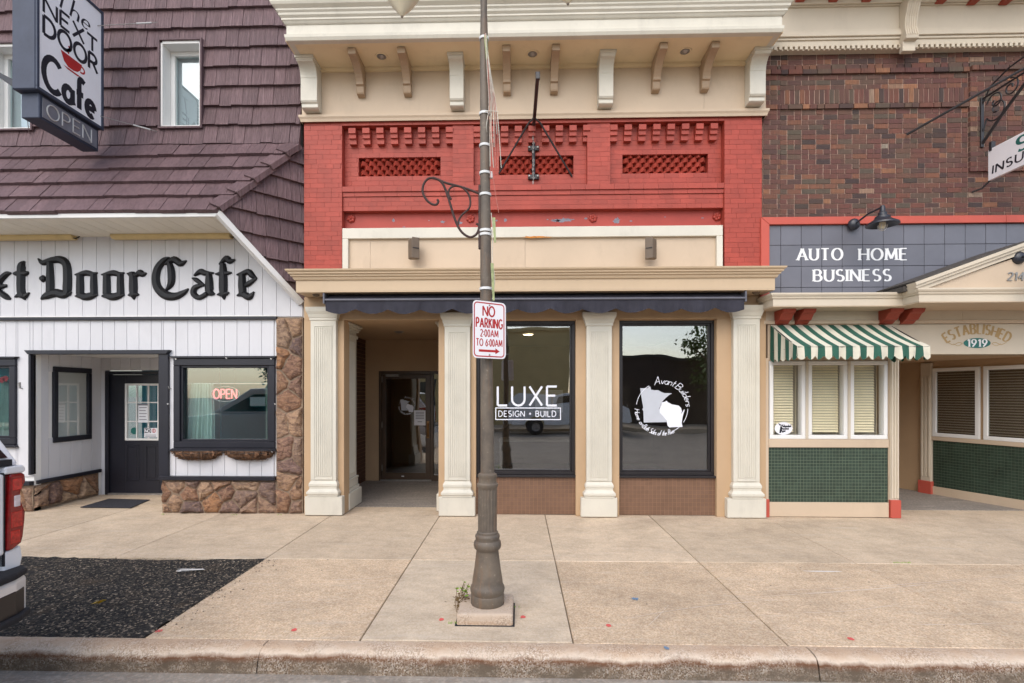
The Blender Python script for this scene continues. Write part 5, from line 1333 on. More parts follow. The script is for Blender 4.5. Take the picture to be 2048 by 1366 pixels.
# ================================================================ brown brick office on the right
YB = .15
IX0, IX1 = X(1525, YB), 10.2
off = thing('brick_office', 'brown brick office with charcoal tile sign board and cream pedimented entry', 'building', ((IX0+IX1)/2, .3, 0))
zbr0, zbr1 = Z(436, YB, 1780), Z(97, YB, 1780)
ow = M().box(IX0, IX1, YB+.007, 8, zbr0-.3, zbr1+1.5)
_t1, _t2 = Z(206, YB, 1750), Z(177, YB, 1750)
ow.box(IX0, IX1, YB-.013, YB+.007, Z(135,YB,1750)+.03, zbr1+.03).box(IX0, X(1560,YB)-.006, YB-.005, YB+.007, zbr0, _t2+.25).box(X(1936,YB)+.006, IX1, YB-.027, YB+.007, Z(345,YB,1750), _t2+.25)
ow = ow.build('brick_wall', MT['mortar'], off)
BO = []
C2 = .0695
pz0, pz1 = Z(206, YB, 1750), Z(177, YB, 1750); pxa, pxb = X(1560, YB), X(1936, YB)
nrow = int((zbr1-zbr0)/C2)
for r in range(nrow+1):
    za, zb = zbr0 + r*C2, min(zbr1+.02, zbr0 + (r+1)*C2); zm = (za+zb)/2
    if zb - za < .03: continue
    yo = YB
    if Z(150, YB, 1750) < zm < Z(135, YB, 1750): yo = YB - .035
    elif zm > Z(135, YB, 1750): yo = YB - .02
    flemish = rnd.random() < .55
    for zone, (za0, za1) in enumerate(((IX0, pxa), (pxa, pxb), (pxb, IX1-2.2))):
        if zone == 1 and pz0 < zm < pz1: continue
        y2 = yo
        if zone == 2 and zm > Z(345, YB, 1750) and zm < pz1+.25: y2 = yo - .035
        elif zone == 0 and zm < pz1+.25: y2 = yo - .012
        if pz0-.08 < zm < pz0: y2 = YB - .03
        x = za0 - (.1 if r % 2 else 0)
        while x < za1 - .01:
            L = .2 if (not flemish or rnd.random() < .6) else .1
            a, b = max(za0, x), min(za1, x + L); x += L
            if b - a > .03: BO.append((a, b, za, zb, y2 + rnd.uniform(-.003,.003), .08))
x = pxa
while x < pxb - .03:
    BO.append((x, x+.0685, pz0, pz1+.0, YB + rnd.uniform(-.003,.003), .08)); x += .0685
lay_bricks(BO, ow, 'brick', unit_mesh('brown_brick', MT['brick']), MT['brick'], gap=.010, gapz=.0075)
# ---- upper frieze with dentils, consoles and modillions
YU = .02
zd = Z(97, YU, 1780)
fx1 = 9.6
up = M().box(IX0-.0, fx1, YU, .3, zd+.03, zd+1.2).build('upper_frieze', MT['cream2'], off)
m = M()
for o_, z0, z1 in ((.02, Z(79,YU,1780), Z(74,YU,1780)), (.045, Z(74,YU,1780), Z(66,YU,1780)), (.03, Z(66,YU,1780), Z(60,YU,1780)), (.02, zd+.035, zd+.05), (.03, Z(13,YU,1780), Z(11,YU,1780)), (.06, Z(11,YU,1780), Z(2,YU,1780))): m.box(IX0, fx1, YU-o_, YU+.01, z0, z1)
m.build('frieze_moulding', MT['cream2'], off, bev=.005)
M().box(IX0, fx1, YU+.012, .2, zd, zd+.029).build('dentil_backing', MT['cream2'], off)
x = IX0+.02; DNT = unit_mesh('dentil', MT['cream2'])
while x < fx1: inst(DNT, 'dentil', off, (x+.02, YU-.001, zd+.0205), (.040, .042, .049)); x += .0705
for px in (1824, 2240):
    x0 = X(px, -.1); prof = [(YU,zd-.085),(YU-.07,zd-.08),(YU-.07,zd+.05),(YU-.13,zd+.055),(YU-.14,zd+.1),(YU-.11,zd+.22),(YU-.12,zd+.36),(YU-.17,zd+.5),(YU-.22,zd+.56),(YU-.22,zd+.7),(YU,zd+.7)]
    o = M().pyz(prof, x0-.085, x0+.085).build('console_bracket', MT['cream2'], off, bev=.005)
    m = M()
    for k in range(5): m.pyz([(p[0]-.008, p[1]) for p in prof[4:9]] + [(p[0]+.03, p[1]) for p in prof[8:3:-1]], x0-.066+k*.03, x0-.054+k*.03)
    m.build('flute', MT['cream2'], o)
for px in (1616, 1684, 1752, 1907, 1975, 2042):
    x0 = X(px, -.25); zz = Z(8, -.1, px)+.10
    M().pyz([(YU,zz-.03),(YU-.12,zz-.03),(YU-.2,zz),(YU-.42,zz+.03),(YU-.42,zz+.2),(YU,zz+.2)], x0-.058, x0+.058).build('modillion', MT['brickred'], off, bev=.004)
M().box(IX0, fx1, -.7, YU+.1, Z(8,-.1,1800)+.3, Z(8,-.1,1800)+.7).build('upper_cornice', MT['cream2'], off)
# ---- charcoal tile sign board in a coral frame
YT = .10
tx0 = X(1536, YT); tz0, tz1 = 3.03, Z(449, YT, 1780)
bd = M().box(tx0, 9.2, YT+.006, .3, tz0, tz1).build('sign_board', mat('dark_joint', rgb(40,40,46), .8, .1, 5), off)
cols = [tx0] + [X(1561.5+41*k, YT) for k in range(14)]; rowsz = [Z(v, YT, 1780) for v in (449, 489, 531.6, 574)] + [tz0]
for i in range(len(cols)-1):
    for k in range(4):
        M().box(cols[i]+.003, cols[i+1]-.003, YT - rnd.uniform(0,.0015), YT+.02, rowsz[k+1]+.003, rowsz[k]-.003).build('tile', MT['charcoal'], bd, bev=.002)
f_ = lambda xc, zz: (lambda u, v, o: (xc+u, YT-.003-o, zz+v))
m = M(); lettering(m, 'AUTO', f_(X(1639.5,YT), Z(520,YT,1640)), .158, X(1685,YT)-X(1592,YT)-.03, gap=.3, mode='serif', thick=.23, thin=.09); m.build('sign_word', MT['letter_w'], off)
m = M(); lettering(m, 'HOME', f_(X(1766,YT), Z(520,YT,1766)), .158, X(1816,YT)-X(1716,YT)-.04, gap=.3, mode='serif', thick=.23, thin=.09); m.build('sign_word', MT['letter_w'], off)
m = M(); lettering(m, 'BUSINESS', f_(X(1704,YT), Z(562,YT,1704)), .158, X(1783,YT)-X(1626,YT)-.03, gap=.3, mode='serif', thick=.23, thin=.09); m.build('sign_word', MT['letter_w'], off)
M().pxz([(X(1522,.06),3.05),(tx0,3.05),(tx0,tz1),(X(1522,.06),tz1+.1)], .055, .2).build('coral_upright', MT['coral'], off, bev=.003)
M().pxz([(X(1522,.06)+.002,tz1+.103),(tx0+.002,tz1+.002),(X(2012,.06),tz1+.002),(X(2012,.06),tz1+.103)], .055, .2).build('coral_rail', MT['coral'], off, bev=.003)
M().box(X(2012.6,.06), 9.2, .055, .2, tz1+.002, tz1+.103).build('coral_rail', MT['coral'], off, bev=.003)
# ---- entablature and pediment
YN, YPd = -.30, -.58
ez0, ez1 = Z(611, YN, 1680), Z(586, YN, 1680)
n0, n1 = X(1546, YN), X(1831, YN)
prof = [(-.35,ez0),(.0,ez0),(.0,ez0+.09),(.015,ez0+.095),(.02,ez0+.12),(.03,ez0+.125),(.04,ez1-.02),(.04,ez1),(-.4,ez1+.02)]
M().corn(prof, n0, n1+.6, YN, .3).build('entablature', MT['cream2'], off)
p0, p1 = X(1838, YPd), 2*X(2050, YPd)-X(1838, YPd)
M().corn(prof, p0, p1, YPd, .3).build('porch_entablature', MT['cream2'], off)
M().box(n0, p1, YN+.002, .3, ez0-.012, ez0+.004).box(p0, p1, YPd+.002, YN, ez0-.012, ez0+.004).build('entablature_soffit', MT['tan'], off)
pxm = (p0+p1)/2; pa = Z(497, YPd, 2045); pzb = ez1+.0
M().pxz([(p0+.05,pzb),(p1-.05,pzb),(pxm,pa-.08)], YPd+.03, .2).build('pediment', MT['tan'], off)
def rake(sg):
    xo = p0-.05 if sg < 0 else p1+.05; L = Vector((pxm-xo, 0, pa-pzb)); nn = Vector((-L.z, 0, L.x)).normalized(); nn = nn if nn.z > 0 else -nn
    A, B = Vector((xo, 0, pzb)), Vector((pxm, 0, pa))
    m = M()
    for y0_, t0, t1 in ((YPd-.045, .035, .075), (YPd-.025, .0, .034), (YPd-.0, -.05, -.001)):
        m.prism([A+nn*t0+Vector((0,y0_,0)), B+nn*t0+Vector((0,y0_,0)), B+nn*t1+Vector((0,y0_,0)), A+nn*t1+Vector((0,y0_,0))], (0,.16,0))
    m.build('raking_cornice', MT['cream2'], off)
    M().prism([A+nn*.074+Vector((0,YPd-.04,0)), B+nn*.074+Vector((0,YPd-.04,0)), B+nn*.095+Vector((0,YPd-.04,0)), A+nn*.095+Vector((0,YPd-.04,0))], (0, YT-YPd+.03, 0)).build('pediment_roof', MT['slate'], off)
rake(-1); rake(1)
M().pxz([(p0-.10,pzb-.012),(p1+.10,pzb-.012),(p1+.10,pzb+.05),(pxm,pa+.072),(p0-.10,pzb+.05)], YPd+.13, YT-.002).build('porch_roof', MT['slate'], off)
M().box(p0-.03, p1, YPd+.1, YT-.003, ez1-.03, ez1+.008).build('porch_roof_base', MT['cream2'], off)
m = M(); lettering(m, '214', lambda u, v, o: (X(2034,YPd)+u, YPd+.027-o, Z(560,YPd,2034)+v), .10, .2, gap=.2, mode='nib', thick=.2, thin=.09, depth=.008, italic=.15); m.build('house_number', MT['steel'], off)
# ---- frieze, brackets
YZ = .12
fz0, fz1 = Z(708, YZ, 1950), ez0
bx0, bx1 = X(1537, YZ), X(1776, YZ)
m = M().box(X(1527,YZ), X(1925,YZ), YZ, .34, Z(648,YZ,1700), fz1).box(X(1925,YZ)+.003, 9.2, YZ, .34, Z(645,YZ,1950), fz1)
m.build('entry_frieze', MT['cream2'], off)
M().box(X(1780,YZ), 9.2, YZ+.01, .4, fz0, Z(648,YZ,1950)).build('entry_lintel', MT['cream2'], off)
M().box(X(1527,YZ), 9.2, YZ-.025, YZ+.02, Z(648,YZ,1700), Z(641,YZ,1700)).build('frieze_moulding', MT['tan'], off, bev=.004)
for px in (1573, 1613, 1786, 1828):
    x0 = X(px, -.05); prof = [(YZ,ez0-.2),(YZ-.03,ez0-.2),(YZ-.06,ez0-.19),(YZ-.1,ez0-.16),(YZ-.14,ez0-.15),(YZ-.2,ez0-.08),(YZ-.25,ez0-.06),(YZ-.27,ez0-.013),(YZ,ez0-.013)]
    M().pyz(prof, x0-.085, x0+.085).build('red_bracket', MT['brickred'], off, bev=.004)
# ---- ESTABLISHED 1919, painted on the lintel
ec = X(1955,YZ); ez = Z(668,YZ,1955)
m = M(); lay, tot = layout('ESTABLISHED', .3); rad = .72; cap = .135; k_ = 0
for ch, ss in lay:
    for s_ in ss:
        pts = []
        for x, y in s_:
            an = R(90) - ((x/tot)-.5)*.86/rad; pts.append(((rad+y*cap)*math.cos(an), (rad+y*cap)*math.sin(an)-rad))
        strip(m, pts, lambda u, v, o: (ec+u, YZ+.007-o, ez+v+.005), lambda t: (.08+.15*abs(t.y))*cap/2, 0, .0002*(k_ % 5)); k_ += 1
for sg in (-1, 1):
    strip(m, [(sg*(.2+.2*k/10), .016*math.sin(k*.75)) for k in range(11)], lambda u, v, o: (ec+u, YZ+.007-o, Z(687,YZ,1955)+v), lambda t: .004, 0, .0002)
    strip(m, [(sg*(.2+.12*k/10), -.03*math.sin(k*.314)) for k in range(11)], lambda u, v, o: (ec+u, YZ+.007-o, Z(687,YZ,1955)+v), lambda t: .003, 0, .0005)
m.build('established_lettering', MT['letter_g'], off)
m = M(); zo = Z(686,YZ,1955); pts = [(ec+.185*math.cos(6.283*k/28), YZ+.006, zo+.07*math.sin(6.283*k/28)) for k in range(28)]; m.add(pts, [tuple(range(28))]); m.build('date_oval', MT['teal'], off)
m = M(); lettering(m, '1919', lambda u, v, o: (ec+u, YZ+.0045-o, zo-.05+v), .1, .26, gap=.26, mode='serif', thick=.24, thin=.1); m.build('date_lettering', MT['letter_w'], off)
# ---- window bay
YI = .14
wz0, wz1 = Z(878, YI, 1660), Z(722, YI, 1660)
def blinds(x0, x1, z0, z1, y, mt, parent, pitch=.038, tilt=.5):
    n = int((z1-z0)/pitch); me = M().add([(-.5,-.012,-.0155),(.5,-.012,-.0155),(.5,.012,.0135),(-.5,.012,.0135),(-.5,-.0115,-.014),(.5,-.0115,-.014),(.5,.0125,.015),(-.5,.0125,.015)], [(0,1,2,3),(4,5,6,7),(0,1,5,4),(2,3,7,6)]).mesh('slat', mt, norm=False)
    for k in range(n): inst(me, 'slat', parent, ((x0+x1)/2, y, z1 - (k+.5)*pitch), (x1-x0, 1, 1))
xw = [(X(1538,YI), X(1610,YI)), (X(1615,YI), X(1694,YI)), (X(1699,YI), X(1774,YI))]
for k, (x0, x1) in enumerate(xw):
    m = M(); t_ = .055
    for a, b, c, d in ((x0,x1,wz1-t_,wz1),(x0,x1,wz0,wz0+t_),(x0,x0+t_,wz0+t_,wz1-t_),(x1-t_,x1,wz0+t_,wz1-t_)): m.box(a,b,YI-.02,YI+.09,c,d)
    f = m.build('bay_window', MT['white'], off, bev=.006)
    M().box(x0+t_-.003, x1-t_+.003, YI+.03, YI+.036, wz0+t_-.003, wz1-t_+.003).build('pane', MT['glass_pale'], f)
    blinds(x0+t_+.01, x1-t_-(.07 if k != 1 else .02), wz0+t_, wz1-t_, YI+.08, MT['blind'], f)
    m = M()
    for q in (.2, .8): m.tube([(x0+(x1-x0)*q, YI+.062, wz0+t_), (x0+(x1-x0)*q, YI+.062, wz1-t_)], .002, 4)
    m.build('ladder_cord', MT['blind'], f)
    if k == 0: BW = f
for x in (X(1612.5,YI), X(1696.5,YI)): M().box(x-.017, x+.017, YI-.03, YI+.1, wz0-.0, wz1).build('mullion', MT['cream2'], off, bev=.005)
stx, stz = X(1569, YI), Z(857, YI, 1569)
es_ = M().add([(stx+.125*math.cos(6.283*k/28), YI+.026, stz+.09*math.sin(6.283*k/28)) for k in range(28)], [tuple(range(28))]).build('oval_sticker', MT['paper'], BW)
m = M()
for k, t in enumerate(('Independent','Insurance','Agent')): lettering(m, t, lambda u, v, o, k=k: (stx-.012-.012*k+u, YI+.0245-o, stz+.018-.034*k+v), .036, (.115,.095,.06)[k], gap=.16, thick=.22, center=False)
m.add([(stx-.06,YI+.0245,stz-.065),(stx-.035,YI+.0245,stz-.065),(stx-.02,YI+.0245,stz+.03),(stx-.045,YI+.0245,stz+.03)], [(0,1,2,3)])
m.add([(stx-.075,YI+.0243,stz+.075),(stx-.03,YI+.0243,stz+.05),(stx+.005,YI+.0243,stz+.055),(stx-.02,YI+.0243,stz+.036),(stx-.058,YI+.0243,stz+.042)], [(0,1,2,3,4)])
m.build('sticker_lettering', MT['letter_k'], es_)
M().box(bx0-.02, bx1+.02, YI+.25, YI+.3, wz0-.1, wz1+.3).build('room_screen', MT['room_l'], off)
M().box(bx0, bx1, YZ+.02, YZ+.3, wz1, fz1).build('bay_head', MT['tan'], off)
sz0 = Z(895, YZ, 1660); gz0 = Z(1005, .1, 1660)
M().box(bx0, bx1, YZ-.02, .34, sz0, wz0-.002).build('bay_sill', MT['tan'], off, bev=.006)
mosaic(bx0, bx1, .125, gz0, sz0-.001, .0445, MT['tile_g'], MT['grout_g'], off)
M().box(bx0, bx1, .10, .34, .007, gz0-.001).build('bay_base', MT['tan'], off, bev=.004)
def fluted_post(x0, x1, yf, z1, nm='fluted_post'):
    p = M().box(x0, x1, yf, .34, .0, z1).build(nm, MT['cream2'], off, bev=.003); m = M(); n = 3; w_ = (x1-x0)/n
    for k in range(n): m.box(x0+w_*(k+.2), x0+w_*(k+.8), yf-.014, yf+.01, .27, z1-.02)
    m.build('flute', MT['cream2'], p, bev=.003)
    M().box(x0-.012, x1+.012, yf-.03, .34, 0, .25).build('coral_foot', MT['coral'], p, bev=.006)
fluted_post(X(1781,.1), X(1798,.1), .1, Z(716,.1,1790)); 
M().box(X(1777,.12), X(1781,.1)-.001, .12, .34, 0, Z(716,.1,1790)).build('post_filler', MT['tan'], off)
M().box(X(1526,.12), bx0-.001, .115, .34, 0, Z(716,.1,1540)).build('fluted_post', MT['tan'], off)
M().box(X(1527,.08), bx0-.001, .08, .34, 0, .25).build('coral_foot', MT['coral'], off, bev=.006)
# ---- entry recess
P0, P1 = Vector((6.80, 2.95)), Vector((7.72, .13)); wdv = (P1-P0).normalized(); wnv = Vector((-wdv.y, wdv.x)); wnv = wnv if wnv.x < 0 else -wnv
def hit(px):      # distance along the splayed wall at a pixel column
    lo, hi = 0.0, (P1-P0).length*1.5
    for _ in range(40):
        s = (lo+hi)/2; p = P0 + wdv*s
        if X(px, p.y) > p.x: lo = s
        else: hi = s
    s = (lo+hi)/2; return s, (P0+wdv*s)
def wallbox(s0, s1, z0, z1, o0, o1):
    q = []
    for s, o in ((s0,o0),(s1,o0),(s1,o1),(s0,o1)): p = P0 + wdv*s + wnv*o; q.append((p.x, p.y))
    return M().pxy(q, z0, z1)
SLn = (P1-P0).length + .4
wallbox(0, SLn, 0, fz0, -.2, 0).build('splayed_wall', MT['tan_wall'], off)
sA, pA = hit(1868); sB, pB = hit(1962); sC, pC = hit(1970)
zt2, zb2 = Z(737, pA.y, 1868), Z(872, pA.y, 1868)
for s0, s1, nm_ in ((sA, sB, 'a'), (sC, SLn-.1, 'b')):
    m = M(); t_ = .06
    for a, b, c, d in ((s0,s1,zt2-t_,zt2),(s0,s1,zb2,zb2+t_),(s0,s0+t_,zb2+t_,zt2-t_),(s1-t_,s1,zb2+t_,zt2-t_)): q = wallbox(a,b,c,d,.0,.045); m.add(q.v, q.f)
    f = m.build('entry_window', MT['white'], off, bev=.005)
    wallbox(s0+t_, s1-t_, zb2+t_, zt2-t_, .02, .025).build('pane', MT['glass'], f)
    wallbox(s0+t_, s1-t_, zb2+t_, zt2-t_, .0005, .003).build('dark_back', MT['rubber'], f)
    k = zb2+t_+.02
    while k < zt2-t_-.01: wallbox(s0+t_, s1-t_, k, k+.016, .004, .018).build('slat', MT['blind_d'], f); k += .042
wallbox(sA-.02, SLn, zb2-.07, zb2-.002, .0, .05).build('entry_sill', MT['tan'], off, bev=.005)
gb = wallbox(sA, SLn, .14, zb2-.071, .0, .02).build('entry_bulkhead', MT['grout_g'], off)
m = M(); n = int((SLn-sA)/.0445); nz = int((zb2-.071-.14)/.0445); pz_ = (zb2-.071-.14)/nz
for i in range(n):
    for k in range(nz): q = wallbox(sA+i*.0445+.0022, sA+(i+1)*.0445-.0022, .14+k*pz_+.0025, .14+(k+1)*pz_-.0025, .015, .024); m.add(q.v, q.f)
o = m.build('mosaic_tile', MT['tile_g'], gb); o['kind'] = 'stuff'
wallbox(sA, SLn, .0, .139, .0, .045).build('entry_base', MT['tan'], off, bev=.004)
s1_, _ = hit(1846); o = wallbox(s1_, sA-.01, 0, fz0-.02, 0, .06).build('entry_pilaster', MT['cream2'], off, bev=.004)
m = M()
for k in range(3): w_ = (sA-.01-s1_)/3; q = wallbox(s1_+w_*(k+.2), s1_+w_*(k+.8), .3, fz0-.25, .055, .075); m.add(q.v, q.f)
m.build('flute', MT['cream2'], o, bev=.003); wallbox(s1_-.03, sA+.01, 0, .22, .0, .085).build('coral_foot', MT['coral'], o, bev=.005)
M().box(X(1798,.34), P1.x+.5, .34, 3.2, fz0-.0, fz0+.05).build('entry_ceiling', MT['tan_wall'], off)
M().box(X(1776,.3)-.1, X(1776,.3)+.0, .3, 3.2, 0, fz0).build('bay_side_wall', MT['tan_wall'], off)
M().box(X(1776,.3), P1.x, 3.0, 3.1, 0, fz0).build('entry_back_wall', MT['tan_wall'], off)
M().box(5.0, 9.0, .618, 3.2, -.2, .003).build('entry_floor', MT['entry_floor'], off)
M().box(P1.x+.02, 9.2, .2, .4, 0, fz0).build('right_wall', MT['tan'], off)
# ---- striped awning
AY = -.60; ax0, ax1 = X(1541,.1), X(1781,.1); az1 = Z(650,.1,1660); az0 = Z(692,AY,1724); av = Z(716,AY,1724)
sa = thing('striped_awning', 'green and cream striped awning with scalloped edge over the bay window', 'awning', ((ax0+ax1)/2, .1, az0))
ns = 19; sw2 = (ax1-ax0)/ns
m = M()
for i in range(ns):
    mi = i % 2; xa, xb = ax0+i*sw2, ax0+(i+1)*sw2; n = 8
    for k in range(n):
        f0, f1 = k/n, (k+1)/n
        def P(x, f): s_ = math.sin(math.pi*f)*.02 + .003*math.sin(x*30); return (x, .1+(AY-.1)*f, az1+(az0-az1)*f - s_)
        m.quad(P(xa,f0), P(xb,f0), P(xb,f1), P(xa,f1), mi)
    sub = 8
    for k in range(sub):
        x0_, x1_ = xa+(xb-xa)*k/sub, xa+(xb-xa)*(k+1)/sub
        def zb3(x): return av + .03 - .05*abs(math.sin((x-ax0)*math.pi/(sw2*1.28)))
        def yy(x, f): return AY - .004 - f*(.012*math.sin(x*21)+.010*math.sin(x*47+1))
        zmid = lambda x: az0*.55 + zb3(x)*.45
        m.quad((x0_,AY,az0),(x1_,AY,az0),(x1_,yy(x1_,.5),zmid(x1_)),(x0_,yy(x0_,.5),zmid(x0_)), mi)
        m.quad((x0_,yy(x0_,.5),zmid(x0_)),(x1_,yy(x1_,.5),zmid(x1_)),(x1_,yy(x1_,1),zb3(x1_)),(x0_,yy(x0_,1),zb3(x0_)), mi)
m.build('canopy', [MT['awn_w'], MT['awn_g']], sa, smooth=True)
for x in (ax0, ax1):
    m = M(); n = 28
    for k in range(n):
        f0, f1 = k/n, (k+1)/n; y0_, y1_ = .1+(AY-.1)*f0, .1+(AY-.1)*f1
        zt0, zt1 = az1+(az0-az1)*f0 - math.sin(math.pi*f0)*.02, az1+(az0-az1)*f1 - math.sin(math.pi*f1)*.02
        b0, b1 = av+.03-.05*abs(math.sin(f0*math.pi*5)), av+.03-.05*abs(math.sin(f1*math.pi*5))
        m.quad((x,y0_,zt0),(x,y1_,zt1),(x+.008*math.sin(k),y1_,b1),(x+.008*math.sin(k-1),y0_,b0), int(f0*7) % 2)
    m.build('side_panel', [MT['awn_g'], MT['awn_w']], sa)
m = M().tube([(ax0+.01,AY+.01,az0-.01),(ax1-.01,AY+.01,az0-.01)], .012, 6)
for x in (ax0+.012, ax1-.012): m.tube([(x,.1,az1-.01),(x,AY+.01,az0-.012),(x,.1,az0-.02)], .01, 6)
m.build('awning_frame', MT['iron'], sa)
# ---- gooseneck lamps
def gooseneck(pxp, pyp, pxs, pys, y0, lab, grp):
    yl = y0 - .42; xp, zp = X(pxp,y0), Z(pyp,y0,pxp); xs_, zs_ = X(pxs,yl), Z(pys,yl,pxs)
    t_ = thing('gooseneck_lamp', lab, 'lamp', (xp, y0, zp), grp)
    M().lathe([(0,-.06),(.05,-.055),(.075,-.03),(.08,0)], (xp,y0,zp), 20, 'y').build('wall_plate', MT['lamp_k'], t_, smooth=True)
    M().tube([(xp,y0-.05,zp),(xp*.5+xs_*.5,(y0+yl)/2-.02,zs_-.02),(xs_,yl,zs_)], .013, 8).build('arm', MT['lamp_k'], t_, smooth=True)
    M().lathe([(.02,.02),(.03,0),(.034,-.06),(.05,-.075),(.052,-.11),(.085,-.125),(.092,-.155),(.135,-.185),(.185,-.215),(.19,-.235),(.18,-.232),(.08,-.16),(0,-.15)], (xs_,yl,zs_), 28).build('shade', MT['lamp_k'], t_, smooth=True)
    m = M()
    for k in range(4):
        a = k*math.pi/4; m.tube([(xs_+.055*math.cos(a)*math.cos(q), yl+.055*math.sin(a)*math.cos(q), zs_-.235-.075*abs(math.sin(q))) for q in [math.pi*j/10 for j in range(11)]], .004, 5)
    m.build('wire_guard', MT['neon_off'], t_); M().lathe([(0,-.29),(.03,-.275),(.04,-.25),(.035,-.2)], (xs_,yl,zs_), 14).build('bulb', MT['globe'], t_, smooth=True)
gooseneck(1707,449,1765,414,.055,'black gooseneck lamp with caged bulb above the charcoal sign board','gooseneck lamps')
gooseneck(2036,516,2110,495,YPd+.03,'black gooseneck lamp on the cream pediment at the right edge','gooseneck lamps')
# ---- iron scroll bracket with brace and hanging sign
YI2 = YB-.03; sxp = X(1962, YI2)
sb_ = thing('scroll_bracket', 'black wrought iron scroll bracket with long brace on the brown brick', 'bracket', (sxp, YI2, 5.2))
zt3, zb3_ = Z(197,YI2,1962), Z(296,YI2,1962)
M().box(sxp-.02, sxp+.02, YI2-.03, YI2+.03, zb3_, zt3).build('wall_bar', MT['iron'], sb_, bev=.005)
def yzt(pts, r_, nm_): M().tube([(sxp, YI2-.02-u, v) for u, v in pts], r_, 7).build(nm_, MT['iron'], sb_, smooth=True)
H_ = zt3-zb3_
yzt([(0,zt3-.1),(.12,zt3+.08),(.4,zt3+.17),(.9,zt3+.2),(1.3,zt3+.2)], .011, 'top_scroll'); yzt([(0,zb3_+.05),(.3,zb3_+.30),(.65,zb3_+.55),(1.1,zb3_+.82)], .02, 'strut'); yzt([(0,zt3-.02),(1.4,zt3-.02)], .014, 'top_bar')
def spiral(cu, cv, r0, a0, turns, n=26): return [(cu + r0*(1-.8*k/n)*math.cos(R(a0)+turns*6.283*k/n), cv + r0*(1-.8*k/n)*math.sin(R(a0)+turns*6.283*k/n)) for k in range(n+1)]
yzt([(.02,zb3_+.22)] + spiral(.22, zb3_+.42, .16, 200, 1.2), .010, 'scroll'); yzt(spiral(.42, zt3-.1, .12, 90, -1.3), .010, 'scroll'); yzt(spiral(.2, zt3-.16, .13, 170, -1.1), .010, 'scroll'); yzt(spiral(.75, zt3-.02, .13, 200, 1.2), .010, 'scroll')
bx_, bz_ = X(1812,YB-.02), Z(270,YB-.02,1812)
M().tube([(bx_,YB-.03,bz_),(sxp,-.93,zt3+.0)], .016, 7).build('long_brace', MT['iron'], sb_, smooth=True)
hx = X(1979, -.02); hs = thing('hanging_sign', 'white insurance sign hanging edge-on to the brown brick wall', 'sign', (hx, -.02, Z(362,-.02,1979)))
hz1, hz0 = Z(300,-.02,1979), Z(362,-.02,1979)
hp = M().box(hx-.02, hx+.02, -1.35, -.02, hz0, hz1).build('panel', MT['sign_w'], hs, bev=.004)
m = M(); lettering(m, 'INSURANCE', lambda u, v, o: (hx-.0215-o, -.09-u, hz0+.07+v), .105, 1.14, gap=.3, mode='nib', thick=.24, thin=.14, center=False, italic=.1); m.build('sign_lettering', MT['letter_k'], hp)
m = M(); lettering(m, 'S', lambda u, v, o: (hx-.0215-o, -.44-u, hz0+.2+v), .18, .14, mode='serif', thick=.3, thin=.12, center=False); m.build('green_initial', MT['teal'], hp)
m = M()
for y in (-.06, -1.3): m.box(hx-.028, hx+.028, y-.02, y+.02, hz1-.03, hz1+.09)
m.build('hanger', MT['iron'], hs)
M().tube([(hx,-.02,hz0+.0),(hx-.03,.06,hz0-.07),(hx-.1,.14,hz0-.09)], .012, 6).build('tie_rod', MT['iron'], hs)
# ================================================================ lamp post
PXc, PYc = X(975, -3.22), -3.22
lp = thing('lamp_post', 'weathered bronze twin globe lamp post on a concrete block', 'lamp post', (PXc, PYc, .085))
bx0, bx1 = X(913,-3.43), X(1026,-3.43)
m = M(); n = 10
blk = M().pxy([(bx0,-3.43),(bx1,-3.43),(bx1,-3.02),(bx0,-3.02)], -.05, .085).build('footing_block', MT['kerb'], lp, bev=.02, seg=3)
m = M().box(bx0-.012, bx1+.012, -3.445, -3.005, -.02, .0015); m.build('block_gap', MT['rubber'], lp)
d_ = CAM_D + PYc
def zp(py): return Z(py, PYc, 975)
S = d_/FPX
prof = [(.128,.085),(.131,.09),(.131,.155),(.126,.165),(.132,.18),(.136,.205),(.130,.225),(.122,.235),(.118,.27),(.104,.36),(.093,.45),(.087,.5),(.088,.505),(.104,.52),(.109,.545),(.105,.57),(.094,.582),(.094,.6),(.098,.61),(.094,.625),(.084,.632),(.084,.645),(.074,.655)]
M().lathe(prof, (PXc,PYc,0), 40).build('base_casting', MT['pole'], lp, smooth=True)
# fluted lower shaft
m = M(); z0, z1 = .64, zp(975); N = 48
for z in (z0, z1):
    for j in range(N): a = 6.283*j/N; r_ = .071 + (.0035 if j % 3 else -.002); m.v.append((PXc+r_*math.cos(a), PYc+r_*math.sin(a), z))
for j in range(N): m.f.append((j, (j+1) % N, N+(j+1) % N, N+j)); m.mi.append(0)
m.build('fluted_shaft', MT['pole'], lp, smooth=True)
zc = zp(975)
M().lathe([(.07,zc-.02),(.076,zc),(.084,zc+.012),(.084,zc+.03),(.072,zc+.04),(.068,zc+.075),(.075,zc+.085),(.075,zc+.105),(.06,zc+.115),(.05,zc+.12)], (PXc,PYc,0), 36).build('collar', MT['pole'], lp, smooth=True)
path = []; rad = []
for k in range(25):
    f = k/24; z = zc+.1 + (6.1-zc)*f; path.append((PXc + (X(967.5,PYc)-PXc)*(z-zc)/(zp(0)-zc), PYc, z)); rad.append(.055 - .023*min(1, (z-zc)/(zp(80)-zc)) if z < zp(78) else .026)
M().tube(path, rad, 28).build('shaft', MT['pole'], lp, smooth=True)
def pc(z): return PXc + (X(967.5,PYc)-PXc)*(z-zc)/(zp(0)-zc)
def pr(z): return .055 - .023*min(1, (z-zc)/(zp(80)-zc))
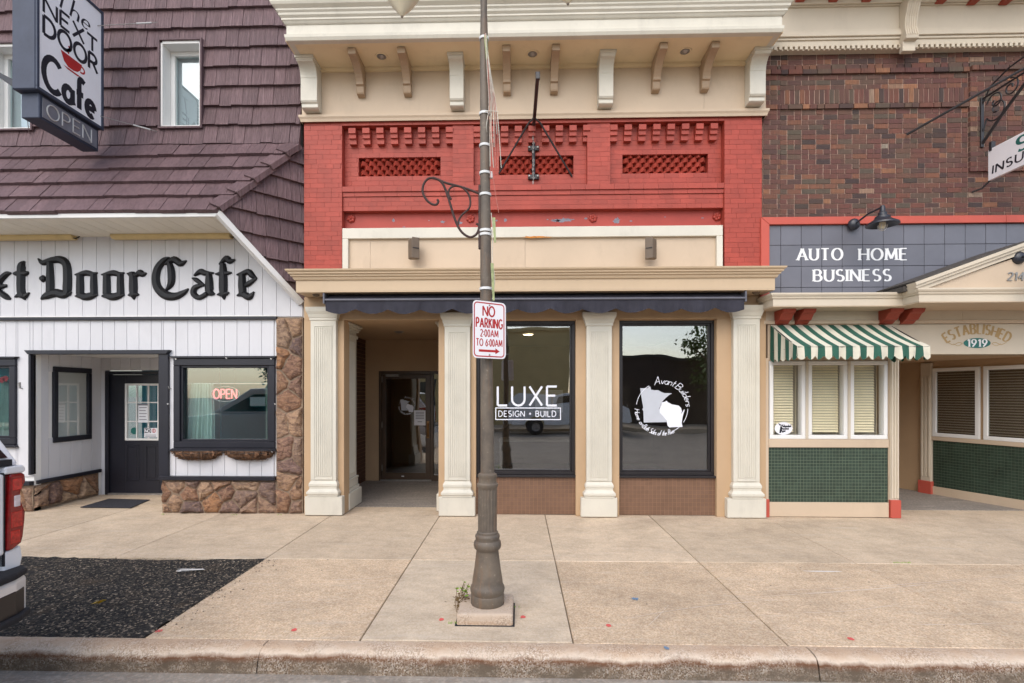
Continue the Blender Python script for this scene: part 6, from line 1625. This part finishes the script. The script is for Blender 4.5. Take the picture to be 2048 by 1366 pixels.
for py in (78, 228, 292, 347, 390, 462, 470, 578):
    z = zp(py); r_ = pr(z)+.003
    M().lathe([(r_,z-.011),(r_+.004,z-.009),(r_+.004,z+.009),(r_,z+.011)], (pc(z),PYc,0), 28).build('white_band', MT['tie'], lp, smooth=True)
z = zp(351); M().box(pc(z)+pr(z), pc(z)+pr(z)+.02, PYc-.03, PYc-.005, z-.03, z+.02).build('band_buckle', MT['tie'], lp, bev=.003)
for sx_, pyb, pxg in ((-1, 30, 804), (1, 11, 1136)):
    gx, gz = X(pxg, PYc), zp(pyb)
    M().lathe([(0,0),(.012,.004),(.03,.03),(.085,.09),(.135,.165),(.155,.25),(.14,.34),(.1,.4)], (gx,PYc,gz), 28).build('globe', MT['globe'], lp, smooth=True)
    M().lathe([(0,-.012),(.008,-.008),(.01,.004)], (gx,PYc,gz), 10).build('globe_finial', MT['pole'], lp, smooth=True)
    M().lathe([(.105,.39),(.12,.4),(.1,.46),(.04,.52),(.02,.6)], (gx,PYc,gz), 24).build('globe_cap', MT['pole'], lp, smooth=True)
    M().tube([(gx,PYc,gz+.58),(gx-sx_*.05,PYc,gz+.75),(gx-sx_*.3,PYc,gz+.85),(pc(5.6),PYc,5.55)], .022, 8).build('lamp_arm', MT['pole'], lp, smooth=True)
# scroll banner arm on the left of the pole
def XZ(px, py): return (X(px, PYc), PYc-.01, Z(py, PYc, px))
def sm(pts, n=6):      # Catmull-Rom through picked points
    P = [Vector(p) for p in pts]; out = []
    for i in range(len(P)-1):
        a, b, c, d = P[max(0,i-1)], P[i], P[i+1], P[min(len(P)-1,i+2)]
        for k in range(n):
            t = k/n; out.append(.5*((2*b)+(c-a)*t+(2*a-5*b+4*c-d)*t*t+(3*b-a-3*c+d)*t**3))
    return out + [P[-1]]
ba = thing('banner_arm', 'rusty dark scrolled iron banner arm strapped to the lamp post', 'bracket', XZ(958, 420))
rusty = mat('rusty_iron', rgb(62,44,40), .6, .3, 12, .3, 60)
def scr(pix, r_=.0095, nm_='scroll'): M().tube(sm([XZ(*p) for p in pix]), r_, 8).build(nm_, rusty, ba, smooth=True)
scr([(960,389),(930,377),(893,367),(873,359),(858,358),(848,369),(846,385),(853,400),(864,409),(873,410),(877,404),(875,400)])
scr([(866,356),(881,363),(890,377),(899,403),(908,433),(917,455),(927,468),(940,475),(951,471),(957,462),(958,452),(953,448)])
scr([(903,400),(897,388),(901,377),(912,373),(926,377),(937,389),(941,404),(938,418),(925,430),(918,441),(917,450)], .008)
M().box(X(957,PYc), X(962,PYc), PYc-.02, PYc+.02, zp(498), zp(371)).build('back_plate', rusty, ba, bev=.003)
# loose fairy-light wire hanging beside the pole
fw_ = thing('hanging_wires', 'tangle of thin red and pale wires hanging beside the lamp post', 'wire', XZ(985, 430))
rw = random.Random(4)
m1, m2 = M(), M()
for k in range(11):
    xb = 974 + k*2.2 + rw.uniform(-2,2); yb_ = rw.choice((270, 300, 340, 360, 395)); tgt = m1 if k % 2 else m2
    pts = [(970+rw.uniform(0,3), 78), (975+k*.6, 150), (978+k*1.4, 215), (xb, min(yb_, 260)), (xb + rw.uniform(-1,6), yb_)]
    tgt.tube(sm([(X(a,PYc-.03), PYc-.04+rw.uniform(-.03,.03), zp(b)) for a, b in pts]), .0028, 5)
m1.tube(sm([(X(a,PYc), PYc-.05, zp(b)) for a, b in ((985,345),(991,390),(998,430))]), .0025, 5)
m2.tube(sm([(X(a,PYc), PYc-.05, zp(b)) for a, b in ((983,430),(986,470),(985,520),(990,560),(986,600))]), .003, 5)
m2.tube(sm([(X(a,PYc), PYc-.05, zp(b)) for a, b in ((971,230),(985,229),(998,231))]), .003, 5)
m1.build('red_wire', MT['wire_r'], fw_); m2.build('pale_wire', MT['wire_w'], fw_)
m = M()
for px, y0_, y1_ in ((985,530,604),(988,440,490),(972,80,130)):
    m.add([(X(px-3,PYc), PYc-.06, zp(y0_)), (X(px+3,PYc), PYc-.055, zp(y0_)), (X(px+5,PYc), PYc-.065, zp(y1_)), (X(px+1,PYc), PYc-.06, zp(y1_))], [(0,1,2,3)])
m.build('plastic_strap', MT['strap'], fw_)
# weed at the foot
wx, wy = G(918, 1225); wd2 = thing('weed', 'small weed growing at the left side of the lamp post footing', 'weed', (wx, wy, 0))
m = M(); m2 = M(); m3 = M(); rw = random.Random(8)
for k in range(9):
    bx, by = wx + rw.uniform(-.02,.02), wy + rw.uniform(-.01,.12); tx, ty, tz = bx + rw.uniform(-.02,.06), by + rw.uniform(-.03,.03), rw.uniform(.08,.22); m2.tube([(bx,by,0),((bx+tx)/2-.01,by,tz*.6),(tx,ty,tz)], .002, 4)
    for q in range(10):
        f = rw.uniform(.25,1); p = Vector((bx+(tx-bx)*f, by+(ty-by)*f, tz*f)); a = rw.uniform(0,6.28); s_ = rw.uniform(.014,.034); tgt = m if tz*f > .13 else m3
        u = Vector((math.cos(a), math.sin(a), rw.uniform(-.2,.6)))*s_; v = Vector((-math.sin(a), math.cos(a), .2))*s_*.5
        tgt.add([p, p+u*.5+v, p+u, p+u*.5-v], [(0,1,2,3)])
m2.build('stem', MT['leaf_d'], wd2); m.build('green_leaf', MT['leaf'], wd2); m3.build('dry_leaf', MT['leaf_d'], wd2)
# ---------------------------------------------------------------- no-parking sign on the pole
sc_x, sc_y, sc_z = X(979, PYc-.1), PYc-.10, Z(660, PYc-.1, 979)
ns_ = thing('parking_sign', 'white NO PARKING sign with red lettering and arrow on the lamp post', 'sign', (sc_x, sc_y, sc_z))
ang = R(36)
def sg(u, v, o): return (sc_x + u*math.cos(ang) - o*math.sin(ang), sc_y + u*math.sin(ang) - o*math.cos(ang), sc_z + v)
def rrect(w_, h_, r_, n=6):
    out = []
    for cx, cy, a0 in ((w_/2-r_,h_/2-r_,0),(-w_/2+r_,h_/2-r_,90),(-w_/2+r_,-h_/2+r_,180),(w_/2-r_,-h_/2+r_,270)):
        out += [(cx+r_*math.cos(R(a0+90*k/n)), cy+r_*math.sin(R(a0+90*k/n))) for k in range(n+1)]
    return out
Wd, Hd = .300, .436
pts = rrect(Wd, Hd, .035); n = len(pts)
pl_ = M().add([sg(u,v,0) for u, v in pts] + [sg(u,v,-.004) for u, v in pts], [tuple(range(n)), tuple(range(n,2*n))] + [(i,(i+1)%n,n+(i+1)%n,n+i) for i in range(n)]).build('plate', MT['sign_w'], ns_)
m = M(); p2 = rrect(Wd-.03, Hd-.03, .026); strip(m, p2 + [p2[0]], sg, lambda t: .0045, 0, .0008)
def sgo(du, dv): return lambda u, v, o: sg(u+du, v+dv, o+.001)
lettering(m, 'NO', sgo(-.005,.105), .074, .105, gap=.22, thick=.17); lettering(m, 'PARKING', sgo(0,.016), .070, .236, gap=.3, thick=.17)
lettering(m, '2:00AM', sgo(0,-.052), .052, .16, gap=.26, thick=.15); lettering(m, 'TO 6:00AM', sgo(0,-.124), .052, .235, gap=.26, thick=.15)
m.add([sg(u,v,.0012) for u, v in [(-.095,-.152),(.055,-.152),(.055,-.138),(.095,-.161),(.055,-.184),(.055,-.170),(-.095,-.170)]], [tuple(range(7))])
m.build('sign_lettering', MT['letter_r'], pl_)
m = M()
for v in (.19, -.19): q = sg(0, v, .001); m.lathe([(0,-.004),(.007,-.003),(.008,0)], q, 8, 'y')
m.build('bolt', MT['steel'], pl_)
M().tube([sg(0,.16,-.004), (pc(sc_z+.16), PYc-.03, sc_z+.16)], .012, 6).tube([sg(0,-.16,-.004), (pc(sc_z-.16), PYc-.03, sc_z-.16)], .012, 6).build('sign_clamp', MT['steel'], ns_)
# ================================================================ white pickup at the left edge
TX, TY = X(46, -4.18), -4.18      # right rear corner; nose points to -X, kerb on its right
tr = thing('pickup_truck', 'white pickup truck with cap, only its rear corner showing at left', 'truck', (TX-2.9, TY-1.0, -.15))
zr = lambda py, px=30: Z(py, TY, px)
ZB0, ZB1 = .33, zr(930)           # body bottom, bed rail
W_ = 1.98
def arch(cx, z, r_, n=9): return [(cx + r_*math.cos(R(180-180*k/n)), z + r_*math.sin(R(180-180*k/n))) for k in range(n+1)]
L0 = TX - 5.75
side = [(TX-.03, ZB0+.2)] + [(TX-.02, ZB1)] + [(TX-1.9, ZB1), (TX-4.15, ZB1-.02), (TX-4.3, ZB1-.06), (L0+.25, ZB1-.14), (L0+.03, ZB1-.28), (L0, .42), (L0+.1, ZB0)]
lowp = arch(L0+.95, ZB0, .42) + arch(TX-1.2, ZB0, .42)
poly = side + [(L0+.3, ZB0)] + lowp + [(TX-.35, ZB0)]
M().pxz(poly, TY-W_, TY).build('body', MT['white_car'], tr, bev=.035, seg=3)
cab = [(TX-1.95, ZB1-.01), (TX-2.1, ZB1+.5), (TX-2.5, ZB1+.58), (TX-3.2, ZB1+.56), (TX-4.15, ZB1-.01)]
M().pxz(cab, TY-W_+.12, TY-.12).build('cab', MT['white_car'], tr, bev=.05, seg=3)
cap_ = [(TX+.005, ZB1+.004), (TX-.15, ZB1+.2), (TX-.36, ZB1+.44), (TX-.55, ZB1+.52), (TX-1.9, ZB1+.53), (TX-1.9, ZB1+.004)]
tp = M().pxz(cap_, TY-W_+.03, TY-.01).build('bed_cap', MT['white_car'], tr, bev=.03, seg=3)
M().add([(TX-.022,TY-W_+.12,ZB1+.055),(TX-.022,TY-.075,ZB1+.055),(TX-.325,TY-.12,ZB1+.42),(TX-.325,TY-W_+.2,ZB1+.42)], [(0,1,2,3)]).build('rear_window', MT['carglass'], tp)
M().box(TX-.04, TX+.006, TY-W_+.12, TY-.075, ZB1+.008, ZB1+.045).build('window_seal', MT['rubber'], tp)
for y_, s_ in ((TY-.119, 1), (TY-W_+.119, -1)):
    M().add([(TX-2.2,y_+.004*s_,ZB1+.04),(TX-2.28,y_+.004*s_,ZB1+.44),(TX-3.1,y_+.004*s_,ZB1+.44),(TX-3.85,y_+.004*s_,ZB1+.04)], [(0,1,2,3)]).build('side_glass', MT['carglass'], tr)
M().add([(TX-4.1,TY-.25,ZB1+.03),(TX-4.1,TY-W_+.25,ZB1+.03),(TX-3.3,TY-W_+.3,ZB1+.53),(TX-3.3,TY-.3,ZB1+.53)], [(0,1,2,3)]).build('windscreen', MT['carglass'], tr)
# tailgate face
tg = M().box(TX-.03, TX+.010, TY-W_+.125, TY-.125, zr(1098), ZB1-.035).build('tailgate', MT['white_car'], tr, bev=.015, seg=2)
M().box(TX+.004, TX+.02, TY-1.25, TY-.75, zr(1010), zr(985)).build('tailgate_handle', MT['rubber'], tg, bev=.006)
for y_ in (TY-.121, TY-W_+.121): M().box(TX-.02, TX+.004, y_-.004, y_+.004, zr(1120), ZB1-.03).build('panel_gap', MT['rubber'], tr)
for yo, s_ in ((TY+.006, 1), (TY-W_-.006, -1)):
    zt_, zb_ = zr(944), zr(1092); H2 = zt_-zb_
    def lens(q, x0, x1): return M().pyz([(yo - d*s_, zb_ + H2*f) for d, f in q], x0, x1)
    outline = [(.104,1.0),(.02,.995),(.004,.97),(.0,.88),(.012,.82),(.03,.77),(.034,.70),(.03,.62),(.012,.52),(.002,.47),(.004,.36),(.016,.14),(.028,.06),(.085,.0),(.118,.0),(.116,.3),(.108,.7)]
    tl = lens(outline, TX-.2, TX+.016).build('tail_light', MT['tailred'], tr, bev=.014, seg=3)
    M().box(TX+.012, TX+.021, min(yo-.08*s_, yo-.04*s_), max(yo-.08*s_, yo-.04*s_), zb_+H2*.56, zb_+H2*.71).build('reverse_lens', MT['lens'], tl, bev=.006)
    for f0, f1, d0, d1 in ((.78,.93,.03,.088),(.29,.50,.026,.098),(.08,.25,.04,.10)):
        M().box(TX+.013, TX+.0185, min(yo-d0*s_, yo-d1*s_), max(yo-d0*s_, yo-d1*s_), zb_+H2*f0, zb_+H2*f1).build('inner_lens', MT['tailbright'], tl, bev=.008)
# step bumper: bright shell, dark step pad along its top, moulded foot pocket at the corner
zt_, zb_ = zr(1128), zr(1222)
bp = [(TY-W_-.02, TX-.3), (TY-W_-.02, TX+.0), (TY-W_+.16, TX+.13), (TY-.30, TX+.13), (TY-.16, TX+.115), (TY-.06, TX+.075), (TY-.005, TX+.0), (TY+.0, TX-.3)]
bm_ = M().pxy([(b, a) for a, b in bp], zb_, zt_-.035).build('bumper', MT['chrome'], tr, bev=.03, seg=4)
M().pxy([(b, a) for a, b in [(TY-W_-.01, TX-.05), (TY-W_-.01, TX+.005), (TY-W_+.16, TX+.135), (TY-.30, TX+.135), (TY-.155, TX+.12), (TY-.055, TX+.08), (TY+.0, TX+.0), (TY-.0, TX-.1)]], zt_-.04, zt_-.0).build('step_pad', MT['rubber'], bm_, bev=.014, seg=3)
M().pxy([(b, a) for a, b in [(TY-.30, TX+.0), (TY-.30, TX+.135), (TY-.17, TX+.122), (TY-.075, TX+.085), (TY-.1, TX+.0)]], zb_+.035, zt_-.10).build('foot_pocket', MT['frame'], bm_, bev=.01)
M().pxy([(b, a) for a, b in [(TY-.31, TX+.0), (TY-.31, TX+.165), (TY-.16, TX+.15), (TY-.06, TX+.105), (TY-.03, TX+.04), (TY-.1, TX+.0)]], zb_+.01, zb_+.05).build('corner_step', MT['rubber'], bm_, bev=.012, seg=3)
M().pyz([(TY-.125, zt_-.02), (TY-.02, zt_-.02), (TY-.004, zr(1112)), (TY-.016, zr(1088)), (TY-.125, zr(1094))], TX-.4, TX+.004).build('rear_quarter', MT['white_car'], tr, bev=.012, seg=2)
M().pyz([(TY-.125, ZB1-.04), (TY-.0, ZB1-.045), (TY+.006, ZB1-.02), (TY-.01, ZB1+.004), (TY-.125, ZB1+.004)], TX-.4, TX+.014).build('bed_rail_end', MT['white_car'], tr, bev=.01, seg=2)
for cx in (L0+.95, TX-1.2):
    for yy, s_ in ((TY-.02, -1), (TY-W_+.02, 1)):
        wh = M().lathe([(.2,0),(.34,.0),(.38,.03),(.38,.21),(.34,.24),(.2,.24)], (cx, yy if s_ > 0 else yy-.24, .23), 28, 'y').build('wheel', MT['rubber'], tr, smooth=True)
        yo = yy - .02 if s_ < 0 else yy + .02
        M().lathe([(0,0),(.05,-.01*s_),(.08,.01*s_),(.19,.012*s_),(.205,0)], (cx, yo, .23), 24, 'y').build('rim', MT['steel'], wh, smooth=True)
# ================================================================ across the street (seen in the window reflections)
def far_building(nm, lab, x0, x1, y, h, mt, wins, trim):
    b = thing(nm, lab, 'building', ((x0+x1)/2, y, 0))
    M().box(x0, x1, y-9, y, -.15, h).build('wall', mt, b); M().box(x0-.1, x1+.1, y-9.1, y+.12, h, h+.18).build('parapet', trim, b)
    for a, w_ in wins:
        f = M().box(a, a+w_, y-.02, y+.05, .75, 2.7).build('window', trim, b)
        M().box(a+.06, a+w_-.06, y+.05, y+.056, .81, 2.64).build('pane', MT['carglass'], f)
    d = M().box(x0+.4, x0+1.4, y, y+.06, -.02, 2.2).build('door', MT['bronze'], b); M().box(x0+1.25, x0+1.3, y+.06, y+.09, .95, 1.1).build('handle', MT['steel'], d)
far_building('corner_store', 'buff brick store across the street, seen in the window glass', -9.5, 2.9, -22.5, 5.25, MT['tanbrick'], ((-7.2,1.8),(-4.8,1.8)), MT['tanbrick'])
far_building('low_garage', 'dark brown low building across the street, seen in the window glass', 5.2, 22, -22.5, 3.6, MT['darkbrick'], ((13,2.5),(17,2.5)), MT['slate'])
far_building('side_store', 'grey store across the street on the far left, seen in the window glass', -46, -34, -22.5, 3.6, MT['grey_pl'], ((-44,2),(-40,2)), MT['cream2'])
# a second pickup of the same kind at the far kerb, nose the other way
def copy_tree(o, parent=None):
    c = o.copy(); col.objects.link(c); c.parent = parent
    for ch in [q for q in bpy.data.objects if q.parent is o]: copy_tree(ch, c)
    return c
t2 = copy_tree(tr); t2.location = (2.4, -17.3, -.15); t2.rotation_euler = (0, 0, math.pi)
tr['group'] = t2['group'] = 'white pickup trucks'
t2['label'] = 'white pickup truck parked across the street, seen only in the window glass'
sw3 = M().box(-60, 60, -22.4, -18.6, -.3, 0).build('far_sidewalk', MT['walk']); struct(sw3)
def tree(x, y, h, lab, seed):
    rr = random.Random(seed); t_ = thing('street_tree', lab, 'tree', (x, y, 0), 'trees across the street')
    m = M().tube([(x,y,-.1),(x+.05,y,h*.3),(x-.05,y,h*.6)], [.2,.15,.07], 8)
    for k in range(6): a = k*1.05; m.tube([(x,y,h*(.3+.04*k)),(x+math.cos(a)*h*.16,y+math.sin(a)*h*.16,h*(.5+.04*k)),(x+math.cos(a)*h*.27,y+math.sin(a)*h*.27,h*(.62+.04*k))], [.07,.05,.02], 6)
    m.build('trunk', MT['bark'], t_)
    m = M(); cl = [(rr.gauss(0,h*.15), rr.gauss(0,h*.15), h*rr.uniform(.45,.95)) for _ in range(34)]
    for c in cl:
        for k in range(90):
            p = Vector((x+c[0]+rr.gauss(0,h*.055), y+c[1]+rr.gauss(0,h*.055), c[2]+rr.gauss(0,h*.045))); u = Vector((rr.uniform(-1,1),rr.uniform(-1,1),rr.uniform(-1,1))).normalized()*.16; v = u.orthogonal().normalized()*.07
            m.add([p, p+u*.5+v, p+u, p+u*.5-v], [(0,1,2,3)])
    o = bpy.data.objects.new('crown', m.mesh('crown', MT['foliage'], norm=False)); col.objects.link(o); o.parent = t_; o.location = -t_.location
tree(10.9, -20.2, 5.4, 'leafy tree in front of the dark low building across the street', 3)
tree(-13.0, -20.5, 5.0, 'leafy tree between the stores across the street', 5)
tree(-27, -27, 5.0, 'leafy tree beside the grey store across the street', 6)
